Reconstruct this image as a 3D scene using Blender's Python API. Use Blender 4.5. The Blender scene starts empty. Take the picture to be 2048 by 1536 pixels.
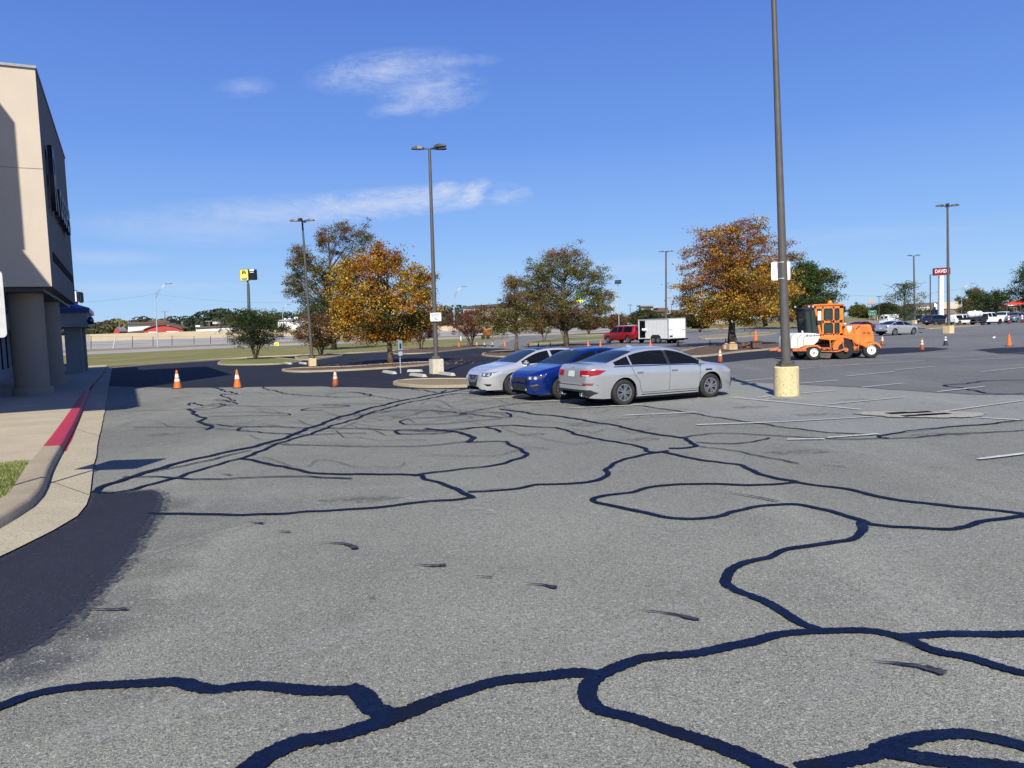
import bpy, bmesh, math, random
import numpy as np
from mathutils import Vector, Matrix, Euler
from mathutils.bvhtree import BVHTree

# ------------------------------------------------------------------ camera, sky, sun
SC = bpy.context.scene
CAMH, PITCH, ROLL, FPX = 2.1, math.radians(4.2), math.radians(2.0), 1538.0
_f = Vector((0, math.cos(PITCH), -math.sin(PITCH)))
_r0 = Vector((1, 0, 0)); _u0 = Vector((0, math.sin(PITCH), math.cos(PITCH)))
_r = _r0*math.cos(ROLL) - _u0*math.sin(ROLL)
_u = _u0*math.cos(ROLL) + _r0*math.sin(ROLL)
CAM = Vector((0, 0, CAMH))
cd = bpy.data.cameras.new('camera'); cam = bpy.data.objects.new('camera', cd)
SC.collection.objects.link(cam); SC.camera = cam
cd.sensor_width = 36; cd.lens = FPX/2048*36; cd.clip_start = 0.1; cd.clip_end = 6000
M3 = Matrix((_r, _u, -_f)).transposed()
cam.matrix_world = Matrix.Translation(CAM) @ M3.to_4x4()

SUN_AZ, SUN_EL = math.radians(4.7), math.radians(40)      # shadows run away from the camera, a little to the right
TOSUN = Vector((-math.sin(SUN_AZ)*math.cos(SUN_EL), -math.cos(SUN_AZ)*math.cos(SUN_EL), math.sin(SUN_EL)))
sl = bpy.data.lights.new('sun', 'SUN'); sl.energy = 4.6; sl.angle = math.radians(0.53); sl.color = (1, .965, .87)
so = bpy.data.objects.new('sun', sl); SC.collection.objects.link(so)
so.rotation_euler = TOSUN.to_track_quat('Z', 'Y').to_euler()

SC.view_settings.view_transform = 'Standard'; SC.view_settings.look = 'None'
SC.view_settings.exposure = 0.42; SC.view_settings.gamma = 1.0

def ray(px, py):
    d = _f*FPX + _r*(px-1024) - _u*(py-768)
    return d.normalized()
def G(px, py, z=0.0):
    d = ray(px, py); return CAM + d*((z-CAMH)/d.z)
def at(px, py, Y):
    d = ray(px, py); return CAM + d*(Y/d.y)
def hor(px):            # horizon row at column px
    lo, hi = 0, 1536
    for _ in range(40):
        m = (lo+hi)/2
        if ray(px, m).z > 0: lo = m
        else: hi = m
    return lo

W = bpy.data.worlds.new("World"); SC.world = W; W.use_nodes = True
nt = W.node_tree; nt.nodes.clear()
def N(t, **k):
    n = nt.nodes.new(t)
    for a, b in k.items(): setattr(n, a, b)
    return n
def L(a, b): nt.links.new(a, b)
def mth(op, a, b=None, c=None, clamp=False):
    n = N('ShaderNodeMath', operation=op); n.use_clamp = clamp
    for i, v in enumerate((a, b, c)):
        if v is None: continue
        if isinstance(v, (int, float)): n.inputs[i].default_value = v
        else: L(v, n.inputs[i])
    return n.outputs[0]
out = N('ShaderNodeOutputWorld'); bg = N('ShaderNodeBackground'); bg.inputs[1].default_value = 0.075
sky = N('ShaderNodeTexSky'); sky.sky_type = 'NISHITA'; sky.sun_disc = False
sky.sun_elevation = SUN_EL; sky.sun_rotation = math.pi + SUN_AZ
sky.altitude = 0; sky.air_density = 1.1; sky.dust_density = 0.15; sky.ozone_density = 3.5
hsv = N('ShaderNodeHueSaturation'); hsv.inputs['Saturation'].default_value = 1.28; hsv.inputs['Value'].default_value = 1.0
L(sky.outputs[0], hsv.inputs['Color'])
tc = N('ShaderNodeTexCoord'); sp = N('ShaderNodeSeparateXYZ'); L(tc.outputs['Generated'], sp.inputs[0])
az = mth('ARCTAN2', sp.outputs[0], sp.outputs[1]); el = mth('ARCSINE', sp.outputs[2])
ramp = N('ShaderNodeValToRGB'); cr = ramp.color_ramp          # clear autumn sky: pale at the horizon, deep blue overhead
while len(cr.elements) < 6: cr.elements.new(.5)
for e_, (p_, c_) in zip(cr.elements, [(0, (.44,.68,.96)), (.06, (.37,.61,.96)), (.17, (.27,.49,.94)), (.36, (.160,.325,.84)), (.62, (.100,.215,.69)), (1, (.045,.10,.44))]):
    e_.position = p_; e_.color = (*c_, 1)
L(mth('DIVIDE', mth('MAXIMUM', el, 0.0), 0.66), ramp.inputs[0])
rs = N('ShaderNodeVectorMath', operation='SCALE'); L(ramp.outputs[0], rs.inputs[0]); rs.inputs['Scale'].default_value = 10.0
tint = N('ShaderNodeMix', data_type='RGBA'); tint.inputs[0].default_value = .88
L(hsv.outputs[0], tint.inputs[6]); L(rs.outputs[0], tint.inputs[7])
cmb = N('ShaderNodeCombineXYZ'); L(az, cmb.inputs[0]); L(mth('MULTIPLY', el, 2.6), cmb.inputs[1])
def noise(scale, detail, rough, dist=0.0):
    n = N('ShaderNodeTexNoise'); n.inputs['Scale'].default_value = scale; n.inputs['Detail'].default_value = detail
    n.inputs['Roughness'].default_value = rough; n.inputs['Distortion'].default_value = dist
    L(cmb.outputs[0], n.inputs['Vector']); return n.outputs[0]
n1 = noise(13, 10, .72, .9); n2 = noise(70, 6, .75, .5)
nn = mth('ADD', mth('MULTIPLY', n1, .68), mth('MULTIPLY', n2, .32))
total = None
# (px, py, rx, ry, tilt deg, weight, noise gain): each bank sits in one direction of the sky
for (cx, cy, rx, ry, tl, w_, k_) in [
        (770, 142, 165, 40, 8, .54, 3.2), (850, 178, 130, 55, 0, .40, 4.0), (900, 125, 110, 16, 2, .35, 3.0),
        (800, 215, 70, 18, 10, .45, 3.2), (490, 175, 62, 20, 8, .27, 3.0),
        (760, 408, 300, 34, 4.5, .80, 3.0), (560, 425, 260, 36, 2, .55, 2.0), (948, 388, 50, 26, 28, .95, 3.2), (890, 384, 40, 22, 10, .9, 3.0), (1015, 392, 55, 22, 5, .7, 3.5),
        (820, 398, 170, 24, 4, .7, 2.2),
        (420, 455, 260, 40, 0, .36, 1.8), (220, 515, 120, 16, 0, .30, 1.5), (250, 575, 260, 14, 0, .30, 1.5), (1250, 535, 260, 20, 0, .20, 2.0), (1700, 470, 330, 22, 0, .12, 2.5), (500, 430, 120, 30, 0, .4, 2)]:
    d = ray(cx, cy); a0 = math.atan2(d.x, d.y); e0 = math.asin(d.z)
    t = math.radians(tl); ca, sa = math.cos(t), math.sin(t)
    da = mth('SUBTRACT', az, a0); de = mth('SUBTRACT', el, e0)
    u = mth('ADD', mth('MULTIPLY', da, ca/(rx/FPX)), mth('MULTIPLY', de, sa/(rx/FPX)))
    v = mth('ADD', mth('MULTIPLY', da, -sa/(ry/FPX)), mth('MULTIPLY', de, ca/(ry/FPX)))
    r2 = mth('ADD', mth('MULTIPLY', u, u), mth('MULTIPLY', v, v))
    m = mth('SUBTRACT', 1.0, mth('SQRT', r2), clamp=True)
    m = mth('MULTIPLY', mth('ADD', m, mth('MULTIPLY', mth('SUBTRACT', nn, .5), mth('MULTIPLY', mth('MINIMUM', mth('MULTIPLY', m, 3.0), 1.0), k_*1.15))), w_, clamp=True)
    total = m if total is None else mth('MAXIMUM', total, m)
cl = N('ShaderNodeMix', data_type='RGBA'); L(mth('MULTIPLY', total, .9, clamp=True), cl.inputs[0])
L(tint.outputs[2], cl.inputs[6]); cl.inputs[7].default_value = (6.4, 7.2, 9.0, 1)
L(cl.outputs[2], bg.inputs[0]); L(bg.outputs[0], out.inputs[0])

# ------------------------------------------------------------------ helpers
COL = SC.collection
R = random.Random(7)
def rotz(a): return Matrix.Rotation(a, 3, 'Z')
class MB:
    def __init__(s): s.v = []; s.f = []; s.m = []; s.M = Matrix.Identity(4)
    def add(s, vs, fs, mi=0):
        b = len(s.v); s.v += [s.M @ Vector(p) for p in vs]
        s.f += [tuple(b+i for i in f) for f in fs]; s.m += [mi]*len(fs); return s
    def box(s, c, d, mi=0, rz=0, M=None):
        hx, hy, hz = d[0]/2, d[1]/2, d[2]/2
        vs = [Vector((x*hx, y*hy, z*hz)) for z in (-1, 1) for y in (-1, 1) for x in (-1, 1)]
        Rm = M if M is not None else rotz(rz)
        vs = [Rm @ v + Vector(c) for v in vs]
        return s.add(vs, [(0,2,3,1),(4,5,7,6),(0,1,5,4),(2,6,7,3),(0,4,6,2),(1,3,7,5)], mi)
    def bbox(s, c, d, bev=.02, mi=0, rz=0, M=None):        # bevelled box
        bm = bmesh.new(); bmesh.ops.create_cube(bm, size=1)
        for v in bm.verts: v.co = Vector((v.co.x*d[0], v.co.y*d[1], v.co.z*d[2]))
        bmesh.ops.bevel(bm, geom=bm.edges[:], offset=min(bev, min(d)*.45), segments=2, affect='EDGES')
        Rm = M if M is not None else rotz(rz)
        bm.verts.index_update()
        s.add([Rm @ v.co + Vector(c) for v in bm.verts], [tuple(v.index for v in f.verts) for f in bm.faces], mi)
        bm.free(); return s
    def tube(s, pts, rad, n=8, mi=0, cap=True):
        pts = [Vector(p) for p in pts]
        if not hasattr(rad, '__len__'): rad = [rad]*len(pts)
        vs = []; fs = []
        ref = None
        for i, p in enumerate(pts):
            t = (pts[min(i+1, len(pts)-1)] - pts[max(i-1, 0)])
            if t.length < 1e-9: t = Vector((0, 0, 1))
            t.normalize()
            if ref is None: ref = Vector((1, 0, 0)) if abs(t.x) < .8 else Vector((0, 1, 0))
            a = t.cross(ref).normalized(); b = t.cross(a).normalized(); ref = b.cross(t)*-1 if False else ref
            for k in range(n):
                w = 2*math.pi*k/n
                vs.append(p + (a*math.cos(w) + b*math.sin(w))*rad[i])
        for i in range(len(pts)-1):
            for k in range(n):
                k2 = (k+1) % n
                fs.append((i*n+k, i*n+k2, (i+1)*n+k2, (i+1)*n+k))
        if cap: fs += [tuple(range(n-1, -1, -1)), tuple((len(pts)-1)*n+k for k in range(n))]
        return s.add(vs, fs, mi)
    def lathe(s, prof, n=20, c=(0,0,0), axis='Z', mi=0, mfun=None):
        c = Vector(c); vs = []; fs = []; ms = []
        for (r, z) in prof:
            for k in range(n):
                w = 2*math.pi*k/n; p = Vector((r*math.cos(w), r*math.sin(w), z))
                if axis == 'Y': p = Vector((p.x, -p.z, p.y))
                if axis == 'X': p = Vector((p.z, p.x, p.y))
                vs.append(c + p)
        for i in range(len(prof)-1):
            for k in range(n):
                k2 = (k+1) % n; fs.append((i*n+k, i*n+k2, (i+1)*n+k2, (i+1)*n+k))
                ms.append(mfun(i, k) if mfun else mi)
        b = len(s.v); s.v += [s.M @ p for p in vs]; s.f += [tuple(b+i for i in f) for f in fs]; s.m += ms
        return s
    def prism(s, poly, a0, a1, plane='XZ', mi=0):          # polygon in a plane, extruded along the third axis
        n = len(poly)
        def P(u, v, w):
            return (u, w, v) if plane == 'XZ' else ((w, u, v) if plane == 'YZ' else (u, v, w))
        vs = [P(u, v, a0) for u, v in poly] + [P(u, v, a1) for u, v in poly]
        fs = [tuple(range(n)), tuple(range(2*n-1, n-1, -1))] + [(i, (i+1) % n, n+(i+1) % n, n+i) for i in range(n)]
        return s.add(vs, fs, mi)
    def build(s, name, mats, parent=None, smooth=False, sharp=None):
        me = bpy.data.meshes.new(name)
        me.from_pydata([tuple(v) for v in s.v], [], s.f)
        if not isinstance(mats, (list, tuple)): mats = [mats]
        for m in mats: me.materials.append(m)
        me.polygons.foreach_set('material_index', s.m)
        me.validate(); me.update()
        bm = bmesh.new(); bm.from_mesh(me); bmesh.ops.recalc_face_normals(bm, faces=bm.faces); bm.to_mesh(me); bm.free()
        if smooth:
            me.polygons.foreach_set('use_smooth', [True]*len(me.polygons))
            if sharp: me.set_sharp_from_angle(angle=math.radians(sharp))
        o = bpy.data.objects.new(name, me); COL.objects.link(o)
        if parent is not None: o.parent = parent
        return o
def tag(o, label=None, cat=None, group=None, kind=None):
    if label: o['label'] = label
    if cat: o['category'] = cat
    if group: o['group'] = group
    if kind: o['kind'] = kind
    return o
def thing(name, label, cat, loc=(0,0,0), rz=0, group=None):
    o = bpy.data.objects.new(name, None); COL.objects.link(o); o.empty_display_size = .3
    o.location = loc; o.rotation_euler = (0, 0, rz); return tag(o, label, cat, group)
def dup(root, loc, rz, label, group=None):
    r = root.copy(); COL.objects.link(r); r.location = loc; r.rotation_euler = (0, 0, rz); r['label'] = label
    if group: r['group'] = group
    for ch in list(root.children):
        c = ch.copy(); COL.objects.link(c); c.parent = r
        for g in ch.children:
            d = g.copy(); COL.objects.link(d); d.parent = c
    return r
def lean(root, top):                                       # stand a pole root so that its own axis runs to a world point
    d = (Vector(top) - Vector(root.location)).normalized()
    root.rotation_euler = Vector((0, 0, 1)).rotation_difference(d).to_euler()
def text(body, size, M, name, mat, parent, depth=.01, align='CENTER', sx=1.0):
    cu = bpy.data.curves.new('t', 'FONT'); cu.body = body; cu.size = size; cu.extrude = depth
    cu.align_x = align; cu.align_y = 'CENTER'; cu.resolution_u = 3; cu.offset = size*.012
    to = bpy.data.objects.new('t', cu); COL.objects.link(to)
    bpy.context.view_layer.update()
    me = bpy.data.meshes.new_from_object(to.evaluated_get(bpy.context.evaluated_depsgraph_get()))
    bpy.data.objects.remove(to); bpy.data.curves.remove(cu)
    me.transform(M @ Matrix.Diagonal((sx, 1, 1, 1))); me.materials.clear(); me.materials.append(mat); me.name = name
    o = bpy.data.objects.new(name, me); COL.objects.link(o); o.parent = parent; return o
UP = Matrix.Rotation(math.pi/2, 4, 'X')                    # text laid flat -> standing, facing -Y
def TM(x, y, z, rz=0): return Matrix.Translation((x, y, z)) @ Matrix.Rotation(rz, 4, 'Z') @ UP

# ------------------------------------------------------------------ materials
def mat(name, col, rough=.6, metal=0.0, coat=0.0, nz=None, bump=None, spec=.5):
    """nz = (scale, amount, detail): noise that varies the colour; bump = (scale, strength)"""
    m = bpy.data.materials.new(name); m.use_nodes = True; t = m.node_tree; b = t.nodes['Principled BSDF']
    b.inputs['Base Color'].default_value = (*col, 1); b.inputs['Roughness'].default_value = rough
    b.inputs['Metallic'].default_value = metal; b.inputs['Coat Weight'].default_value = coat
    b.inputs['Coat Roughness'].default_value = .04; b.inputs['Specular IOR Level'].default_value = spec
    tcn = t.nodes.new('ShaderNodeTexCoord')
    if nz:
        n = t.nodes.new('ShaderNodeTexNoise'); n.inputs['Scale'].default_value = nz[0]; n.inputs['Detail'].default_value = nz[2] if len(nz) > 2 else 5
        t.links.new(tcn.outputs['Object'], n.inputs['Vector'])
        r = t.nodes.new('ShaderNodeMapRange'); r.inputs[1].default_value = .3; r.inputs[2].default_value = .7
        r.inputs[3].default_value = 1-nz[1]; r.inputs[4].default_value = 1+nz[1]; t.links.new(n.outputs[0], r.inputs[0])
        x = t.nodes.new('ShaderNodeMix'); x.data_type = 'RGBA'; x.blend_type = 'MULTIPLY'; x.inputs[0].default_value = 1
        x.inputs[6].default_value = (*col, 1); t.links.new(r.outputs[0], x.inputs[7]); t.links.new(x.outputs[2], b.inputs['Base Color'])
    if bump:
        n = t.nodes.new('ShaderNodeTexNoise'); n.inputs['Scale'].default_value = bump[0]; n.inputs['Detail'].default_value = 4
        t.links.new(tcn.outputs['Object'], n.inputs['Vector'])
        q = t.nodes.new('ShaderNodeBump'); q.inputs['Strength'].default_value = bump[1]; q.inputs['Distance'].default_value = .02
        t.links.new(n.outputs[0], q.inputs['Height']); t.links.new(q.outputs[0], b.inputs['Normal'])
    return m
class NB:                                                   # small node-building helper for the ground materials
    def __init__(s, name):
        s.m = bpy.data.materials.new(name); s.m.use_nodes = True; s.t = s.m.node_tree; s.b = s.t.nodes['Principled BSDF']
        s.tc = s.t.nodes.new('ShaderNodeTexCoord').outputs['Object']
    def lk(s, a, b): s.t.links.new(a, b)
    def noise(s, sc, det=3, ro=.55, stretch=None, rot=0, dist=0):
        n = s.t.nodes.new('ShaderNodeTexNoise'); n.inputs['Scale'].default_value = sc; n.inputs['Detail'].default_value = det
        n.inputs['Roughness'].default_value = ro; n.inputs['Distortion'].default_value = dist
        if stretch:
            mp = s.t.nodes.new('ShaderNodeMapping'); mp.vector_type = 'POINT'; mp.inputs['Scale'].default_value = stretch; mp.inputs['Rotation'].default_value = (0, 0, rot)
            s.lk(s.tc, mp.inputs[0]); s.lk(mp.outputs[0], n.inputs['Vector'])
        else: s.lk(s.tc, n.inputs['Vector'])
        return n.outputs[0]
    def vor(s, sc, feat='F1', outp='Distance'):
        n = s.t.nodes.new('ShaderNodeTexVoronoi'); n.feature = feat; n.inputs['Scale'].default_value = sc; s.lk(s.tc, n.inputs['Vector']); return n.outputs[outp]
    def rng(s, a, f0, f1, t0, t1):
        n = s.t.nodes.new('ShaderNodeMapRange'); n.inputs[1].default_value = f0; n.inputs[2].default_value = f1
        n.inputs[3].default_value = t0; n.inputs[4].default_value = t1; s.lk(a, n.inputs[0]); return n.outputs[0]
    def mix(s, f, a, b, bt='MIX'):
        n = s.t.nodes.new('ShaderNodeMix'); n.data_type = 'RGBA'; n.blend_type = bt
        for i, v in ((0, f), (6, a), (7, b)):
            if isinstance(v, (int, float)): n.inputs[i].default_value = v
            elif isinstance(v, tuple): n.inputs[i].default_value = (*v, 1)
            else: s.lk(v, n.inputs[i])
        return n.outputs[2]
    def mul(s, a, b, op='MULTIPLY'):
        n = s.t.nodes.new('ShaderNodeMath'); n.operation = op
        for i, v in ((0, a), (1, b)):
            if isinstance(v, (int, float)): n.inputs[i].default_value = v
            else: s.lk(v, n.inputs[i])
        return n.outputs[0]
    def fin(s, col, rough=.85, bump=None, bs=.3, bd=.01, spec=.5):
        s.lk(col, s.b.inputs['Base Color'])
        s.b.inputs['Specular IOR Level'].default_value = spec
        if isinstance(rough, (int, float)): s.b.inputs['Roughness'].default_value = rough
        else: s.lk(rough, s.b.inputs['Roughness'])
        if bump is not None:
            q = s.t.nodes.new('ShaderNodeBump'); q.inputs['Strength'].default_value = bs; q.inputs['Distance'].default_value = bd
            s.lk(bump, q.inputs['Height']); s.lk(q.outputs[0], s.b.inputs['Normal'])
        return s.m
def asphalt(name, base, var=.25, speck=.5, spec_col=(.42, .40, .36), dark=(.05, .05, .055), stain=.5, spots=()):
    a = NB(name)
    big = a.noise(.16, 4, .6); mid = a.noise(1.1, 5, .65); fine = a.noise(60, 2, .6); grain = a.vor(165, outp='Color')
    gr = a.t.nodes.new('ShaderNodeSeparateColor'); a.lk(grain, gr.inputs[0])
    c = a.mix(a.rng(big, .3, .7, 0, 1), tuple(x*(1-var) for x in base), tuple(x*(1+var) for x in base))
    c = a.mix(a.rng(mid, .35, .7, 0, .55), c, tuple(x*(1+var*1.2) for x in base))
    sk = a.noise(.5, 5, .7, (1, .12, 1), math.radians(-20), .6)          # long tyre scuffs
    c = a.mix(a.rng(sk, .53, .72, 0, .55), c, tuple(min(1, x*1.5) for x in base))
    sk2 = a.noise(.33, 6, .75, (.16, 1, 1), math.radians(35), 1.2); c = a.mix(a.rng(sk2, .54, .70, 0, .45), c, tuple(min(1, x*1.55) for x in base))
    dk = a.noise(.07, 3, .5); c = a.mix(a.rng(dk, .48, .66, 0, .5), c, (base[0]*.66, base[1]*.69, base[2]*.78))
    bl = a.noise(.55, 6, .7, dist=.8); c = a.mix(a.rng(bl, .60, .74, 0, stain), c, tuple(x*.62 for x in base))
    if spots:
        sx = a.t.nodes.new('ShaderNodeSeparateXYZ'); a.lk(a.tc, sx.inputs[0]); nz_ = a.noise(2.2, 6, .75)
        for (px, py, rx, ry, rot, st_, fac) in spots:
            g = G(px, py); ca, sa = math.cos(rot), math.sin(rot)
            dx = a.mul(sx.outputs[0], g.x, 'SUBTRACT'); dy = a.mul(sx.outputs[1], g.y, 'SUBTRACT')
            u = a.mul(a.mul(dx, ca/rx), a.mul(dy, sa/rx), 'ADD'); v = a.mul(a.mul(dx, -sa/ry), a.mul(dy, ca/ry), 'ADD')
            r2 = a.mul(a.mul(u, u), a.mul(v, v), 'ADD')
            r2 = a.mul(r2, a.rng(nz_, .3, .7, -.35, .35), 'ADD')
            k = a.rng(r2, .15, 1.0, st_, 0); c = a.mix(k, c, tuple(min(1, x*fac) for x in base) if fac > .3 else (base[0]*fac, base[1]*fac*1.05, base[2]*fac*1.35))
    c = a.mix(1.0, c, a.rng(gr.outputs[2], 0, 1, .50, 1.52), 'MULTIPLY')
    c = a.mix(a.rng(gr.outputs[0], .72, 1.0, 0, speck), c, spec_col)
    g2 = a.t.nodes.new('ShaderNodeSeparateColor'); a.lk(a.vor(62, outp='Color'), g2.inputs[0]); c = a.mix(a.rng(g2.outputs[0], .93, .97, 0, speck), c, tuple(min(1, x*1.35) for x in spec_col)); c = a.mix(a.rng(g2.outputs[1], .90, .97, 0, .5), c, dark)
    c = a.mix(a.rng(gr.outputs[1], .72, 1.0, 0, .75), c, dark)
    c = a.mix(a.rng(fine, .35, .65, .25, -.0), c, dark)
    return a.fin(c, a.rng(mid, .3, .7, .92, .75), a.mul(gr.outputs[2], a.mul(fine, 1.5), 'ADD'), .9, .006, .3)
M = {}
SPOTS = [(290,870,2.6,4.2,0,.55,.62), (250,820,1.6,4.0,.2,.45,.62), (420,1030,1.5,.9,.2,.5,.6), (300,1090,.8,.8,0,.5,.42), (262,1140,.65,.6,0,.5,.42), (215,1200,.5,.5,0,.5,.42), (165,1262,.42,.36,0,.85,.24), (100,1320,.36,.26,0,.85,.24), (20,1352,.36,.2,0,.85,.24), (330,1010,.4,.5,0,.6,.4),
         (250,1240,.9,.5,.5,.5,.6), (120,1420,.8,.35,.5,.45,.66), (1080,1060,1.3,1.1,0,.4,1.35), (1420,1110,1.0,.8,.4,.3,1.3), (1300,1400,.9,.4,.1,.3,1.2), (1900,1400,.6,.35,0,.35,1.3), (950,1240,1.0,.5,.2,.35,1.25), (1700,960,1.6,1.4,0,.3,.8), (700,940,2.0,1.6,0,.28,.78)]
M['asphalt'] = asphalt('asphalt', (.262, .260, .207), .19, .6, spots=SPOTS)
M['asphalt_warm'] = asphalt('worn_asphalt', (.335, .335, .285), .10, .45, stain=.5)
M['asphalt_far'] = asphalt('dark_asphalt', (.175, .173, .160), .14, .3)
M['sealed'] = asphalt('fresh_sealer', (.016, .019, .028), .25, .08, (.09, .09, .10), (.012, .012, .018), .3)
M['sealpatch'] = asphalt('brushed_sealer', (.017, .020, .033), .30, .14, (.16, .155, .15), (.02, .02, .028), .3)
def tar():
    a = NB('crack_sealer'); n = a.noise(34, 4, .7); w = a.noise(3, 3, .5)
    c = a.mix(a.rng(n, .3, .7, 0, 1), (.001, .004, .020), (.003, .013, .055))
    b2 = a.noise(2.4, 6, .75, dist=.6); c = a.mix(a.rng(b2, .46, .64, 0, .75), c, (.006, .008, .014)); b3 = a.noise(11, 5, .8); c = a.mix(a.rng(b3, .60, .72, 0, .55), c, (.035, .045, .075))  # sheen variation painted into the colour as grey-black and paler blue patches
    return a.fin(c, a.rng(w, .3, .7, .42, .75), n, 1.0, .02, .14)
M['tar'] = tar()
def smear():
    a = NB('tar_smear'); n = a.noise(20, 4, .7)
    return a.fin(a.mix(a.rng(n, .4, .6, 0, 1), (.018, .019, .024), (.060, .061, .066)), .8, n, .4, .01, .3)
M['smear'] = smear()
def linep():
    a = NB('line_paint'); n = a.noise(14, 5, .75); g = a.noise(70, 2, .6)
    c = a.mix(a.rng(n, .40, .62, 0, .7), (.66, .66, .63), (.30, .295, .28)); c = a.mix(a.rng(g, .5, .62, 0, .35), c, (.22, .22, .21))
    return a.fin(c, .75, g, .3, .003, .3)
M['line'] = linep()
M['line_faint'] = mat('worn_line_paint', (.43, .42, .395), .85, nz=(20, .2), spec=.2)
def conc(name, col, v=.12, speck=.35):
    a = NB(name); b = a.noise(.8, 5, .65); f = a.noise(48, 3, .7); m_ = a.noise(7, 5, .7)
    c = a.mix(a.rng(b, .3, .7, 0, 1), tuple(x*(1-v) for x in col), tuple(min(1, x*(1+v)) for x in col))
    c = a.mix(a.rng(m_, .5, .75, 0, .35), c, tuple(x*.62 for x in col))
    c = a.mix(a.rng(f, .36, .56, min(1, speck*1.6), 0), c, tuple(x*.5 for x in col))
    return a.fin(c, .9, f, .6, .006, .25)
M['kerb'] = conc('kerb_concrete', (.39, .325, .22), .14)
M['gutter'] = conc('gutter_concrete', (.47, .405, .275), .10, .5)
M['walk'] = conc('sidewalk_concrete', (.46, .385, .265), .10, .2)
M['stop'] = conc('wheel_stop_concrete', (.48, .46, .42), .1)
def redk():
    a = NB('red_kerb_paint'); n = a.noise(9, 5, .7); w = a.noise(40, 3, .6)
    c = a.mix(a.rng(n, .35, .7, 0, 1), (.50, .030, .062), (.36, .022, .045)); c = a.mix(a.rng(w, .62, .75, 0, .8), c, (.42, .30, .26))
    return a.fin(c, .6, w, .5, .005, .4)
M['redkerb'] = redk()
def grassm(name, c1, c2, c3):
    a = NB(name); b = a.noise(.12, 5, .65); f = a.noise(2.2, 6, .75); s_ = a.noise(.35, 5, .7, (.25, 1, 1), math.radians(30))
    c = a.mix(a.rng(f, .3, .7, 0, 1), c1, c2); c = a.mix(a.rng(b, .4, .65, 0, .7), c, c3); c = a.mix(a.rng(s_, .45, .7, 0, .6), c, c3)
    return a.fin(c, .95, f, .8, .08, .1)
M['grass'] = grassm('dry_lawn', (.12, .130, .042), (.175, .180, .06), (.27, .23, .10))
M['lawn'] = grassm('green_lawn', (.10, .13, .035), (.16, .19, .055), (.26, .23, .10))
M['dirt'] = grassm('verge_dirt', (.24, .19, .12), (.30, .25, .17), (.20, .16, .09))
M['mulch'] = mat('mulch', (.10, .062, .04), .95, nz=(9, .5), bump=(14, 1))
M['road'] = mat('road_concrete', (.33, .31, .275), .85, nz=(.08, .12), spec=.2)
M['lane'] = mat('lane_asphalt', (.24, .235, .23), .85, nz=(.08, .12), spec=.2)
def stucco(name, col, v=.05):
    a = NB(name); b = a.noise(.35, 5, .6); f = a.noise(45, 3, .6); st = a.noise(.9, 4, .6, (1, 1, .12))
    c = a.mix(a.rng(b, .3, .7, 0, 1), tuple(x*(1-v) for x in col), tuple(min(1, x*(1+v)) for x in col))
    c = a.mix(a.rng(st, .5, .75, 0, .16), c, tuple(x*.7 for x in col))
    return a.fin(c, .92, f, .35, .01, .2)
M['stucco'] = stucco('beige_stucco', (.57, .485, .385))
M['stucco_side'] = stucco('shaded_stucco', (.20, .185, .165))  # darker copy of the beige stucco: the side wall's shade is in the colour
M['column'] = stucco('taupe_column', (.33, .27, .205), .06)
M['fascia'] = stucco('fascia_panel', (.42, .39, .34))
M['tan'] = stucco('tan_wall', (.50, .41, .27))
def brick(name, c1, c2, mo, sx=3.2, bw=.6, bh=.3):
    a = NB(name); n = a.t.nodes.new('ShaderNodeTexBrick'); n.inputs['Color1'].default_value = (*c1, 1); n.inputs['Color2'].default_value = (*c2, 1)
    n.inputs['Mortar'].default_value = (*mo, 1); n.inputs['Scale'].default_value = sx; n.inputs['Brick Width'].default_value = bw; n.inputs['Row Height'].default_value = bh; n.inputs['Mortar Size'].default_value = .02
    mp = a.t.nodes.new('ShaderNodeMapping'); mp.inputs['Rotation'].default_value = (math.pi/2, 0, 0)
    a.lk(a.tc, mp.inputs[0]); a.lk(mp.outputs[0], n.inputs['Vector']); f = a.noise(9, 5, .7)
    return a.fin(a.mix(a.rng(f, .35, .7, 0, .4), n.outputs[0], tuple(x*.6 for x in c1)), .9, f, .5, .01, .2)
M['block'] = brick('split_face_block', (.40, .375, .34), (.30, .28, .255), (.2, .19, .18), 1.6)
M['blockwhite'] = brick('painted_block', (.33, .345, .37), (.30, .315, .34), (.24, .25, .27), 1.2)
M['stonegrey'] = stucco('grey_stone', (.34, .32, .29), .12)
M['brick'] = brick('red_brown_brick', (.28, .18, .13), (.22, .14, .10), (.3, .27, .24), 2)
M['metalblue'] = mat('blue_metal_roof', (.030, .075, .22), .35, .3, nz=(1, .12))
M['black'] = mat('black_plastic', (.012, .012, .014), .45)
M['vdark'] = mat('dark_void', (.006, .006, .008), .9, spec=.1)
M['bronze'] = mat('bronze_pole_paint', (.092, .082, .072), .5, nz=(3, .12))
M['galv'] = mat('galvanised_steel', (.52, .53, .54), .45, .4, nz=(6, .1))
M['galvold'] = mat('dull_galvanised_steel', (.30, .30, .30), .6, .3, nz=(6, .12))
M['white'] = mat('white_paint', (.78, .78, .76), .45, nz=(5, .05))
M['white_old'] = mat('weathered_white', (.50, .49, .465), .7, nz=(8, .12))
M['glasslamp'] = mat('lamp_lens', (.25, .27, .28), .2)
M['trim'] = mat('dark_metal_trim', (.05, .05, .055), .5)
M['wood'] = mat('utility_pole_wood', (.22, .17, .12), .9, nz=(5, .3))
M['green_sign'] = mat('road_sign_green', (.0, .16, .105), .5)
M['yellow'] = mat('sign_yellow', (.80, .78, .08), .5)
M['red'] = mat('sign_red', (.42, .015, .02), .5)
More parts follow.
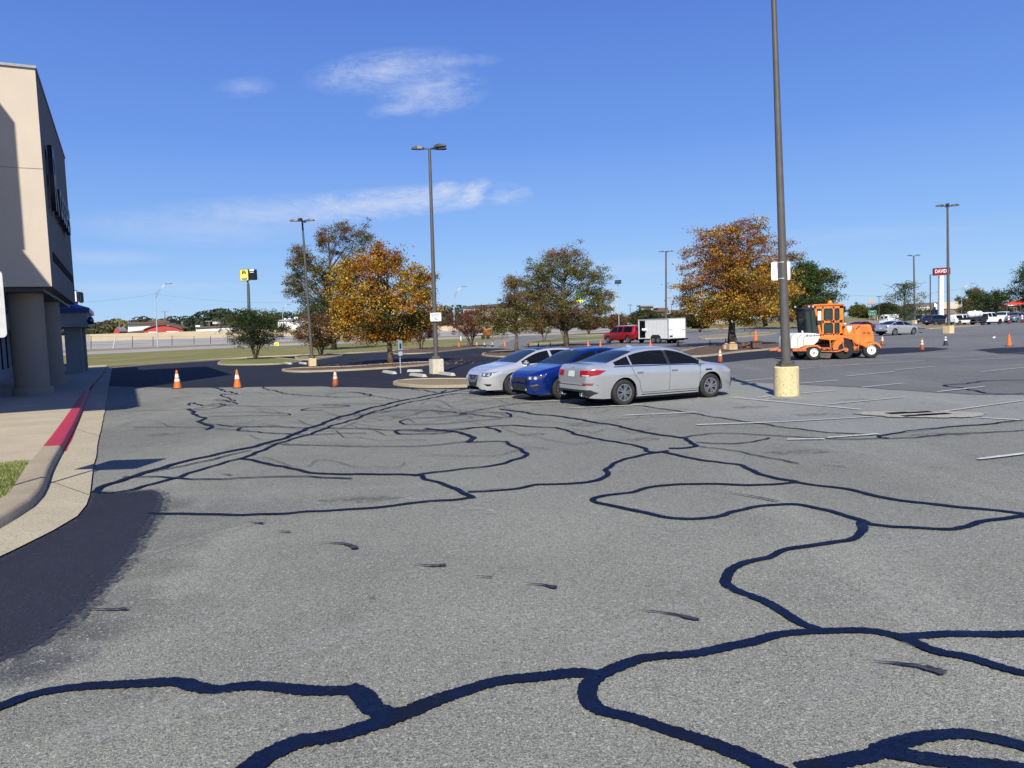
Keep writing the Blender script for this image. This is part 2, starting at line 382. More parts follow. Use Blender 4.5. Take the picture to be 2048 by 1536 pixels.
M['maroon'] = mat('sign_maroon', (.20, .008, .018), .45)
M['ink'] = mat('sign_ink', (.03, .03, .035), .6)
M['solar'] = mat('solar_cell', (.02, .03, .055), .25)
M['redroof'] = mat('red_roof_metal', (.62, .055, .03), .5, nz=(2, .1))
M['barnred'] = mat('barn_red', (.42, .045, .045), .7, nz=(.3, .12))
M['roofbrown'] = mat('brown_roof', (.13, .07, .05), .8, nz=(.5, .2))
M['amber'] = mat('beacon_amber', (.75, .22, .01), .25)
def pedestal(name, col, rust):
    a = NB(name); s1 = a.noise(5, 6, .75, (2.2, 2.2, .7)); s2 = a.noise(28, 4, .7, (1.5, 1.5, .5)); b = a.noise(1.6, 4, .6)
    c = a.mix(a.rng(b, .3, .7, 0, 1), tuple(x*.82 for x in col), col); c = a.mix(a.rng(s1, .50, .64, 0, .8), c, rust)
    c = a.mix(a.rng(s2, .56, .66, 0, .8), c, (.09, .06, .035))
    return a.fin(c, .85, s2, .5, .01, .3)
def alpha_mat(name, col, th0, th1, sc, rough=.8, mx=.85):
    a = NB(name); n = a.noise(sc, 6, .75); g = a.noise(90, 2, .6); a.fin(a.mix(a.rng(g, .35, .65, 0, 1), col, tuple(x*2.1 for x in col)), rough, g, .4, .004, .25)
    a.lk(a.rng(n, th0, th1, 0, mx), a.b.inputs['Alpha']); return a.m
M['feather'] = alpha_mat('feathered_sealer', (.032, .036, .052), .36, .60, 11)
M['feather_a'] = alpha_mat('thin_sealer_inner', (.020, .023, .036), .34, .52, 16, .8, .9); M['feather_b'] = alpha_mat('thin_sealer_outer', (.028, .031, .045), .42, .60, 16, .8, .75)
M['shade'] = alpha_mat('darker_old_sealer', (.075, .082, .095), .3, .7, 1.3, .85, .38)
M['scuff'] = alpha_mat('pale_tyre_scuff', (.26, .265, .24), .46, .75, 9, .9, .55)
M['stain'] = alpha_mat('oil_stain', (.05, .05, .05), .42, .7, 6, .8, .6)
M['yped'] = pedestal('yellow_pedestal', (.76, .62, .33), (.52, .40, .22))
M['wped'] = pedestal('white_pedestal', (.70, .64, .50), (.48, .38, .24))
# ------------------------------------------------------------------ ground and paving
def structure(o): o['kind'] = 'structure'; return o
def smooth_pts(P, n=6, closed=False):
    P = [Vector(p) for p in P]; out_ = []; m = len(P)
    rngs = range(m if closed else m-1)
    for i in rngs:
        g = (lambda j: P[j % m]) if closed else (lambda j: P[max(0, min(m-1, j))])
        a, b, c, d = g(i-1), g(i), g(i+1), g(i+2)
        for k in range(n):
            t = k/n
            out_.append(.5*((2*b) + (c-a)*t + (2*a-5*b+4*c-d)*t*t + (3*b-a-3*c+d)*t**3))
    if not closed: out_.append(P[-1])
    return out_
def resample(P, step):
    L_ = [0]
    for a, b in zip(P, P[1:]): L_.append(L_[-1] + (b-a).length)
    n = max(2, int(L_[-1]/step)+1); res = []; j = 0
    for i in range(n):
        s = L_[-1]*i/(n-1)
        while j < len(P)-2 and L_[j+1] < s: j += 1
        t = (s-L_[j])/max(1e-9, L_[j+1]-L_[j]); res.append(P[j].lerp(P[j+1], min(1, max(0, t))))
    return res
def sheet(name, pts, z, mt, jit=0, step=.25, rnd=R):
    P = [Vector((p[0], p[1], z)) for p in pts]
    if jit:
        Q = []
        for i, a in enumerate(P):
            b = P[(i+1) % len(P)]; n = max(1, min(60, int((b-a).length/step)))
            for k in range(n):
                q = a.lerp(b, k/n); Q.append(q + Vector((rnd.uniform(-jit, jit), rnd.uniform(-jit, jit), 0)))
        P = Q
    m = MB(); m.add(P, [tuple(range(len(P)))]); o = m.build(name, mt)
    return structure(o)
gpx = lambda L_, z=0: [G(x, y, z) for x, y in L_]
HALO = [(-60,1150),(0,1119),(71,1083),(143,1045),(175,1011),(183,985),(200,983),(230,983),(300,977),(330,986),(338,1010),(326,1050),(308,1090),(292,1126),(282,1150),(250,1165),(238,1195),(212,1225),(190,1262),(160,1300),(120,1330),(70,1352),(0,1376),(-80,1400)]
structure(sheet('ground', [(-4000, -300), (4000, -300), (4000, 5200), (-4000, 5200)], -.06, M['grass']))
structure(sheet('parking_lot', [(-70, -40), (190, -40), (260, 330), (-10, 260), (-60, 100)], 0, M['asphalt']))
SEAM = [(1462, 763), (1604, 770), (1724, 776), (1874, 786), (1974, 791), (2060, 790)]
sheet('far_asphalt', gpx(SEAM + [(3200, 760), (3200, 640), (2100, 629), (1800, 645), (1600, 655), (1363, 661), (1214, 667), (1100, 671), (1040, 672), (1015, 684), (990, 697), (1300, 720), (1445, 745)]), .004, M['asphalt_far'])
sheet('worn_asphalt', gpx(SEAM + [(2300, 800), (2300, 824), (2060, 842), (1900, 855), (1765, 871), (1650, 865), (1530, 850), (1400, 830), (1285, 812), (1180, 803), (1080, 790), (1300, 770)]), .008, M['asphalt_warm'], .01)
sheet('sealed_asphalt', gpx([(214, 772), (222, 737), (300, 730), (480, 718), (700, 708.5), (915, 695.5), (1000, 697), (1060, 700), (1230, 704), (1375, 704), (1480, 696), (1560, 695), (1580, 703), (1570, 714), (1500, 720), (1440, 726), (1380, 735), (1250, 760), (1100, 779), (945, 779), (800, 777), (640, 773), (500, 774), (360, 776), (280, 774)]), .012, M['sealed'], .05, .6)
sheet('sealed_asphalt', gpx([(1740, 698), (1800, 695), (1868, 695), (1900, 698), (1860, 703), (1800, 707), (1745, 710)]), .012, M['sealpatch'], .08, .6)
sheet('sealed_asphalt', gpx([(1950, 700), (2000, 696), (2060, 694), (2100, 700), (2060, 709), (2000, 708)]), .012, M['sealpatch'], .08, .6)
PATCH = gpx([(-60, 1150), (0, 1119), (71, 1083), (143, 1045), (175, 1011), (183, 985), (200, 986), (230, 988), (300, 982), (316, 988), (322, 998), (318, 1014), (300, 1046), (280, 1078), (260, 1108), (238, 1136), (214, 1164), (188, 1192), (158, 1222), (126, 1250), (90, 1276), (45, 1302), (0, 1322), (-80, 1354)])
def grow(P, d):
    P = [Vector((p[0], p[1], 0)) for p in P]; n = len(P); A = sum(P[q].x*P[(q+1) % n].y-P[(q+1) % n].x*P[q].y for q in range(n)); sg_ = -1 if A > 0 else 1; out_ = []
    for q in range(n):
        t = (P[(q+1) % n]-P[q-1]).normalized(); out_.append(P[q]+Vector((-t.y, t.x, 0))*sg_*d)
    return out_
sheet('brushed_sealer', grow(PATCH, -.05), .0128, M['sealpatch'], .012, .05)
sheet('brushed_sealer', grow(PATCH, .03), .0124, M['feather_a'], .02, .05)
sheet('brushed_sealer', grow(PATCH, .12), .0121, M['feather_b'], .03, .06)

def strip_mesh(m, pts, w, z, jit=.1, taper=False, step=.07, sm=True, tarw=False):
    P = [Vector((p[0], p[1], 0)) for p in pts]
    if sm: P = smooth_pts(P, 6)
    dist = min(p.length for p in P); st = max(step, dist*.0035); dm = sum(p.length for p in P)/len(P)
    if tarw: w *= .74 if dm < 7 else (.74+(dm-7)/9*.30 if dm < 16 else min(1.25, 1.04+(dm-16)*.02))
    P = resample(P, st); n = len(P); vs = []
    ph = R.uniform(0, 9)
    if tarw:
        am = .010+.0016*dm; f1, f2, f3 = R.uniform(2.2, 3.2), R.uniform(5, 7), R.uniform(11, 15)
        P = [p+Vector((am*(math.sin(i*st*f1+ph)+.6*math.sin(i*st*f2+2*ph)+.35*math.sin(i*st*f3)), am*(math.cos(i*st*f1*1.1+ph)+.6*math.sin(i*st*f2*.9+ph)+.35*math.cos(i*st*f3)), 0)) for i, p in enumerate(P)]
    for i, p in enumerate(P):
        t = (P[min(i+1, n-1)] - P[max(i-1, 0)]).normalized(); nr = Vector((-t.y, t.x, 0))
        ww = .90*w*(1 + .08*math.sin(i*st*2.3+ph) + .05*math.sin(i*st*6.1+ph*2))
        if taper: ww *= min(1, (i/n)*1.1+.05)*min(1, (n-i)/(n*.1)+.25)
        a = ww/2*(1+R.uniform(-jit, jit)); b = ww/2*(1+R.uniform(-jit, jit))
        vs += [(p.x+nr.x*a, p.y+nr.y*a, z), (p.x-nr.x*b, p.y-nr.y*b, z)]
    m.add(vs, [(2*i, 2*i+1, 2*i+3, 2*i+2) for i in range(n-1)])
TAR = [
 ([(-60,1432),(0,1415),(85,1389),(215,1377),(340,1370),(380,1376),(430,1381),(500,1375),(600,1382),(695,1382)], .165),
 ([(690,1380),(722,1392),(752,1418),(800,1432)], .21),
 ([(440,1600),(500,1536),(540,1512),(600,1484),(665,1472),(710,1461),(790,1433),(860,1410),(930,1386),(1000,1367),(1080,1357),(1150,1353),(1192,1358)], .19),
 ([(1188,1360),(1240,1335),(1290,1320),(1400,1304),(1480,1289),(1560,1274),(1650,1265),(1740,1266),(1800,1277),(1860,1276),(1940,1272),(2100,1268)], .145),
 ([(1192,1356),(1173,1375),(1180,1400),(1210,1425),(1270,1442),(1350,1470),(1430,1500),(1510,1530),(1600,1566)], .165),
 ([(1650,1265),(1600,1250),(1560,1226),(1500,1197),(1463,1177),(1449,1163),(1463,1142),(1500,1127),(1550,1116),(1582,1100),(1650,1088),(1700,1078),(1726,1062),(1728,1046)], .125),
 ([(1732,1050),(1680,1030),(1640,1018),(1590,1010),(1540,1013),(1470,1025),(1430,1035),(1380,1040),(1320,1033),(1260,1020),(1206,1009),(1187,1000),(1206,992),(1260,986),(1310,973),(1400,970),(1500,971),(1592,966)], .105),
 ([(1728,1048),(1800,1055),(1900,1062),(1930,1058),(1960,1045),(2080,1029)], .11),
 ([(1590,965),(1700,982),(1770,998),(1860,1010),(1960,1018),(2080,1034)], .10),
 ([(1592,967),(1540,955),(1500,940),(1485,932),(1430,925),(1380,918),(1330,904)], .10),
 ([(1335,903),(1280,911),(1232,929),(1209,940),(1214,950),(1200,958),(1150,968),(1080,972),(1024,980),(935,985)], .10),
 ([(1335,906),(1295,903),(1280,893),(1215,883),(1165,872),(1120,858),(1080,855),(1024,852),(960,855),(900,862)], .085),
 ([(1338,898),(1392,893),(1376,881),(1355,876),(1290,865),(1220,850),(1190,845),(1130,835),(1080,830),(1045,825),(1000,819)], .095),
 ([(1390,892),(1460,902),(1540,918),(1600,928)], .04),
 ([(1355,877),(1400,870),(1450,868),(1540,872),(1620,876),(1700,880),(1780,878),(1860,873),(1940,868),(2080,860)], .055),
 ([(1390,886),(1460,888),(1510,885),(1540,877)], .06),
 ([(1775,879),(1757,875),(1765,870),(1800,866),(1900,855),(2050,842)], .065),
 ([(1285,812),(1400,830),(1530,850),(1650,865),(1750,870)], .04),
 ([(1795,1275),(1860,1300),(1930,1315),(1990,1333),(2100,1362)], .145),
 ([(1600,1545),(1690,1518),(1740,1510),(1790,1490),(1850,1478),(1920,1475),(1980,1482),(2100,1512)], .16),
 ([(1745,1510),(1850,1528),(1960,1540),(2080,1548)], .16),
 ([(942,999),(925,985),(890,970),(855,960),(835,952),(750,950),(640,948),(600,942),(540,930),(510,923),(478,918)], .10),
 ([(946,997),(900,1003),(830,1006),(780,1013),(720,1019),(620,1025),(560,1031),(450,1031),(380,1029),(300,1028)], .09),
 ([(828,953),(850,947),(930,940),(990,932),(1030,920),(1052,908),(1040,898),(1025,893),(1010,885),(960,884),(935,885)], .085),
 ([(940,884),(850,892),(760,895),(650,892),(590,891),(530,889)], .05),
 ([(935,886),(942,877),(928,868),(900,863),(850,858)], .11),
 ([(905,864),(800,862),(700,858),(560,855),(480,854),(410,848)], .055),
 ([(195,986),(214,973),(260,955),(370,925),(450,905),(520,892),(600,865),(660,842),(760,812),(850,793),(940,777)], .12),
 ([(196,984),(228,989),(300,970),(400,942),(480,918),(540,895),(620,868),(690,845),(780,815),(860,797),(944,782)], .08),
 ([(240,962),(320,942),(420,921),(500,903)], .06),
 ([(250,955),(330,957),(440,960),(500,957),(600,955),(705,958)], .065),
 ([(380,818),(385,827),(405,837),(398,845),(420,852),(412,860)], .09),
 ([(380,820),(430,813),(500,813),(590,814),(640,810),(760,808)], .04),
 ([(640,822),(605,821),(622,817),(680,815),(692,812),(640,810)], .06),
 ([(410,834),(500,832),(565,832),(576,829),(540,826),(480,825),(400,828)], .045),
 ([(735,867),(620,870),(540,867),(480,862),(487,856),(560,853)], .06),
 ([(520,775),(560,785),(590,790),(680,795),(742,793),(733,788),(690,786),(650,790)], .055),
 ([(425,775),(452,783),(472,789),(440,789)], .07), ([(432,800),(470,806),(475,809),(418,812)], .06),
 ([(800,777),(850,781),(872,786),(895,781)], .06),
 ([(700,833),(790,822),(860,822),(930,828),(1000,836),(1020,831),(1000,826),(930,827)], .06),
 ([(920,830),(970,818),(1060,806)], .05), ([(930,829),(905,833),(830,838),(800,845),(815,850),(900,848),(1000,838)], .05),
 ([(1000,866),(970,855),(930,858),(870,862),(800,861),(797,869),(880,868),(905,864)], .07),
 ([(370,812),(386,806),(402,812),(432,808),(448,811),(420,818),(384,821)], .06), ([(440,790),(455,797),(470,803),(440,801)], .05), ([(560,790),(700,785),(740,792),(800,800)], .035), ([(250,824),(320,821),(385,820)], .035), ([(260,856),(340,855),(420,858),(500,862)], .035),
 ([(2100,760),(1990,762),(1930,768),(1895,772),(1960,784),(2000,789),(2100,785)], .07),
 ([(1462,763),(1604,770),(1724,776),(1874,786),(1974,791),(2060,790)], .05),
 ([(1250,737),(1440,752),(1462,763)], .04), ([(1130,848),(1280,838),(1385,830)], .025), ([(600,742),(800,762),(880,770)], .03),
]
m = MB()
for i, (p, w) in enumerate(TAR): strip_mesh(m, gpx(p), w, .0140+i*.00018, .13, step=.011, tarw=True)
structure(m.build('crack_sealer', M['tar']))
m = MB()
for i, (p, w) in enumerate([([(1270,1224),(1340,1232),(1398,1245)], .05), ([(1050,1171),(1085,1174),(1113,1180)], .055), ([(828,1132),(860,1135),(892,1134)], .055),
        ([(640,1088),(690,1091),(712,1101)], .07), ([(495,1047),(526,1050)], .06), ([(552,1066),(580,1067)], .06), ([(1745,1328),(1830,1338),(1893,1352)], .075),
        ([(950,1156),(984,1159)], .03), ([(1410,986),(1470,990),(1560,1006)], .045), ([(1436,938),(1452,940)], .02), ([(440,950),(462,952)], .07),
        ([(1620,929),(1692,936)], .03), ([(733,1199),(750,1201)], .03), ([(1236,944),(1250,944)], .05), ([(150,1224),(255,1223)], .04), ([(930,986),(1010,980)], .03)]):
    strip_mesh(m, gpx(p), w, .0235+i*.00012, .35, taper=True, step=.02)
structure(m.build('tar_smear', M['smear']))

# thin hairline cracks wandering over the old surface
m = MB(); rc = random.Random(12)
for i in range(46):
    x, y = rc.uniform(180, 1250), rc.choice([rc.uniform(785, 850), rc.uniform(785, 860), rc.uniform(785, 930)]); P_ = []; dx = rc.choice([-1, 1]); sl_ = rc.uniform(-.12, .12); q = (y-640)/150
    for k in range(rc.randint(6, 14)):
        P_.append((x, y)); x += dx*rc.uniform(12, 34)*q**.5; y += rc.gauss(sl_*14, 3.2)*q**.8
    P_ = [p for p in P_ if p[1] > 781 and p[0] > 230+max(0, p[1]-900)*-.1]
    if len(P_) > 3: strip_mesh(m, gpx(P_), rc.uniform(.010, .022), .0238+i*.0001, .45, step=.03)
structure(m.build('hairline_crack', M['smear']))
# pale scuffs and oil stains
m = MB()
for i, (p, w) in enumerate([([(960,985),(966,1020),(950,1050),(930,1100)], .22), ([(1830,1085),(1800,1130),(1780,1180),(1765,1240)], .25), ([(520,1330),(640,1290),(760,1255),(860,1220)], .3), ([(250,1120),(400,1080),(520,1045)], .12), ([(1150,1330),(1300,1250),(1500,1180)], .25),
      ([(100,1500),(300,1440),(480,1400)], .3), ([(1080,1000),(1300,1060),(1380,1130),(1350,1190)], .18), ([(1500,880),(1700,905),(1900,935)], .3), ([(600,1010),(800,1000),(1000,1030)], .2), ([(1900,1200),(1750,1330),(1600,1450)], .22)]):
    strip_mesh(m, gpx(p), w, .0122+i*.00012, .15, step=.03)
structure(m.build('tyre_scuff', M['scuff']))
m = MB()
for i, (px, py, rx, ry) in enumerate([(1180,850,.5,.3), (1500,815,.45,.25), (1630,830,.5,.22), (720,1000,.5,.2), (1290,880,.3,.2), (1600,905,.5,.2), (1060,870,.3,.2), (1710,800,.4,.2), (1560,800,.3,.2), (1880,870,.5,.25), (330,870,.4,.25)]):
    g = G(px, py); n = 26; m.add([(g.x+rx*math.cos(a)*(1+R.uniform(-.2,.2)), g.y+ry*math.sin(a)*(1+R.uniform(-.2,.2)), .0131+i*.0001) for a in [2*math.pi*k/n for k in range(n)]], [tuple(range(n))])
structure(m.build('oil_stain', M['stain']))
LINES = [((1139,817.5),(1284,811)), ((1248,832.5),(1392,826)), ((1393,851.5),(1557,846)), ((1574,881),(1649,880)), ((1655,877.5),(1757,870)), ((1957,921),(2120,901)),
 ((1054,805),(1134,802)), ((1596,788.5),(1676,782)), ((1599,768),(1676,761.5)), ((1724,776),(1808,767.5)), ((1875,785),(1969,774.5)), ((1490,763),(1547,757.5)), ((905,787.5),(975,784.5)),
 ((983,797.5),(1020,796)), ((1461,796),(1724,821)), ((1824,829),(2039,842)), ((1516,797),(1543,793))]
FAINT = [((1649,811),(1809,796)), ((1559,846),(1749,835)), ((1849,830),(2060,801)), ((1750,714),(1905,706)), ((1880,716),(2060,706)), ((1700,731),(1850,722)), ((1900,722),(2080,715)),
 ((1640,735),(1720,729)), ((1790,741),(1870,734)), ((1690,754),(1790,744)), ((1560,742),(1630,736)), ((1960,745),(2060,735)), ((1380,668),(1500,663)), ((1420,664),(1560,660))]
m = MB()
for a, b in LINES: strip_mesh(m, gpx([a, b]), .10, .0262, .06, sm=False)
structure(m.build('parking_line', M['line']))
m = MB()
for a, b in FAINT: strip_mesh(m, gpx([a, b]), .10, .0268, .12, sm=False)
structure(m.build('faded_parking_line', M['line_faint']))

# storm drain set in a broken concrete apron
dc = G(1845, 831)
M['apron'] = conc('worn_apron', (.40, .375, .31), .2, .6)
dr = thing('storm_drain', 'square storm drain inlet in a broken concrete apron among the parking lines', 'drain', (dc.x, dc.y, 0), math.radians(-20))
m = MB(); pts = [(1.15*math.cos(a)*(1+R.uniform(-.09, .09)+.12*math.sin(3*a)), .62*math.sin(a)*(1+R.uniform(-.10, .10)+.12*math.cos(2*a)), .030) for a in [i*2*math.pi/60 for i in range(60)]]
m.add(pts, [tuple(range(60))]); m.build('apron', M['apron'], dr)
for cx, cy, sx, sy in ((-.42, .16, .5, .26), (.02, .34, .42, .2), (.22, -.02, .62, .2), (-.1, -.22, .7, .18)):
    m = MB(); m.box((cx, cy, .034), (sx, sy, .006), rz=math.radians(28)); m.build('grate_opening', M['vdark'], dr)

# kerb, gutter and walk beside the store
def both(A, B, n, za, zb):
    a = resample(smooth_pts([Vector((p[0], p[1], 0)) for p in gpx(A, za)], 5), .05); b = resample(smooth_pts([Vector((p[0], p[1], 0)) for p in gpx(B, zb)], 5), .05)
    f = lambda P, t: P[int(t*(len(P)-1))].lerp(P[min(len(P)-1, int(t*(len(P)-1))+1)], t*(len(P)-1) % 1)
    return [(f(a, i/(n-1)), f(b, i/(n-1))) for i in range(n)]
KB = [(-110,1118),(-60,1096),(0,1063),(54,1029),(77,1011),(94,983),(104,951),(118,922),(154,850),(184,777),(206,745),(213,734)]
KT = [(-160,1060),(-90,1035),(0,1000),(16,988),(27,972),(41,950),(60,922),(84,895),(116,855),(172,779),(200,748),(210,734)]
GA = [(-160,1190),(-80,1155),(0,1119),(71,1083),(143,1045),(175,1011),(182,972),(184,950),(193,904),(211,814),(218,772),(224,737)]
pr = both(KB, KT, 90, 0, .15)
def kerbmesh(rows, name, mt, dz=0):
    m = MB(); vs = []
    for b, t in rows:
        for w, z in ((-.02, -.02), (0, .0), (.07, .110), (.14, .140), (.22, .150), (1.0, .150), (1.02, -.02)):
            p = b.lerp(t, w+(-.012 if dz and 0 < w < 1 else 0)); vs.append((p.x, p.y, z+dz))
    k = 7; n = len(rows)
    m.add(vs, [(i*k+j, i*k+j+1, (i+1)*k+j+1, (i+1)*k+j) for i in range(n-1) for j in range(k-1)] + ([] if dz else [tuple(range(k)), tuple((n-1)*k+j for j in range(k))]))
    return structure(m.build(name, mt, smooth=True, sharp=50))
def ysplit(rows, y0, y1): return [r for r in rows if y0 <= r[1].y <= y1]
yr = G(84, 897, .15).y; ya = G(170, 781, .15).y; yb = G(180, 772, .15).y
rr_ = [r for r in pr if yr-.04 <= r[1].y <= ya]; m = MB(); vs = []
for b, t in rr_:
    d = (b-t).normalized(); q = b+d*(.05+R.uniform(-.012, .02)); vs += [(b.x, b.y, .0315), (q.x, q.y, .0315)]
m.add(vs, [(2*i, 2*i+1, 2*i+3, 2*i+2) for i in range(len(rr_)-1)]); structure(m.build('red_kerb', M['redkerb']))
kerbmesh([r for r in pr if r[1].y <= yr+.6], 'kerb', M['kerb'])
kerbmesh(ysplit(pr, yr-.04, ya), 'red_kerb', M['redkerb'], .004)
kerbmesh([r for r in pr if r[1].y >= yb], 'red_kerb', M['redkerb'], .004)
gr = both(GA, KB, 90, 0, 0); m = MB(); vs = []
for i, (a, b) in enumerate(gr):
    j = Vector((R.uniform(-.012, .012), R.uniform(-.012, .012), 0)); vs += [(a.x+j.x, a.y+j.y, .0285), (b.x, b.y, .0285)]
m.add(vs, [(2*i, 2*i+1, 2*i+3, 2*i+2) for i in range(len(gr)-1)]); structure(m.build('gutter', M['gutter']))
m = MB()
for i in range(6, len(gr), 11):
    a, b = gr[i]; d = (b-a); strip_mesh(m, [a+d*.02, a+d*.5, b-d*.02], .014, .0305+i*.00002, .4, sm=False, step=.03)
structure(m.build('gutter_joint', M['smear']))
k_ = Vector((-.4478, .8942, 0)); l_ = Vector((-.8942, -.4478, 0))          # along the store front, and into the store
wk = [r[1] for r in pr if r[1].y >= G(57, 927, .15).y]
w0 = wk[0]; w1 = wk[-1]
sheet('sidewalk', [tuple((w0-l_*.1-k_*.35)[:2])] + [tuple((p-l_*.1)[:2]) for p in wk] + [tuple((w1+k_*6)[:2]), tuple((w1+k_*6+l_*34)[:2]), tuple((w0+l_*18)[:2]), tuple((w0+l_*5)[:2])], .146, M['walk'])
# joints in the walk
m = MB()
for i in range(9):
    a = w0 + k_*(i*3.0+1.2); b = a + l_*14
    j = min(wk, key=lambda p: abs(((p-a).dot(k_)))); strip_mesh(m, [j, b], .018, .1475, .05, sm=False)
structure(m.build('sidewalk_joint', M['galvold']))
gp = [r[1] for r in pr if r[1].y <= w0.y]
sheet('lawn_bed', [tuple((p-l_*.06)[:2]) for p in gp] + [tuple(w0[:2]), tuple((w0+l_*9)[:2]), (-20, 2)], .142, M['lawn'])
# blades of grass on that bed
rg = random.Random(3); vs = []; fs = []; ms = []
poly = gp + [w0]
for i in range(26000):
    y = rg.uniform(7.6, w0.y+.35); jj = next((j for j in range(len(gp)-1) if gp[j].y <= y <= gp[j+1].y), None)
    p = gp[jj].lerp(gp[jj+1], (y-gp[jj].y)/max(1e-6, gp[jj+1].y-gp[jj].y)) if jj is not None else w0
    xk = p.x - abs(rg.gauss(0, .9)) - .01; q = Vector((xk, y, .14))
    if (q-w0).dot(k_) > -.03+rg.uniform(-.05, .05) : continue
    h = rg.uniform(.02, .06)*(1.25 if rg.random() < .1 else 1); a = rg.uniform(0, 6.28); w = .004; ln = rg.uniform(0, .03); a2 = rg.uniform(0, 6.28)
    b = len(vs); vs += [(q.x-w*math.cos(a), q.y-w*math.sin(a), q.z), (q.x+w*math.cos(a), q.y+w*math.sin(a), q.z), (q.x+ln*math.cos(a2), q.y+ln*math.sin(a2), q.z+h)]
    fs.append((b, b+1, b+2)); ms.append(0 if rg.random() < .7 else 1)
M['blade'] = mat('grass_blade', (.13, .19, .035), .7, nz=(1.5, .4), spec=.2); M['bladedry'] = mat('dry_grass_blade', (.40, .34, .16), .8, spec=.2)
m = MB(); m.v = [Vector(v) for v in vs]; m.f = fs; m.m = ms
o = m.build('lawn_grass', [M['blade'], M['bladedry']]); tag(o, 'patch of mown grass behind the bare end of the kerb at the left edge', 'grass', kind='stuff')

# kerbed islands
def island(pts, fill, h=.11, hump=.05):
    P = smooth_pts([Vector((p.x, p.y, 0)) for p in gpx(pts)], 5, True); n = len(P)
    A = sum(P[i].x*P[(i+1) % n].y - P[(i+1) % n].x*P[i].y for i in range(n)); sg = 1 if A > 0 else -1
    rings = []
    for off, z in ((0, 0), (.02, h), (.16, h+.005), (.18, h-.03), (.6, h+hump*.5)):
        ring = []
        for i in range(n):
            t = (P[(i+1) % n]-P[i-1]).normalized(); nr = Vector((-t.y, t.x, 0))*sg
            ring.append(tuple(P[i] + nr*off)[:2] + (z,))
        rings.append(ring)
    m = MB(); m.add([v for r in rings[:4] for v in r], [(r*n+i, r*n+(i+1) % n, (r+1)*n+(i+1) % n, (r+1)*n+i) for r in range(3) for i in range(n)])
    m.add(rings[3], [tuple(range(n))], 1)
    return structure(m.build('kerbed_island', [M['kerb'], fill]))
ISL = [([(788,771),(800,764),(860,761),(940,761),(1010,760),(1030,765),(1000,772),(945,775),(850,776.5)], M['dirt']),
 ([(563,742),(600,738),(700,735),(770,730),(858,726),(866,730),(800,736),(700,742),(600,745.5)], M['mulch']),
 ([(436,727),(460,720),(540,717),(596,721),(600,725),(545,730),(450,731)], M['lawn']),
 ([(590,716),(610,711),(660,709.5),(686,712),(640,719),(600,720.5)], M['dirt']),
 ([(783,708),(800,700),(870,696),(960,690),(976,693),(900,702.5),(840,708)], M['mulch']),
 ([(963,711),(985,704),(1050,701),(1078,703),(1050,712),(1000,715)], M['mulch']),
 ([(1055,687),(1080,680),(1150,675.5),(1214,674.5),(1214,679),(1140,684.5),(1070,689)], M['lawn']),
 ([(1088,697),(1110,691),(1160,689),(1182,692),(1160,699),(1100,701)], M['mulch']),
 ([(1345,712),(1380,700),(1420,693),(1500,687),(1562,688),(1563,697),(1480,705.5),(1400,714.5)], M['mulch']),
 ([(1398,676),(1420,671.5),(1500,667),(1546,665.5),(1548,669),(1480,674.5),(1410,678.5)], M['dirt']),
 ([(1836,655),(1850,650.5),(1950,647),(1960,650.5),(1900,655.5),(1850,658)], M['dirt'])]
for p, f in ISL: island(p, f)

# verge, frontage road, highway
CURB = [(120,742),(218,736.5),(300,729),(480,717),(700,707.5),(800,701),(915,693.5),(950,688.5),(985,682),(1010,676.5),(1028,673.5)]
c0 = gpx(CURB)
XS = [-420, -200, 0, 180, 480, 700, 900, 1060, 1220, 1360]
Y1 = [745, 731, 719, 709, 695, 687, 678.5, 671.5, 665, 660]
Y2 = [738, 724, 712, 703, 690, 682.5, 674.5, 668, 662, 657]
Y3 = [731, 719, 707, 698.5, 686.5, 679, 671.5, 665.5, 660, 655]
Y4 = [714, 702, 692, 682.5, 674, 668, 662, 657.5, 653, 649]
Y5 = [699, 688, 678, 668.5, 660, 656, 651.5, 648.5, 645, 642]
Ds = [G(x, y).y for x, y in zip(XS, Y1)]
R1 = [Vector((*G(x, y)[:2], .03)) for x, y in zip(XS, Y1)]
R2 = [at(x, y, d+14) for x, y, d in zip(XS, Y2, Ds)]
R3 = [at(x, y, d+20) for x, y, d in zip(XS, Y3, Ds)]
R4 = [at(x, y, d+58) for x, y, d in zip(XS, Y4, Ds)]
R5 = [at(x, y, d+58.5) for x, y, d in zip(XS, Y5, Ds)]
def ribbon(name, A, B, mt):
    n = len(A); m = MB(); m.add(list(A)+list(B), [(i, i+1, n+i+1, n+i) for i in range(n-1)]); return structure(m.build(name, mt))
sheet('verge', [tuple(p[:2]) for p in c0[1:]] + [tuple(p[:2]) for p in reversed(R1[:8])] + [(-80, 30), tuple((w1+k_*1.0)[:2])], .026, M['grass'])
sheet('verge', [tuple(p[:2]) for p in gpx([(1100, 671), (1160, 671), (1214, 669.5), (1363, 661), (1363, 656), (1220, 663), (1120, 668)])], .026, M['grass'])
ribbon('frontage_road', R1, R2, M['road']); ribbon('median_dirt', R2, R3, M['dirt'])
mid = [a.lerp(b, .42) for a, b in zip(R3, R4)]; mid2 = [a.lerp(b, .5) for a, b in zip(R3, R4)]
ribbon('highway', R3, mid, M['road']); ribbon('highway', mid, mid2, M['lane']); ribbon('highway', mid2, R4, M['road'])
m = MB(); n = len(R4)
th = Vector((0, .5, 0)); m.add([p-Vector((0, 0, .4)) for p in R4]+list(R5)+[p+th for p in R5]+[p+th-Vector((0, 0, 5)) for p in R4],
   [(r*n+i, r*n+i+1, (r+1)*n+i+1, (r+1)*n+i) for r in range(3) for i in range(n-1)])
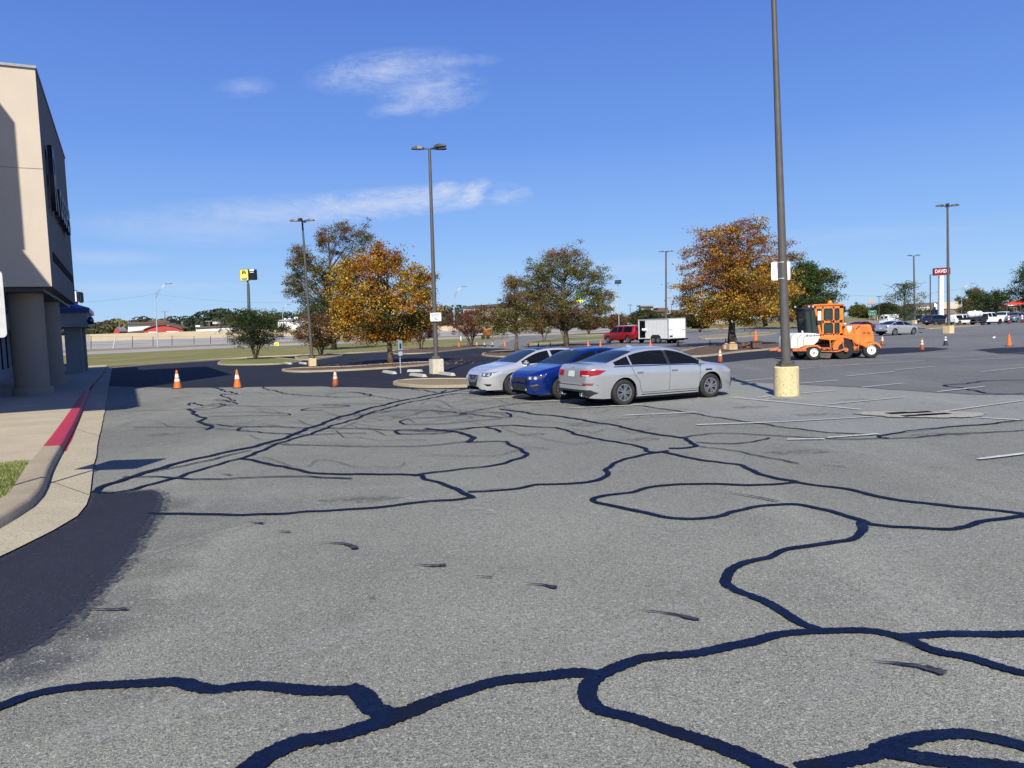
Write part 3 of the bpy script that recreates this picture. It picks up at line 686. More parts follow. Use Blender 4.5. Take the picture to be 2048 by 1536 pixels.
tag(m.build('retaining_wall', M['tan']), 'long low tan concrete wall along the far side of the highway', 'wall')
def kerbrun(P, w=.16, h=.13):
    P = resample(smooth_pts([Vector((p.x, p.y, 0)) for p in P], 5), 1.0); vs = []; n = len(P)
    for i, p in enumerate(P):
        t = (P[min(i+1, n-1)]-P[max(i-1, 0)]).normalized(); nr = Vector((-t.y, t.x, 0))
        for o_, z in ((-.45, .03), (0, .03), (.02, h), (w, h), (w+.02, .0)):
            q = p + nr*o_; vs.append((q.x, q.y, z))
    m = MB(); m.add(vs, [(i*5+j, i*5+j+1, (i+1)*5+j+1, (i+1)*5+j) for i in range(n-1) for j in range(4)]); return structure(m.build('verge_kerb', M['kerb']))
kerbrun(c0[1:])
RC = [(1100,671.5),(1130,672),(1214,670),(1363,661),(1480,656.5),(1600,654.5),(1660,650),(1715,643.6),(1770,640.5),(1860,637),(1960,632),(2120,626)]
kerbrun(gpx(RC), .3, .15)
XG = [1340, 1400, 1490, 1560, 1640, 1715, 1770, 1860, 1960, 2120]
YG0 = [663, 659.3, 656, 655, 652, 643.3, 640.2, 636.5, 631.5, 625.5]; YG = [652, 650, 646.5, 643.5, 640, 634.5, 633, 629.5, 626, 621]
A = [Vector((*G(x, y)[:2], .02)) for x, y in zip(XG, YG0)]; B = [at(x, y, a.y+45) for x, y, a in zip(XG, YG, A)]
ribbon('grass_bank', A, B, M['grass'])
B2 = [b+Vector((0, 60, .6)) for b in B]; ribbon('grass_bank', B, B2, M['lane'])
# low panelled concrete wall at the top of the bank
m = MB()
for i in range(9):
    x0 = 1352+i*16; x1 = x0+15.4; d0 = 225
    p0, p1 = at(x0, 650.5-(x0-1352)*.028, d0), at(x1, 650.5-(x1-1352)*.028, d0); q0, q1 = at(x0, 645.3-(x0-1352)*.028, d0), at(x1, 645.3-(x1-1352)*.028, d0)
    off = Vector((0, .4, 0)); m.add([p0, p1, q1, q0, p0+off, p1+off, q1+off, q0+off], [(0,1,2,3),(5,4,7,6),(3,2,6,7),(0,3,7,4),(1,5,6,2)])
tag(m.build('barrier_wall', M['gutter']), 'low pale panelled concrete barrier at the top of the grass bank behind the white trailer', 'wall')
# ------------------------------------------------------------------ the store on the left
c28 = None
def solve_depth(px, py, z):       # depth at which pixel (px,py) is at height z
    d = ray(px, py); return (CAM + d*((z-CAMH)/d.z))
C0 = solve_depth(104, 573, 4.2); C0 = Vector((C0.x, C0.y, 0))
def SL(k, l, z): return C0 + k_*k + l_*l + Vector((0, 0, z))          # store frame
st = thing('store_building', 'tall beige stucco store at left with black side lettering, standing on thick round columns', 'building', tuple(C0), math.atan2(k_.y, k_.x))
# in the child frame: +x = along the front (k), +y = into the store (l)
TOPZ = 12.05
LEN = 15.5
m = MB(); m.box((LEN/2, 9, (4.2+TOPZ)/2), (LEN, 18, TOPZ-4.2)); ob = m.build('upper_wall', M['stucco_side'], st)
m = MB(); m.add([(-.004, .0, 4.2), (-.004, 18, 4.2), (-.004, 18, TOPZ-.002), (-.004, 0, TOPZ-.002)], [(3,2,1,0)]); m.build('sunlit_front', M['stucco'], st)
m = MB(); m.box((LEN/2-.02, 9, TOPZ+.03), (LEN+.10, 18.08, .09)); m.build('parapet_cap', M['galvold'], st)
m = MB(); m.box((-.008, 9, 8.47), (.012, 18, .02)); m.build('control_joint', M['column'], st)
m = MB(); m.box((1.0+(LEN-1.6)/2, -.01, 5.45), (LEN-2.6, .03, .34)); m.box((LEN-.9, -.012, 4.95), (.12, .03, .9)); m.build('reveal', M['vdark'], st)
m = MB(); m.box((LEN/2+.2, 9.1, 4.12), (LEN-.2, 17.6, .14)); m.build('soffit', M['trim'], st)
m = MB(); m.box((22, 8.2, 2.1), (60, 8, 4.2)); m.build('shop_wall', M['blockwhite'], st)
for i in range(-4, 12):
    m = MB(); m.box((2+i*2.3, 4.19, 1.85), (.42, .06, 2.3)); m.build('slit_window', M['vdark'], st)
# round columns
for px, py in ((65, 789), (101, 770)):
    g = G(px, py, .15); q = Matrix.Rotation(-st.rotation_euler.z, 3, 'Z') @ (Vector((g.x, g.y, 0))-C0); q.x += .25
    m = MB(); m.lathe([(.60, .14), (.60, 4.2)], 40, (q.x, q.y, 0)); cb = m.build('column', M['column'], st, smooth=True, sharp=40)
    m = MB(); m.lathe([(.0, .14), (.70, .14), (.70, .40), (.68, .43), (.60, .43)], 40, (q.x, q.y, 0)); m.build('plinth', M['column'], cb, smooth=True, sharp=40)
# black channel letters along the side wall
def sidetext(body, size, k, z, dep=.16, sx=1.0):
    Mx = Matrix.Translation((k, -.17, z)) @ Matrix.Rotation(0, 4, 'Z') @ UP
    return text(body, size, Mx, 'sign_letter', M['black'], st, dep, 'LEFT', sx)
sidetext('R', 3.5, 1.3, 8.30, .08, .9); sidetext('osses', 2.6, 4.0, 8.15, .08, 1.22)
# wall-parallel wing outside the frame: its parapet throws the shade lying on the sunlit front
F = lambda px, py: (lambda d: CAM + d*((C0-CAM).dot(k_)/d.dot(k_)))(ray(px, py))
p1 = F(42, 490); p2 = F(27, 235)
tt = 9.0; Bp = p1 + TOSUN*tt; Tp = p2 + TOSUN*tt
wing = thing('store_wing', 'nearer wing of the store with flat walkway canopy, out of view left', 'building', (Bp.x, Bp.y, 0), st.rotation_euler.z)
def WL(p): return Matrix.Rotation(-st.rotation_euler.z, 3, 'Z') @ (Vector(p)-Vector((Bp.x, Bp.y, 0)))
m = MB(); m.box((-.2+2.0, 7.0, Bp.z+(Tp.z-Bp.z)/2), (4.0, 14, Tp.z-Bp.z)); m.build('tall_parapet', M['stucco'], wing)
# canopy slab: its outer edge shades the line from (104,572) on the wall down to (280,812) on the ground
pg = G(281, 813); s_ = (Bp.z)/TOSUN.z; Ap = Vector((pg.x, pg.y, 0)) + TOSUN*s_
qa = WL(Ap)
m = MB(); x0 = qa.x; m.box(((x0+0.0)/2, qa.y+7, Bp.z-.35), (abs(x0), 14, .7)); m.build('canopy', M['fascia'], wing)
m = MB(); m.lathe([(.5, .1), (.5, Bp.z-.6)], 20, (x0+2, qa.y+12, 0)); m.build('column', M['column'], wing)
print('wing', Bp, Tp, Ap, 'TOPZ', TOPZ)

# porch with the blue metal roof further along
pc = solve_depth(176, 653, 3.1); pc = Vector((pc.x, pc.y, 0))
po = thing('entrance_porch', 'low porch with blue metal hip roof and square stone pillars past the round columns', 'porch', tuple(pc), st.rotation_euler.z)
m = MB(); m.box((4, 5, 3.55), (8, 10, .9)); m.build('fascia', M['fascia'], po)
m = MB(); z0, z1 = 4.0, 4.28; m.box((4, 5, (z0+z1)/2), (8.3, 10.3, z1-z0)); m.build('roof_edge', M['metalblue'], po)
m = MB(); m.add([(-.15, -.15, z1), (8.15, -.15, z1), (8.15, 10.15, z1), (-.15, 10.15, z1), (2.6, 2.6, 5.3), (5.4, 2.6, 5.3), (5.4, 10.15, 5.3), (2.6, 10.15, 5.3)], [(0,1,5,4),(1,2,6,5),(0,4,7,3),(4,5,6,7),(3,7,6,2)])
for i in range(1, 20): m.box((-.15+.7+i*.0, i*.5, 0), (.001, .001, .001))
m.build('hip_roof', M['metalblue'], po)
m = MB()
for i in range(1, 16): m.tube([(-.15, i*.66, z1+.02), (2.6, max(i*.66, 2.6), 5.33)], .03, 4)
m.build('roof_seam', M['metalblue'], po)
for (x, y) in ((1.0, .9), (6.6, .9), (1.0, 8.2)):
    m = MB(); m.bbox((x, y, 1.6), (.95, .95, 3.0), .03); m.build('pillar', M['stonegrey'], po)
fl = at(153.5, 606, pc.y+4); fo = thing('roof_floodlight', 'white and grey flood lamp standing above the blue porch roof', 'lamp', tuple(fl))
m = MB(); m.bbox((-.12, 0, .35), (.42, .5, .75), .1); m.build('lamp_body', M['white'], fo)
m = MB(); m.bbox((.20, .1, .30), (.12, .4, .6), .05); m.tube([(0, 0, -1.2), (0, 0, .2)], .05, 6); m.build('bracket', M['black'], fo)
fo.scale = (1.25, 1.25, 1.25)
f2 = at(181, 641, pc.y-.5); fo2 = thing('wall_lamp', 'round wall lamp on the corner of the porch fascia', 'lamp', tuple(f2))
m = MB(); m.lathe([(.0, -.25), (.16, -.22), (.2, 0), (.12, .2), (0, .25)], 12); m.build('lamp_body', M['black'], fo2, smooth=True)
m = MB(); m.lathe([(.0, -.1), (.1, 0), (0, .1)], 10, (.12, -.12, 0)); m.build('lamp_lens', M['galv'], fo2)

# sign at the left edge, seen from behind
sg = thing('back_of_sign', 'pale rounded sign panel cut by the left edge of the view near the kerb', 'sign', (0, 0, 0))
re = at(9.5, 608, 9.9); cx = re.x-.5
sg.location = (cx, 9.9, .14); sg.rotation_euler = (0, 0, 0)
def rrect(w, h, r, cx=0, cz=0, n=6):
    P = []
    for sx, sz, a0 in ((1, 1, 0), (-1, 1, 90), (-1, -1, 180), (1, -1, 270)):
        for i in range(n+1):
            a = math.radians(a0+90*i/n); P.append((cx+sx*(w/2-r)+r*math.cos(a), cz+sz*(h/2-r)+r*math.sin(a)))
    return P
zt = at(5, 541, 9.9).z-.14; zb = at(5, 675, 9.9).z-.14
m = MB(); m.prism(rrect(1.0, zt-zb, .06, 0, (zt+zb)/2), -.004, .004); m.build('panel', M['white_old'], sg)
m = MB(); m.tube([(-.1, .03, 0), (-.1, .03, zt-.1)], .03, 8); m.build('post', M['galvold'], sg)
# ------------------------------------------------------------------ light poles of the lot
def lamp_head(m, a, r0=.35, ln=.82, w=.36, z=0, tilt=.04):
    Mh = Matrix.Rotation(a, 3, 'Z') @ Matrix.Rotation(-tilt, 3, 'Y')
    P = lambda x, y, zz: tuple(Mh @ Vector((x, y, zz)) + Vector((0, 0, z)))
    secs = [(r0, .10, .08), (r0+.08, w*.46, .16), (r0+ln*.5, w*.55, .20), (r0+ln*.85, w*.46, .14), (r0+ln, w*.24, .05)]
    vs = []
    for x, hw, h in secs: vs += [P(x, -hw, 0), P(x, hw, 0), P(x, hw*.75, h), P(x, -hw*.75, h)]
    n = len(secs); m.add(vs, [(i*4+j, i*4+(j+1) % 4, (i+1)*4+(j+1) % 4, (i+1)*4+j) for i in range(n-1) for j in range(4)] + [(3,2,1,0), (n*4-4, n*4-3, n*4-2, n*4-1)])
    return Mh
def light_pole(base, top, label, heads, ped='round', pcol='yped', rb=.115, rt=.07, ph=.78, pr=.32, yaw=0.0, hs=1.0, stub=0):
    """base, top: world points; heads: list of angles (deg)"""
    t = thing('light_pole', label, 'light pole', tuple(base), yaw, 'parking lot light poles')
    if ped == 'round':
        m = MB(); m.lathe([(0, -.02), (pr, -.02), (pr, ph-.03), (pr-.03, ph), (0, ph)], 32); m.build('pedestal', M[pcol], t, smooth=True, sharp=40)
    elif ped == 'square':
        m = MB(); m.bbox((0, 0, ph/2), (pr*1.9, pr*1.9, ph), .02, rz=.45); m.build('pedestal', M[pcol], t)
    top = Vector(top); v = top - Vector(base)
    q = Matrix.Rotation(-yaw, 3, 'Z') @ v
    p0 = Vector((0, 0, ph)) if ped else Vector((0, 0, 0))
    m = MB(); m.tube([p0, q], [rb, rt], 14); m.build('pole', M['bronze'], t, smooth=True, sharp=40)
    m = MB(); m.bbox((0, 0, ph+.03), (.42, .42, .06), .01); m.bbox((0, 0, ph+.10), (.30, .30, .10), .02)
    for sx in (-1, 1):
        for sy in (-1, 1): m.tube([(sx*.16, sy*.16, ph), (sx*.16, sy*.16, ph+.14)], .025, 6)
    if ped: m.build('base_plate', M['bronze'], t)
    for a in heads:
        m = MB(); m.M = Matrix.Translation(q) @ Matrix.Diagonal((hs, hs, hs, 1))
        Mh = lamp_head(m, math.radians(a)); m.tube([(0, 0, .0), tuple(Mh @ Vector((.42, 0, .03)))], .04, 6)
        m.build('lamp_head', M['trim'], t)
    return t
def base_top(b, tp, extra=0):
    B = G(*b); T = at(tp[0], tp[1], B.y); return B, T
B, T = base_top((873.5, 748), (859, 298))
p1_ = light_pole(B, T, 'light pole with a white pedestal and camera warning sign left of the parked cars', [172, -22, 28], 'square', 'wped', .115, .065, .72, .29, hs=.74)
sgn = at(871.5, 634, B.y-.16); q = sgn - B
m = MB(); m.prism(rrect(.52, .40, .04, q.x, q.z), q.y-.006, q.y); pn = m.build('warning_sign', M['white'], p1_)
m = MB()
for i in range(3): m.box((q.x-.02+.0, q.y-.009, q.z+.14-i*.055), (.40 if i else .42, .003, .022 if i else .04))
m.build('printed_line', M['galvold'], pn)
m = MB(); Mr = Matrix.Rotation(.35, 3, 'Y'); m.box((q.x+.0, q.y-.010, q.z-.09), (.13, .004, .045), M=Mr); m.box((q.x+.09, q.y-.010, q.z-.14), (.04, .004, .03)); m.build('camera_symbol', M['ink'], pn)
B, T = base_top((625, 732.5), (604.5, 443)); light_pole(B, T, 'light pole on a short yellow pedestal by the kerbed islands, left of the orange oak', [180, 0, 92, -88], 'square', 'yped', .11, .06, .55, .24, hs=.70)
B = G(1573, 791.5); T = at(1545.5, -60, B.y)
pm = light_pole(B, T, 'tall near light pole on a thick yellow concrete pedestal beside the silver sedan', [180, 0, 90], 'round', 'yped', .125, .062, .80, .325)
q = at(1561.5, 542, B.y+.13) - B
# white sign panel behind the pole, strapped on
m = MB(); m.prism(rrect(.51, .49, .04, q.x, q.z), .13, .137); pn = m.build('sign_back', M['white'], pm)
m = MB(); zf_ = q.z/T.z; pxx = (T-B).x*zf_; m.lathe([(.108, q.z+.21), (.108, q.z+.235)], 16, (pxx, 0, 0)); m.build('strap', M['galv'], pm); m = MB(); m.lathe([(.109, q.z-.22), (.109, q.z-.195)], 16, (pxx, 0, 0)); m.build('strap', M['galv'], pm)
B = G(1897, 667); T = at(1895, 413, B.y); light_pole(B, T, 'light pole on a yellow block pedestal in front of the parked trucks on the right', [180, 0, 60, -120], 'square', 'yped', .16, .09, .78, .38, hs=.98)
B = G(1332, 684); T = at(1332, 504, B.y); light_pole(B, T, 'light pole rising behind the white cargo trailer', [180, 0, 70], None, 'yped', .12, .08, .7, .3, hs=.66)
B = G(1829.5, 648); T = at(1827.5, 512, B.y); light_pole(B, T, 'light pole on a small yellow pedestal beside the white van under the sparse tree', [180, 0], 'square', 'yped', .2, .13, .75, .32, hs=1.1)

# blue parking sign on a thin post, seen edge on
B = G(801.5, 747); ps = thing('parking_sign', 'thin post with a narrow pale blue sign seen edge on near the wheel stops', 'sign', tuple(B), math.radians(62))
zt_ = (at(799, 680, B.y)-B).z
m = MB(); m.tube([(0, 0, 0), (0, 0, zt_)], .03, 6); m.build('post', M['galv'], ps)
M['paleblue'] = mat('pale_sign_blue', (.42, .56, .58), .5)
m = MB(); m.bbox((0, -.045, zt_-.26), (.33, .012, .50), .004); m.build('panel', M['paleblue'], ps)
m = MB(); m.bbox((0, -.045, zt_-.68), (.30, .012, .2), .004); m.build('lower_panel', M['white'], ps)
m = MB(); m.box((0, -.054, zt_-.3), (.14, .004, .26)); m.build('symbol', M['ink'], ps)

# wheel stops
ws = None
for i, (a, b, lb) in enumerate([((768,745),(790,748.5),'chipped concrete wheel stop just left of the thin parking sign post'), ((817,744),(842,744),'pale wheel stop right of the parking sign post, farther of two'), ((822,751),(850,754.5),'pale wheel stop right of the parking sign post, nearer of two'),
     ((879,748.5),(907,752),'wheel stop touching the white pedestal of the light pole'), ((569,727.5),(581,729),'small pale wheel stop at the tip of the grassy island under the left crape myrtle'), ((599,727),(612,729),'small wheel stop just left of the yellow pedestal'),
     ((1838,664),(1846,667),'low wheel stop in front of the far silver sedan')]):
    A_, B_ = G(*a), G(*b); d = B_-A_; loc = (A_+B_)/2; rz = math.atan2(d.y, d.x)
    if ws is None:
        t = thing('wheel_stop', lb, 'wheel stop', tuple(loc), rz, 'concrete wheel stops'); ws = t
        m = MB(); hl = .52; m.add([(-hl,-.09,0),(hl,-.09,0),(hl,.09,0),(-hl,.09,0),(-hl+.06,-.05,.12),(hl-.06,-.05,.12),(hl-.06,.05,.12),(-hl+.06,.05,.12)], [(3,2,1,0),(4,5,6,7),(0,1,5,4),(1,2,6,5),(2,3,7,6),(3,0,4,7)])
        m.build('block', M['stop'], t)
        for xx in (-.3, .3):
            m = MB(); m.tube([(xx, 0, .10), (xx, 0, .127)], .02, 6); m.build('rebar_pin', M['galvold'], t)
    else: t = dup(ws, tuple(loc), rz, lb)
    t.scale = (max(.9, min(2.2, d.length/1.04)), 1.3, 1.1)

# ------------------------------------------------------------------ traffic cones
def conemat(name, col, dirt):
    a = NB(name); n = a.noise(7, 5, .7); s_ = a.t.nodes.new('ShaderNodeSeparateXYZ'); a.lk(a.tc, s_.inputs[0])
    g = a.rng(s_.outputs[2], .0, .42, 1, 0); f = a.mul(g, a.rng(n, .3, .6, .4, 1.1))
    return a.fin(a.mix(a.mul(f, dirt), col, (.035, .02, .018)), .5, n, .2, .01, .4)
M['cone'] = conemat('cone_orange', (.86, .16, .02), .12); M['cone_old'] = conemat('grimy_cone_orange', (.52, .12, .035), 1.0); M['cone_black'] = mat('black_cone_rubber', (.02, .02, .022), .55)
M['band'] = mat('reflective_band', (.80, .78, .74), .4, nz=(9, .12)); M['band_old'] = mat('scuffed_band', (.60, .55, .46), .5, nz=(12, .25))
def rad(z): return .145 + (.028-.145)*(z-.03)/(.71-.03)
def make_cone(label, bm_, bands, bandm, loc, rz=0):
    t = thing('traffic_cone', label, 'traffic cone', loc, rz, 'traffic cones around the sealed lot')
    m = MB(); m.bbox((0, 0, .016), (.37, .37, .032), .008); m.build('base', M['cone_black'], t)
    m = MB(); m.lathe([(.150, .03), (.147, .05), (rad(.3), .3), (rad(.69), .69), (.022, .715), (0, .715)], 28); m.build('cone_body', M[bm_], t, smooth=True, sharp=50)
    for a, b in bands:
        m = MB(); m.lathe([(rad(a)+.003, a), (rad(b)+.003, b)], 28); m.build('reflective_band', M[bandm], t, smooth=True)
    return t
pc_ = {'A': ('cone', ((.28, .38), (.43, .56)), 'band'), 'B': ('cone', ((.36, .51),), 'band'), 'C': ('cone_old', ((.34, .44), (.48, .62)), 'band_old'),
       'D': ('cone_old', ((.40, .50), (.55, .66)), 'band'), 'E': ('cone_black', ((.36, .46), (.52, .64)), 'band'), 'F': ('cone', (), 'band')}
first = {}
for px, py, h, ty, lb in [
 (355.5,777,37,'A','bright orange cone with two white bands, leftmost of the row across the lot'), (475.5,776,37,'B','bright orange cone with one white band, second in the row across the lot'),
 (671.5,774,35,'C','grimy brown-bottomed cone with two bands in front of the long kerbed island'), (1440.5,725,28,'C','scuffed dirty cone just right of the silver sedan bonnet'),
 (918,694.5,12,'F','plain orange cone left of the maroon crape myrtle by the verge'), (935.5,694,10,'D','faded cone touching the left side of the maroon crape myrtle trunks'), (954,694.3,10,'D','faded cone touching the right side of the maroon crape myrtle trunks'),
 (969,694.3,8,'E','small dark cone two right of the maroon crape myrtle'), (985,694.2,8,'E','small dark cone farthest right of the crape myrtle group, in the shade line'), (1010,693.6,9,'F','orange cone alone in the drive just left of the small oak'),
 (1056.5,694,12,'F','orange cone at the left tip of the grassy island right of the small oak'), (1077,694,11,'D','white topped cone, left one of two in front of the grassy island'), (1101,694,11,'D','white topped cone, right one of two in front of the grassy island'),
 (1176,693.5,11,'F','orange cone in the lane, left one of two in front of the red pickup'), (1201,693.5,12,'F','orange cone in the lane, right one of two in front of the red pickup'), (1301,693.5,15,'F','plain orange cone in front of the trailer wheels'),
 (1356.5,692.5,14,'F','plain orange cone at the rear corner of the trailer'), (1420.7,692.5,14,'E','black cone with white bands standing alone between trailer and red oak'), (1451.5,690.5,14,'E','black and white cone right against the red oak trunk'),
 (1764.6,691,20,'C','dirty brown cone behind the rear wheel of the sweeper'), (1844,700.5,24,'C','reddish brown cone with white bands right of the sweeper, nearest on the right side'), (1891,691,20,'E','black based cone with white top in front of the yellow pedestal'),
 (2018,692,24,'F','plain orange cone near the right edge of the lot')]:
    g = G(px, py); rz = R.uniform(-.6, .6)
    if ty not in first: t = first[ty] = make_cone(lb, *pc_[ty], tuple(g), rz)
    else: t = dup(first[ty], tuple(g), rz, lb)
    s = h*g.y/FPX/.715; s = max(.8, min(1.3, s)); t.scale = (s, s, s)
# cone standing on the dark box
for (px, py, w) in ((2017, 648, 0), (2044, 646, 1)):
    g = G(px, py); t = thing('channel_post', ['slim red and white channelizer post left of the grey SUV', 'slim red and white channelizer post cut by the right edge of the view'][w], 'channelizer post', tuple(g), 0, 'channelizer posts on the right')
    m = MB(); m.bbox((0, 0, .04), (.5, .5, .08), .02); m.build('base', M['cone_black'], t)
    m = MB(); m.lathe([(.13, .06), (.12, 1.3), (.05, 1.36), (0, 1.36)], 12); m.build('post', M['maroon'], t, smooth=True, sharp=40)
    m = MB(); m.lathe([(.133, .62), (.13, .88)], 12); m.lathe([(.128, 1.0), (.125, 1.25)], 12); m.build('reflective_band', M['band'], t)

# things round the foot of the red oak
sb = G(1458, 699.5)
M['sandstone'] = mat('cut_stone', (.50, .35, .20), .85, nz=(4, .2)); M['boxbrown'] = mat('dark_crate_wood', (.09, .055, .045), .8, nz=(6, .4)); M['rust'] = mat('rusty_brown', (.16, .07, .05), .8, nz=(9, .5))
for i, (px, py, w, h, lb) in enumerate([(1451.5,699,.42,.42,'tan block of stone, left one of the pair at the foot of the red oak'), (1464,700.5,.62,.52,'tan block of stone, right one of the pair at the foot of the red oak')]):
    g = G(px, py, .13); t = thing('stone_block', lb, 'stone block', tuple(g), .2*i, 'stone blocks at the red oak')
    m = MB(); m.bbox((0, 0, h*.4), (w, .4, h*.8), .04, rz=.1); m.build('slab', M['sandstone'], t); m = MB(); m.bbox((.03, 0, h*.9), (w*.6, .3, h*.25), .05, rz=-.2); m.build('top_piece', M['sandstone'], t)
g = G(1489, 696, .13); t = thing('brush_pile', 'low heap of reddish brown scrap wood beside the red oak', 'scrap pile', tuple(g))
m = MB()
for i in range(34):
    a = R.uniform(-1, 1); m.box((a*.62, R.uniform(-.2, .2), R.uniform(.04, .34)*(1-abs(a)*.4)), (R.uniform(.2, .5), .06, R.uniform(.03, .09)), M=Euler((R.uniform(-.3, .3), R.uniform(-.4, .4), R.uniform(-.5, .5))).to_matrix())
m.build('scrap', M['rust'], t)
g = G(1512.5, 696.5, .13); t = thing('dark_box', 'dark wide-topped box with an orange cone on it right of the red oak', 'box', tuple(g))
m = MB(); m.bbox((0, 0, .22), (.62, .5, .44), .03); m.build('box_body', M['boxbrown'], t); m = MB(); m.bbox((0, 0, .46), (.78, .6, .06), .01); m.build('lid', M['boxbrown'], t)
t = dup(first['F'], (g.x-.03, g.y, g.z+.49), 0, 'orange cone standing on top of the dark box right of the red oak'); t.scale = (1, 1, .98)
g = G(1478, 697, .13); t = thing('propped_pole', 'thin dark pole leaning against the trunk of the red oak', 'pole', tuple(g))
m = MB(); m.tube([(0, 0, 0), (-.40, .25, 1.9)], .028, 6); m.build('stick', M['black'], t); m = MB(); m.tube([(-.37, .23, 1.78), (-.41, .26, 1.95)], .045, 6); m.build('tip', M['galvold'], t)
g = G(1986, 678); t = thing('paper_cup', 'crumpled white cup lying on the asphalt left of the rightmost orange cone', 'litter', tuple(g))
m = MB(); m.lathe([(.0, 0), (.06, 0), (.085, .16), (.07, .15), (0, .02)], 12); m.build('cup_body', M['white'], t, smooth=True); t.rotation_euler = (0, 1.3, .4); t.location.z += .07
m = MB(); m.lathe([(.09, .155), (.09, .17), (0, .17)], 12); m.build('rim', M['white'], t)
# short verge markers, boxes
for px, py, h, lb in ((922, 681.5, 10, 'white marker post on the verge above the orange cone'), (1755, 639.5, 9, 'short white marker post on the grass right of the green road sign'), (1386.5, 644, 4, 'tiny white post on the barrier')):
    if h < 5: continue
    g = G(px, py, .03) if px < 1000 else at(px, py, 200); t = thing('marker_post', lb, 'post', tuple(g), 0, 'white marker posts')
    hh = h*g.y/FPX; m = MB(); m.bbox((0, 0, hh/2), (.16, .12, hh), .02); m.build('post', M['white'], t); m = MB(); m.box((0, -.07, hh*.8), (.1, .02, .2)); m.build('tag', M['paleblue'], t)
g = G(553.5, 693.5, .03); t = thing('yellow_yard_sign', 'small lime yellow sign board low on the grass behind the left crape myrtle', 'sign', tuple(g), 0)
m = MB(); m.bbox((0, 0, .5), (.85, .06, .62), .02); m.build('board', M['yellow'], t); m = MB(); m.box((0, -.034, .52), (.5, .004, .08)); m.box((0, -.034, .4), (.35, .004, .06)); m.build('printed_line', M['ink'], t); m = MB(); m.tube([(-.3, 0, 0), (-.3, 0, .3)], .03, 5); m.tube([(.3, 0, 0), (.3, 0, .3)], .03, 5); m.build('stake', M['galv'], t)
# ------------------------------------------------------------------ vehicles
def paint(name, col, metal=.0, rough=.35, coat=1.0):
    m = mat(name, col, rough, metal, coat, nz=(2.5, .03)); return m
M['silver'] = paint('silver_car_paint', (.53, .54, .545), .55, .24); M['whitecar'] = paint('silver_white_car_paint', (.64, .64, .635), .5, .25)
M['bluecar'] = paint('deep_blue_car_paint', (.005, .034, .25), .6, .2); M['redcar'] = paint('red_car_paint', (.34, .008, .010), .15, .3)
M['navy'] = paint('navy_car_paint', (.012, .016, .05), .3, .3); M['teal'] = paint('dark_green_car_paint', (.015, .035, .035), .3, .3)
M['blackcar'] = paint('black_car_paint', (.012, .012, .014), .2, .3); M['purewhite'] = paint('white_car_paint', (.80, .80, .80), 0, .35); M['greycar'] = paint('grey_car_paint', (.22, .24, .27), .5, .35)
def glass(name, col, rough=.03):
    m = mat(name, col, rough, 0, 0, spec=.3); m.node_tree.nodes['Principled BSDF'].inputs['IOR'].default_value = 1.33; return m
M['cglass'] = glass('tinted_car_glass', (.006, .008, .010)); M['wglass'] = glass('windscreen_glass', (.015, .024, .030))
def tyrem():
    m = mat('tyre_rubber', (.032, .031, .030), .85, nz=(6, .3), spec=.25); return m
M['tyre'] = tyrem(); M['rim'] = mat('alloy_rim', (.40, .40, .41), .32, .85); M['rimdark'] = mat('rim_recess', (.018, .018, .02), .5); M['rimwhite'] = mat('white_steel_rim', (.80, .80, .78), .4, nz=(12, .06)); M['chrome'] = mat('chrome', (.75, .76, .78), .12, 1.0)
M['tail'] = mat('tail_lamp_red', (.32, .004, .006), .3, coat=.2); M['tailwhite'] = mat('reverse_lamp', (.55, .42, .42), .15, coat=1); M['lampclear'] = mat('head_lamp_clear', (.55, .58, .60), .08, .3, coat=1); M['lampdark'] = mat('head_lamp_housing', (.05, .055, .06), .15, coat=1)
M['orange_lens'] = mat('side_marker_orange', (.75, .22, .03), .2, coat=1); M['trimblack'] = mat('black_bumper_trim', (.018, .018, .02), .55); M['plate'] = mat('licence_plate', (.62, .63, .60), .4, nz=(30, .2))
def interp(P):
    xs = [p[0] for p in P]; ys = [p[1] for p in P]; n = len(P)
    d = [(ys[i+1]-ys[i])/(xs[i+1]-xs[i]) for i in range(n-1)]
    ms = [d[0]] + [0 if d[i-1]*d[i] <= 0 else 2*d[i-1]*d[i]/(d[i-1]+d[i]) for i in range(1, n-1)] + [d[-1]]
    def f(x):
        if x <= xs[0]: return ys[0]
        if x >= xs[-1]: return ys[-1]
        i = 0
        while xs[i+1] < x: i += 1
        h = xs[i+1]-xs[i]; t = (x-xs[i])/h
        return ys[i]*(1+2*t)*(1-t)**2 + h*ms[i]*t*(1-t)**2 + ys[i+1]*t*t*(3-2*t) + h*ms[i+1]*t*t*(t-1)
    return f
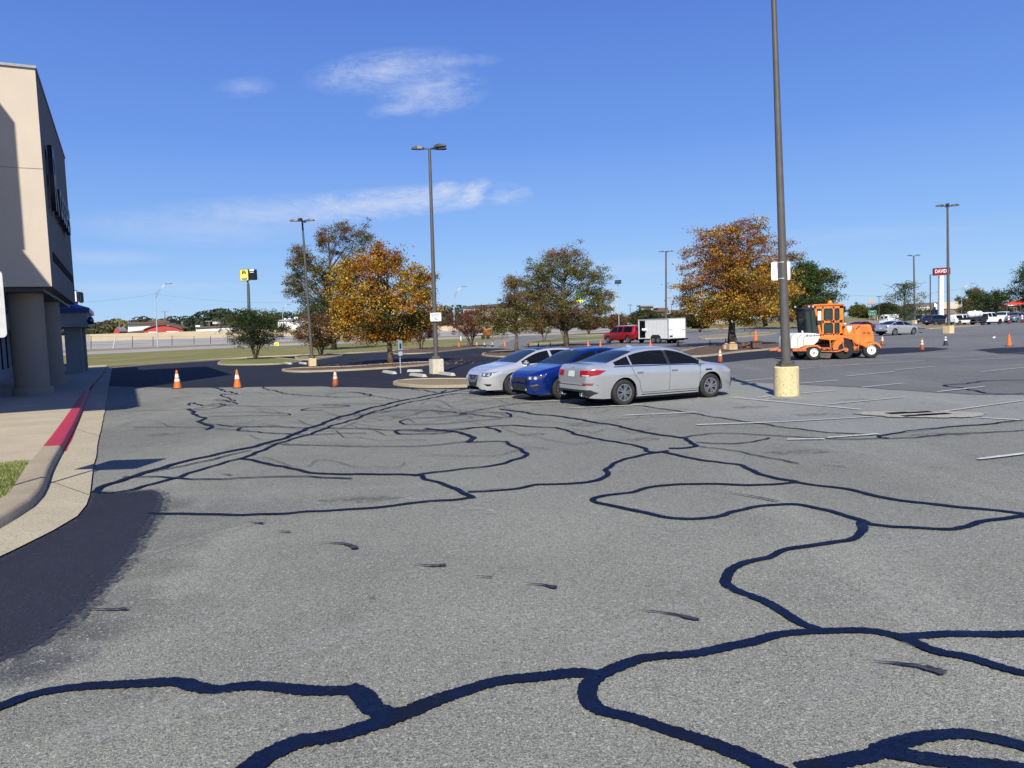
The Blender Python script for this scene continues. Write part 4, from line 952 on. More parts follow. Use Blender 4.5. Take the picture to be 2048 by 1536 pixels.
class Car:
    def __init__(s, name, label, cat, loc, rz, sp, paint_, group=None, step=.05):
        s.sp = sp; s.root = thing(name, label, cat, tuple(loc), rz, group); s.paint = paint_
        s.top = interp(sp['top']); s.belt = interp(sp['belt']); s.plan = interp(sp['plan']); s.bot = interp(sp['bot'])
        s.wx = sp['wheels']; s.wr = sp['wr']; s.R = sp.get('R', s.wr+.055); s.tum = sp.get('tum', .42); s.tk = sp.get('tk', .09)
        x0, x1 = sp['top'][0][0], sp['top'][-1][0]; s.x0, s.x1 = x0, x1
        xs = {x0, x1}; x = x0
        while x < x1: xs.add(round(x, 4)); x += step
        for p in sp['top']: xs.add(p[0])
        if step < .08:
            for e in (.01, .02, .035): xs.add(x0+e); xs.add(x1-e)
        for w in s.wx:
            for k in range(13 if step < .08 else 7):
                a = math.pi*k/(12 if step < .08 else 6); xs.add(w+s.R*math.cos(a))
            xs.add(w-s.R-.004); xs.add(w+s.R+.004)
        xs = sorted(xs); X = [xs[0]]
        for x in xs[1:]:
            if x-X[-1] > .003: X.append(x)
        vs = []; K = 0
        for x in X:
            sec = s.sec(x); K = len(sec); vs += [(x, y, z) for y, z in sec]
        n = len(X); fs = [(i*K+j, (i+1)*K+j, (i+1)*K+j+1, i*K+j+1) for i in range(n-1) for j in range(K-1)]
        fs += [tuple(range(K)), tuple((n-1)*K+j for j in range(K-1, -1, -1))]
        m = MB(); m.add(vs, fs); s.body = m.build('body', paint_, s.root, smooth=True, sharp=38)
        me = s.body.data
        s.bvh = BVHTree.FromPolygons([v.co.copy() for v in me.vertices], [tuple(p.vertices) for p in me.polygons])
        hw = s.plan(0)
        m = MB(); zc = min(s.bot(0)+.42, s.belt(0)-.1)
        m.box(((x0+x1)/2, 0, (s.bot(0)-.02+zc)/2), (x1-x0-.34, hw*1.18, zc-s.bot(0)+.02))
        for w in s.wx:
            for sg in (-1, 1):
                n_ = 14; vv = []
                for k in range(n_+1):
                    a = math.pi*k/n_*1.16-.08*math.pi
                    for y in (hw*.5, hw-.035): vv.append((w+(s.R+.012)*math.cos(a), sg*y, s.wr+(s.R+.012)*math.sin(a)))
                m.add(vv, [(2*k, 2*k+1, 2*k+3, 2*k+2) for k in range(n_)])
        for a_, b_ in ((s.wx[0]+s.R, s.wx[1]-s.R),):
            m.box(((a_+b_)/2, 0, s.bot(0)-.03), (b_-a_, hw*1.8, .05))
        m.build('underbody', M['vdark'], s.root)
    def sec(s, x):
        zb, zt, hw = s.belt(x), s.top(x), s.plan(x); e = max(.015, zt-zb); z0 = s.bot(x)
        for w in s.wx:
            if abs(x-w) < s.R: z0 = max(z0, s.wr+math.sqrt(s.R**2-(x-w)**2))
        z0 = min(z0, zb-.03)
        def yw(z):
            t = max(0, min(1, (z-.2)/max(.1, zb-.2)))
            g = .925+.075*math.sin(min(1, t*1.25)*math.pi/2) - .02*max(0, (t-.8)/.2)**2 + .009*math.exp(-((t-.74)/.05)**2)
            if t < .2: g -= .012*(1-t/.2)
            return hw*g
        P = [(yw(z0)-.02, z0-.0)]
        K = 12
        for k in range(K+1):
            z = z0 + (zb-z0)*k/K; P.append((yw(z), z))
        yb = P[-1][0]; ye = max(.2*hw, yb - s.tk - s.tum*e); ze = zb+.84*e
        for k in range(1, 6):
            t = k/5; P.append((yb+(ye-yb)*t**1.12, zb+(ze-zb)*t))
        for k in range(1, 8):
            th = math.radians(90*k/7); P.append((ye*math.cos(th), ze+.16*e*math.sin(th)**.75))
        P[-1] = (0, zt)
        return P + [(-y, z) for y, z in reversed(P[:-1])]
    def edge(s, x):
        zb, zt, hw = s.belt(x), s.top(x), s.plan(x); e = max(.015, zt-zb); yb = hw*.98
        return max(.2*hw, yb-s.tk-s.tum*e), zb+.84*e, zb
    def patch(s, poly, c, U, V, d, name, mt, off=.004, res=.06, parent=None, two=False):
        """project a flat polygon (u,v about point c) onto the bodywork along direction d"""
        c, U, V, d = Vector(c), Vector(U).normalized(), Vector(V).normalized(), Vector(d).normalized()
        objs = []
        for sg in ((1, -1) if two else (1,)):
            bm = bmesh.new(); vv = [bm.verts.new((u, v, 0)) for u, v in poly]; bm.faces.new(vv)
            for ax in (0, 1):
                lo = min(p[ax] for p in poly); hi = max(p[ax] for p in poly); n = max(1, int((hi-lo)/res))
                for k in range(1, n):
                    q = lo+(hi-lo)*k/n; co = Vector((q, 0, 0)) if ax == 0 else Vector((0, q, 0)); no = Vector((1, 0, 0)) if ax == 0 else Vector((0, 1, 0))
                    bmesh.ops.bisect_plane(bm, geom=bm.verts[:]+bm.edges[:]+bm.faces[:], plane_co=co, plane_no=no)
            bmesh.ops.triangulate(bm, faces=bm.faces[:]); dead = []
            for v in bm.verts:
                p = c + U*v.co.x + V*v.co.y; o_ = p - d*3
                h, nrm, i, ds = s.bvh.ray_cast(o_, d)
                if h is None or ds > 4.2:
                    h, nrm, i, ds = s.bvh.find_nearest(p)
                if nrm.dot(d) > 0: nrm = -nrm
                nrm = (nrm - d*.3).normalized()
                q = h + nrm*off; v.co = Vector((q.x, q.y*sg, q.z))
            me = bpy.data.meshes.new(name); bmesh.ops.recalc_face_normals(bm, faces=bm.faces); bm.to_mesh(me); bm.free(); me.materials.append(mt)
            me.polygons.foreach_set('use_smooth', [True]*len(me.polygons))
            o = bpy.data.objects.new(name, me); COL.objects.link(o); o.parent = parent if parent is not None else s.root; objs.append(o)
        return objs
    def side(s, poly, name, mt, off=.004, res=.06, two=True, parent=None):
        return s.patch(poly, (0, 0, 0), (1, 0, 0), (0, 0, 1), (0, -1, 0), name, mt, off, res, parent, two)
    def topp(s, poly, name, mt, off=.004, res=.06):
        return s.patch(poly, (0, 0, 0), (1, 0, 0), (0, 1, 0), (0, 0, -1), name, mt, off, res)
    def window(s, xa, xb, name='side_window', lo=.03, hi=.022, mt=None, n=14):
        A = []; B = []
        for k in range(n+1):
            x = xa+(xb-xa)*k/n; ye, ze, zb = s.edge(x)
            if ze-hi > zb+lo+.015: A.append((x, zb+lo)); B.append((x, ze-hi))
        if len(A) > 1: return s.side(A+B[::-1], name, mt or M['cglass'])
    def screen(s, xa, xb, name, inset=.05, mt=None, n=10):
        A = [(xa+(xb-xa)*k/n, s.edge(xa+(xb-xa)*k/n)[0]-inset) for k in range(n+1)]
        return s.topp(A+[(x, -y) for x, y in reversed(A)], name, mt or M['wglass'])
    def seam(s, pts, name='door_seam', w=.009, mt=None):
        P = []
        for a, b in zip(pts, pts[1:]):
            n = max(1, int(math.hypot(b[0]-a[0], b[1]-a[1])/.05))
            P += [(a[0]+(b[0]-a[0])*k/n, a[1]+(b[1]-a[1])*k/n) for k in range(n)]
        P.append(pts[-1])
        for sg in (1, -1):
            vs = []; m = MB()
            for i, (x, z) in enumerate(P):
                a, b = P[max(0, i-1)], P[min(len(P)-1, i+1)]; t = Vector((b[0]-a[0], b[1]-a[1])).normalized(); nx, nz = -t.y*w/2, t.x*w/2
                for q in (1, -1):
                    o_ = Vector((x+nx*q, 3, z+nz*q)); h, nr, i_, d_ = s.bvh.ray_cast(o_, Vector((0, -1, 0)))
                    if h is None: h = Vector((o_.x, s.plan(x), o_.z))
                    vs.append((h.x, sg*(h.y+.0025), h.z))
            m.add(vs, [(2*i, 2*i+1, 2*i+3, 2*i+2) for i in range(len(P)-1)]); m.build(name, mt or M['vdark'], s.root)
    def wheels(s, spokes=10, rimm='rim', tw=.215, detail=True, twist=.0, w=.055):
        r = s.wr; rr = r*.65
        for wx in s.wx:
            for sg in (-1, 1):
                yo = s.plan(wx)*.985-.012; wt = thing2('wheel', s.root, (wx, sg*(yo-tw/2), r))
                m = MB(); h = tw/2
                m.lathe([(rr, -h*.86), (rr+.02, -h*.98), (r*.86, -h), (r*.97, -h*.82), (r, -h*.55), (r, h*.55), (r*.97, h*.82), (r*.86, h), (rr+.02, h*.98), (rr, h*.86), (rr-.012, h*.7)], 36 if detail else 18, axis='Y')
                m.build('tyre', M['tyre'], wt, smooth=True, sharp=50)
                yf = -sg*h*.80        # outside face (lathe axis Y flips the sign)
                m = MB()
                m.lathe([(rr, sg*h*.9*-1), (rr-.02, -sg*h*.86), (rr-.03, -sg*h*.5), (.0, -sg*h*.4)], 32 if detail else 14, axis='Y', mi=1)
                # rim ring + spokes
                ring = [(rr+.004, -sg*h*.93), (rr-.022, -sg*h*.95), (rr-.03, -sg*h*.82)]
                m.lathe(ring, 32 if detail else 14, axis='Y', mi=0)
                yy = sg*h*.84
                if spokes:
                    for k in range(spokes):
                        a = 2*math.pi*k/spokes + twist
                        da = .10 if k % 2 else -.10
                        if spokes < 8: da = 0
                        a += da
                        c_, s_2 = math.cos(a), math.sin(a); c2, s2 = math.cos(a+.13), math.sin(a+.13)
                        i0, i1 = .05, rr-.012; ww = w/2
                        P = [(c_*i0-s_2*ww*.8, s_2*i0+c_*ww*.8), (c_*i0+s_2*ww*.8, s_2*i0-c_*ww*.8), (c2*i1+s2*ww, s2*i1-c2*ww), (c2*i1-s2*ww, s2*i1+c2*ww)]
                        m.add([(p[0], yy-sg*.03, p[1]) for p in P]+[(p[0], yy+sg*.006, p[1]) for p in P], [(4,5,6,7),(0,1,5,4),(1,2,6,5),(2,3,7,6),(3,0,4,7)], 0)
                m.lathe([(.062, -sg*h*.82), (.055, -sg*h*.92), (0, -sg*h*.93)], 16, axis='Y', mi=0)
                m.build('rim', [M[rimm], M['rimdark']], wt)
def thing2(name, parent, loc):
    o = bpy.data.objects.new(name, None); COL.objects.link(o); o.parent = parent; o.location = loc; o.empty_display_size = .1; return o
def mirror_parts(car, x, z, y, mt):
    for sg in (-1, 1):
        m = MB(); m.bbox((x, sg*(y+.10), z), (.13, .22, .15), .05); mo = m.build('side_mirror', mt, car.root, smooth=True, sharp=50)
        m = MB(); m.box((x+.02, sg*(y+.0), z-.05), (.07, .14, .04)); m.build('mirror_arm', M['trimblack'], mo)
        m = MB(); m.box((x-.068, sg*(y+.10), z), (.006, .17, .11)); m.build('mirror_glass', M['wglass'], mo)
def handles(car, xs, z, mt):
    for x in xs:
        h, nr, i, d = car.bvh.ray_cast(Vector((x, 3, z)), Vector((0, -1, 0)))
        for sg in (-1, 1):
            m = MB(); m.bbox((x, sg*(h.y+.022), z), (.20, .022, .032), .01); m.bbox((x-.085, sg*(h.y+.008), z), (.03, .03, .03), .008); m.bbox((x+.085, sg*(h.y+.008), z), (.03, .03, .03), .008)
            m.build('door_handle', mt, car.root, smooth=True, sharp=50)
def scale_spec(sp, sx, sy, sz, zoff=0):
    q = dict(sp)
    q['top'] = [(x*sx, z*sz+zoff) for x, z in sp['top']]; q['belt'] = [(x*sx, z*sz+zoff) for x, z in sp['belt']]
    q['plan'] = [(x*sx, y*sy) for x, y in sp['plan']]; q['bot'] = [(x*sx, z) for x, z in sp['bot']]; q['wheels'] = [x*sx for x in sp['wheels']]
    return q
SEDAN = dict(
 top=[(-2.45,.60),(-2.44,.74),(-2.41,.93),(-2.36,1.055),(-2.28,1.085),(-2.1,1.092),(-1.85,1.115),(-1.55,1.205),(-1.2,1.325),(-.8,1.425),(-.35,1.468),(.05,1.462),(.4,1.405),(.75,1.275),(1.05,1.125),(1.28,1.02),(1.45,.985),(1.8,.93),(2.1,.855),(2.28,.77),(2.36,.68),(2.40,.57),(2.41,.48)],
 belt=[(-2.45,.56),(-2.44,.68),(-2.41,.84),(-2.36,.93),(-2.2,.985),(-1.8,1.01),(-1.0,1.00),(0,.965),(1.2,.925),(1.8,.85),(2.1,.77),(2.28,.68),(2.36,.60),(2.40,.50),(2.41,.42)],
 plan=[(-2.45,.60),(-2.43,.70),(-2.38,.77),(-2.25,.85),(-2.0,.90),(-1.4,.93),(0,.93),(1.4,.93),(1.8,.905),(2.1,.83),(2.28,.71),(2.36,.60),(2.40,.48),(2.41,.40)],
 bot=[(-2.45,.40),(-2.43,.28),(-2.3,.235),(-1.9,.205),(-1.0,.20),(1.0,.19),(1.9,.185),(2.3,.19),(2.40,.25),(2.41,.30)], wheels=(-1.40, 1.405), wr=.335)
def two_wheel_loc(pa, pb, wa, wb, rz):
    """ground point of the car origin, from the ground point of one wheel"""
    pass
RZ = math.atan2(-l_.y, -l_.x)     # parking rows run square to the store front
def place(px, py, xw, yw, rz):    # put local point (xw, yw, 0) of the vehicle on the ground pixel
    g = G(px, py); q = rotz(rz) @ Vector((xw, yw, 0)); return Vector((g.x-q.x, g.y-q.y, 0))

# --- silver sedan, seen from its rear right corner
rzs = RZ - math.radians(1.0)
c = Car('silver_sedan', 'metallic silver sedan parked tail towards the store, nearest of the three parked cars', 'car', place(1250, 811, -1.40, -.90, rzs), rzs, SEDAN, M['silver'], 'cars parked in the middle of the lot', .04)
c.wheels(10, 'rim', twist=.2, w=.04)
for xa, xb in ((-1.66, -1.20), (-1.15, -.03), (.06, 1.12)): c.window(xa, xb)
c.screen(.44, 1.26, 'windscreen'); c.screen(-1.82, -.98, 'rear_window', .06, M['cglass'])
c.window(-.03, .06, 'pillar_trim', .03, .03, M['trimblack'], 3)
c.side([(-1.70, 1.015), (-1.4, 1.022), (0, .988), (1.2, .945), (1.2, .93), (0, .968), (-1.4, 1.0), (-1.72, .998)], 'window_trim', M['chrome'], .008)
c.seam([(-1.18, 1.0), (-1.10, .80), (-.93, .58), (-.90, .42), (-.84, .30), (-.05, .29), (.02, .32), (.03, .96)]); c.seam([(.03, .30), (.95, .29), (1.02, .33), (1.03, .93)]); c.seam([(-.85, .245), (1.0, .235)], 'sill_seam', .02)
handles(c, (-.93, .17), .83, M['chrome']); mirror_parts(c, 1.0, 1.0, .80, M['silver'])
rd = (1, 0, 0)
c.patch([(-.30,-.085),(-.02,-.085),(.24,-.045),(.38,.055),(.22,.078),(-.30,.06)], (-2.3, -.70, .875), (.62, -.78, 0), (0, 0, 1), (.78, .62, 0), 'tail_light', M['tail'], .006, .05)
c.patch([(-.30,-.085),(-.02,-.085),(.24,-.045),(.38,.055),(.22,.078),(-.30,.06)], (-2.3, .70, .875), (.62, .78, 0), (0, 0, 1), (.78, -.62, 0), 'tail_light', M['tail'], .006, .05)
c.patch([(-.22,-.08),(0,-.08),(.02,-.045),(-.22,-.045)], (-2.3, -.70, .875), (.62, -.78, 0), (0, 0, 1), (.78, .62, 0), 'reverse_light', M['tailwhite'], .009, .05)
c.patch([(-.25,-.085),(.25,-.085),(.25,.07),(-.25,.07)], (-2.4, .0, .86), (0, 1, 0), (0, 0, 1), rd, 'plate_recess', M['silver'], .004, .05)
c.patch([(-.155,-.075),(.155,-.075),(.155,.075),(-.155,.075)], (-2.4, .0, .85), (0, 1, 0), (0, 0, 1), rd, 'licence_plate', M['plate'], .012, .08)
c.patch([(-.72,-.12),(.72,-.12),(.84,.00),(.78,.08),(-.78,.08),(-.84,.00)], (-2.4, 0, .37), (0, 1, 0), (0, 0, 1), rd, 'rear_diffuser', M['trimblack'], .008, .05)
for sg in (-1, 1):
    c.patch([(-.16,-.018),(.14,-.01),(.17,.018),(-.16,.018)], (-2.3, sg*.66, .60), (.5, sg*.86, 0), (0, 0, 1), (.86, -sg*.5, 0), 'reflector', M['tail'], .006, .05)
    m = MB(); m.lathe([(.065, -.05), (.07, .06), (.055, .06), (.05, -.02), (0, -.02)], 18, (-2.42, sg*.50, .33), axis='X'); m.v = [Vector((v.x, v.y, v.z)) for v in m.v]
    m.build('exhaust_tip', M['chrome'], c.root)
c.patch([(-.86,-.07),(.86,-.07),(.86,-.055),(-.86,-.055)], (-2.4, 0, .63), (0, 1, 0), (0, 0, 1), rd, 'bumper_seam', M['vdark'], .003, .05)
c.patch([(-.28,-.05),(.1,-.03),(.30,.035),(.24,.05),(-.25,.02)], (2.2, -.66, .70), (-.70, -.71, 0), (0, 0, 1), (-.71, .70, 0), 'headlight', M['lampclear'], .006, .05)
c.patch([(-.28,-.05),(.1,-.03),(.30,.035),(.24,.05),(-.25,.02)], (2.2, .66, .70), (-.70, .71, 0), (0, 0, 1), (-.71, -.70, 0), 'headlight', M['lampclear'], .006, .05)
c.patch([(-.02,-.02),(.22,.01),(.26,.032),(0,.01)], (2.2, -.66, .71), (-.70, -.71, 0), (0, 0, 1), (-.71, .70, 0), 'turn_signal', M['orange_lens'], .010, .05)
c.patch([(-.06,-.14),(.07,-.14),(.05,.06),(-.02,.11)], (2.25, -.64, .42), (-.70, -.71, 0), (0, 0, 1), (-.71, .70, 0), 'air_intake', M['trimblack'], .006, .05)
c.side([(1.20,.765),(1.42,.765),(1.44,.79),(1.40,.81),(1.22,.81)], 'fender_vent', M['trimblack'], .006)
m = MB(); m.prism([(-.72, 1.466), (-.52, 1.470), (-.60, 1.51), (-.70, 1.535)], -.02, .02); m.build('roof_antenna', M['silver'], c.root)
m = MB(); m.tube([(-2.385, -.02+.045*math.cos(a), .985+.03*math.sin(a)) for a in [i*math.pi/6 for i in range(13)]], .006, 4); m.tube([(-2.385, -.045, .985), (-2.385, .005, .985)], .005, 4); m.build('boot_badge', M['trimblack'], c.root)

# --- blue compact sedan, nose to the left
FORTE = scale_spec(SEDAN, .955, .965, .982)
rzb = RZ + math.pi + math.radians(3)
c = Car('blue_sedan', 'deep blue compact sedan parked nose out between the two silver cars', 'car', place(1128, 799.5, FORTE['wheels'][1], .87, rzb), rzb, FORTE, M['bluecar'], 'cars parked in the middle of the lot', .04)
c.wheels(10, 'rim', twist=.1, w=.05)
for xa, xb in ((-1.58, -1.14), (-1.09, -.03), (.06, 1.06)): c.window(xa, xb)
c.screen(.42, 1.20, 'windscreen'); c.screen(-1.74, -.94, 'rear_window', .06, M['cglass'])
c.seam([(-1.1, .98), (-.9, .56), (-.84, .30), (-.05, .29), (.02, .32), (.03, .95)]); c.seam([(.03, .30), (.95, .29), (1.0, .33), (1.0, .92)]); handles(c, (-.9, .17), .82, M['bluecar']); mirror_parts(c, .95, .98, .78, M['bluecar'])
fd = (-1, 0, 0)
c.patch([(-.36,-.05),(-.30,-.085),(-.10,-.075),(-.06,-.055),(.06,-.055),(.10,-.075),(.30,-.085),(.36,-.05),(.36,.05),(.30,.07),(.08,.05),(-.08,.05),(-.30,.07),(-.36,.05)], (2.3, 0, .605), (0, 1, 0), (0, 0, 1), fd, 'grille', M['trimblack'], .008, .04)
c.patch([(-.37,-.085),(-.10,-.075),(-.06,-.058),(.06,-.058),(.10,-.075),(.37,-.085),(.37,-.10),(.08,-.092),(-.08,-.092),(-.37,-.10)], (2.3, 0, .605), (0, 1, 0), (0, 0, 1), fd, 'grille_trim', M['chrome'], .012, .04)
c.patch([(-.48,-.10),(.48,-.10),(.42,.11),(-.42,.11)], (2.3, 0, .345), (0, 1, 0), (0, 0, 1), fd, 'lower_intake', M['trimblack'], .008, .04)
c.patch([(-.6,-.03),(.6,-.03),(.6,.0),(-.6,.0)], (2.3, 0, .225), (0, 1, 0), (0, 0, 1), fd, 'front_lip', M['trimblack'], .016, .05)
for sg in (-1, 1):
    U, D = (-.70, sg*.71, 0), (-.71, -sg*.70, 0)
    h = c.patch([(-.22,-.055),(.02,-.06),(.20,-.01),(.36,.075),(.20,.062),(-.22,.03)], (2.12, sg*.60, .665), U, (0, 0, 1), D, 'headlight', M['lampdark'], .006, .04)[0]
    for uu in (-.13, .04):
        c.patch([(uu+.048*math.cos(a), -.012+.042*math.sin(a)) for a in [i*math.pi/6 for i in range(12)]], (2.12, sg*.60, .665), U, (0, 0, 1), D, 'lamp_reflector', M['lampclear'], .010, .04, h)
    c.patch([(.15,.0),(.33,.065),(.22,.055)], (2.12, sg*.60, .665), U, (0, 0, 1), D, 'side_marker', M['tail'], .011, .04)
    f = c.patch([(-.14,.05),(.12,.09),(.10,-.06),(.02,-.13)], (2.15, sg*.60, .40), U, (0, 0, 1), D, 'fog_light_surround', M['trimblack'], .007, .04)[0]
    c.patch([(-.13,.045),(.12,.088),(.13,.055),(-.06,.025)], (2.15, sg*.60, .40), U, (0, 0, 1), D, 'surround_trim', M['chrome'], .012, .04, f)
    c.patch([(-.02+.035*math.cos(a), .035*math.sin(a)) for a in [i*math.pi/5 for i in range(10)]], (2.3, sg*.42, .33), (0, sg*1, 0), (0, 0, 1), fd, 'fog_light', M['lampclear'], .012, .04)
m = MB(); m.box((.43, 0, 1.355), (.03, .09, .04)); m.build('rear_view_mirror', M['white'], c.root)

# --- pale silver sedan, nose to the left, furthest of the three
MAX = scale_spec(SEDAN, 1.01, 1.0, .975)
rzw = RZ + math.pi + math.radians(1)
c = Car('pale_silver_sedan', 'pale silver sedan with V shaped chrome grille, nose out, farthest left of the parked cars', 'car', place(1030, 790, MAX['wheels'][1], .90, rzw), rzw, MAX, M['whitecar'], 'cars parked in the middle of the lot', .04)
c.wheels(10, 'rim', twist=0, w=.05)
for xa, xb in ((-1.60, -1.18), (-1.13, -.03), (.06, 1.10)): c.window(xa, xb)
c.screen(.44, 1.27, 'windscreen'); c.screen(-1.84, -.99, 'rear_window', .06, M['cglass'])
c.topp([(-1.2, .50), (.36, .56), (.36, -.56), (-1.2, -.50)], 'glass_roof', M['cglass'], .004)
c.seam([(-1.1, .98), (-.9, .56), (-.84, .30), (-.05, .29), (.02, .32), (.03, .95)]); c.seam([(.03, .30), (.95, .29), (1.02, .33), (1.03, .92)]); handles(c, (-.93, .17), .82, M['chrome']); mirror_parts(c, .99, .985, .80, M['whitecar'])
c.patch([(-.37,.10),(.37,.10),(.36,.02),(.24,-.30),(-.24,-.30),(-.36,.02)], (2.35, 0, .56), (0, 1, 0), (0, 0, 1), fd, 'grille', M['trimblack'], .007, .04)
c.patch([(-.40,.10),(-.30,.10),(-.13,-.04),(.13,-.04),(.30,.10),(.40,.10),(.36,.02),(.20,-.13),(-.20,-.13),(-.36,.02)], (2.35, 0, .56), (0, 1, 0), (0, 0, 1), fd, 'grille_v_bar', M['greycar'], .014, .04)
m = MB(); m.tube([(2.415, .05*math.cos(a), .585+.05*math.sin(a)) for a in [i*math.pi/8 for i in range(17)]], .009, 5); m.box((2.42, 0, .585), (.012, .14, .022)); m.build('grille_badge', M['chrome'], c.root)
c.patch([(-.66,-.03),(.66,-.03),(.66,.0),(-.66,.0)], (2.3, 0, .215), (0, 1, 0), (0, 0, 1), fd, 'front_lip', M['trimblack'], .014, .05)
for sg in (-1, 1):
    U, D = (-.70, sg*.71, 0), (-.71, -sg*.70, 0)
    h = c.patch([(-.24,-.05),(-.02,-.07),(.10,-.03),(.14,.035),(.36,.10),(.12,.066),(-.20,.05)], (2.16, sg*.64, .675), U, (0, 0, 1), D, 'headlight', M['lampdark'], .006, .04)[0]
    for uu in (-.13, .02):
        c.patch([(uu-.045, -.035), (uu+.04, -.035), (uu+.05, .035), (uu-.03, .035)], (2.16, sg*.64, .675), U, (0, 0, 1), D, 'lamp_reflector', M['lampclear'], .010, .04, h)
    c.patch([(-.13,.03),(.12,.02),(.08,-.035),(-.02,-.045)], (2.2, sg*.66, .36), U, (0, 0, 1), D, 'fog_light', M['trimblack'], .007, .04)

# --- other vehicles
PICK = dict(top=[(-2.90,.62),(-2.89,1.14),(-2.84,1.20),(-1.02,1.20),(-.99,1.24),(-.93,1.70),(-.80,1.87),(-.2,1.91),(.6,1.90),(.85,1.84),(1.10,1.60),(1.40,1.30),(1.50,1.24),(2.3,1.19),(2.62,1.12),(2.72,1.0),(2.76,.8),(2.77,.6)],
 belt=[(-2.90,.58),(-2.89,1.08),(-2.84,1.15),(-1.0,1.155),(0,1.15),(1.3,1.14),(2.3,1.09),(2.62,1.02),(2.72,.92),(2.76,.72),(2.77,.54)],
 plan=[(-2.90,.94),(-2.5,.98),(0,.99),(1.8,.98),(2.5,.94),(2.72,.86),(2.77,.80)], bot=[(-2.90,.52),(-2.6,.46),(2.4,.40),(2.77,.44)], wheels=(-1.85, 1.75), wr=.40, R=.47, tum=.20, tk=.03)
PICKTOP = dict(PICK); PICKTOP['top'] = [(-2.90,.62),(-2.89,1.14),(-2.82,1.5),(-2.62,1.84),(-2.3,1.90)] + [p for p in PICK['top'] if p[0] > -.5]
VAN = dict(top=[(-2.8,.5),(-2.79,1.2),(-2.72,1.9),(-2.5,2.06),(0,2.12),(1.2,2.08),(1.5,1.9),(1.95,1.40),(2.05,1.28),(2.6,1.12),(2.75,.98),(2.80,.7),(2.81,.5)],
 belt=[(-2.8,.46),(-2.79,1.1),(-2.72,1.22),(0,1.22),(1.9,1.18),(2.6,1.02),(2.75,.9),(2.80,.6),(2.81,.44)], plan=[(-2.8,.92),(-2.6,.98),(0,1.0),(2,.98),(2.6,.9),(2.81,.75)],
 bot=[(-2.8,.42),(-2.4,.34),(2.4,.30),(2.81,.36)], wheels=(-1.65, 1.75), wr=.36, tum=.14, tk=.02)
SUV = dict(top=[(-2.35,.6),(-2.34,1.0),(-2.26,1.35),(-2.1,1.66),(-1.8,1.74),(-.5,1.77),(.3,1.74),(.65,1.6),(1.1,1.28),(1.25,1.18),(1.9,1.06),(2.2,.94),(2.32,.75),(2.35,.55)],
 belt=[(-2.35,.55),(-2.34,.95),(-2.26,1.08),(0,1.06),(1.2,1.04),(1.9,.96),(2.2,.84),(2.32,.66),(2.35,.48)], plan=[(-2.35,.84),(-2.2,.9),(0,.94),(1.6,.92),(2.1,.84),(2.35,.62)],
 bot=[(-2.35,.42),(-2.0,.28),(2.0,.26),(2.35,.34)], wheels=(-1.35, 1.38), wr=.36, tum=.26, tk=.04)
def end_lights(c, z, rz_=None, w=.22, h=.16, red=True, front=True, y=.72):
    xr, xf = c.x0, c.x1
    for sg in (-1, 1):
        if red: c.patch([(-w/2,-h/2),(w/2,-h/2),(w/2,h/2),(-w/2,h/2)], (xr, sg*y, z), (.3, sg*.95, 0), (0, 0, 1), (.95, -sg*.3, 0), 'tail_light', M['tail'], .008, .08)
        if front: c.patch([(-w/2,-h/2),(w/2,-h/2),(w/2,h/2),(-w/2,h/2)], (xf-.08, sg*y*.86, z-.05), (-.4, sg*.91, 0), (0, 0, 1), (-.91, -sg*.4, 0), 'headlight', M['lampclear'], .008, .08)
def vehicle(name, label, cat, px, py, which, rz, sp, pm_, wins, ws_, rw, group, rimm='rim', lz=.85, step=.09, extra=None, sc=1.0):
    """px,py: ground pixel under wheel number `which` (0 rear, 1 front) on the camera side"""
    side_ = -1 if math.cos(rz) > 0 else 1
    loc = place(px, py, sp['wheels'][which]*sc, side_*sp['plan'][len(sp['plan'])//2][1]*.95*sc, rz)
    c = Car(name, label, cat, loc, rz, sp, pm_, group, step); c.root.scale = (sc, sc, sc)
    c.wheels(6, rimm, detail=False, w=.07)
    for a, b in wins: c.window(a, b)
    if ws_: c.screen(ws_[0], ws_[1], 'windscreen')
    if rw: c.screen(rw[0], rw[1], 'rear_window', .06, M['cglass'])
    end_lights(c, lz)
    c.patch([(-.16,-.07),(.16,-.07),(.16,.07),(-.16,.07)], (c.x0, 0, lz-.12), (0, 1, 0), (0, 0, 1), (1, 0, 0), 'licence_plate', M['plate'], .012, .1)
    m = MB(); hw = c.plan(0)*.92
    m.bbox((c.x0+.05, 0, sp['bot'][0][1]+.06), (.16, hw*1.8, .16), .04); m.build('rear_bumper', M['trimblack'], c.root)
    m = MB(); m.bbox((c.x1-.06, 0, sp['bot'][-1][1]+.02), (.12, hw*1.3, .16), .04); m.build('front_bumper', M['trimblack'], c.root)
    return c
G1 = 'vehicles in the far part of the lot'
MID = scale_spec(SEDAN, .93, .98, 1.0)
rz1 = RZ - math.radians(3)
c = vehicle('silver_sedan', 'small silver sedan parked alone beyond the sweeper, under the sparse tree', 'car', 1790, 671, 0, rz1, MID, M['silver'], ((-1.55,-1.1),(-1.05,-.03),(.05,1.03)), (.41,1.17), (-1.70,-.9), G1, 'rim', .86, .06)
handles(c, (-.86, .16), .82, M['silver']); mirror_parts(c, .93, .98, .78, M['silver'])
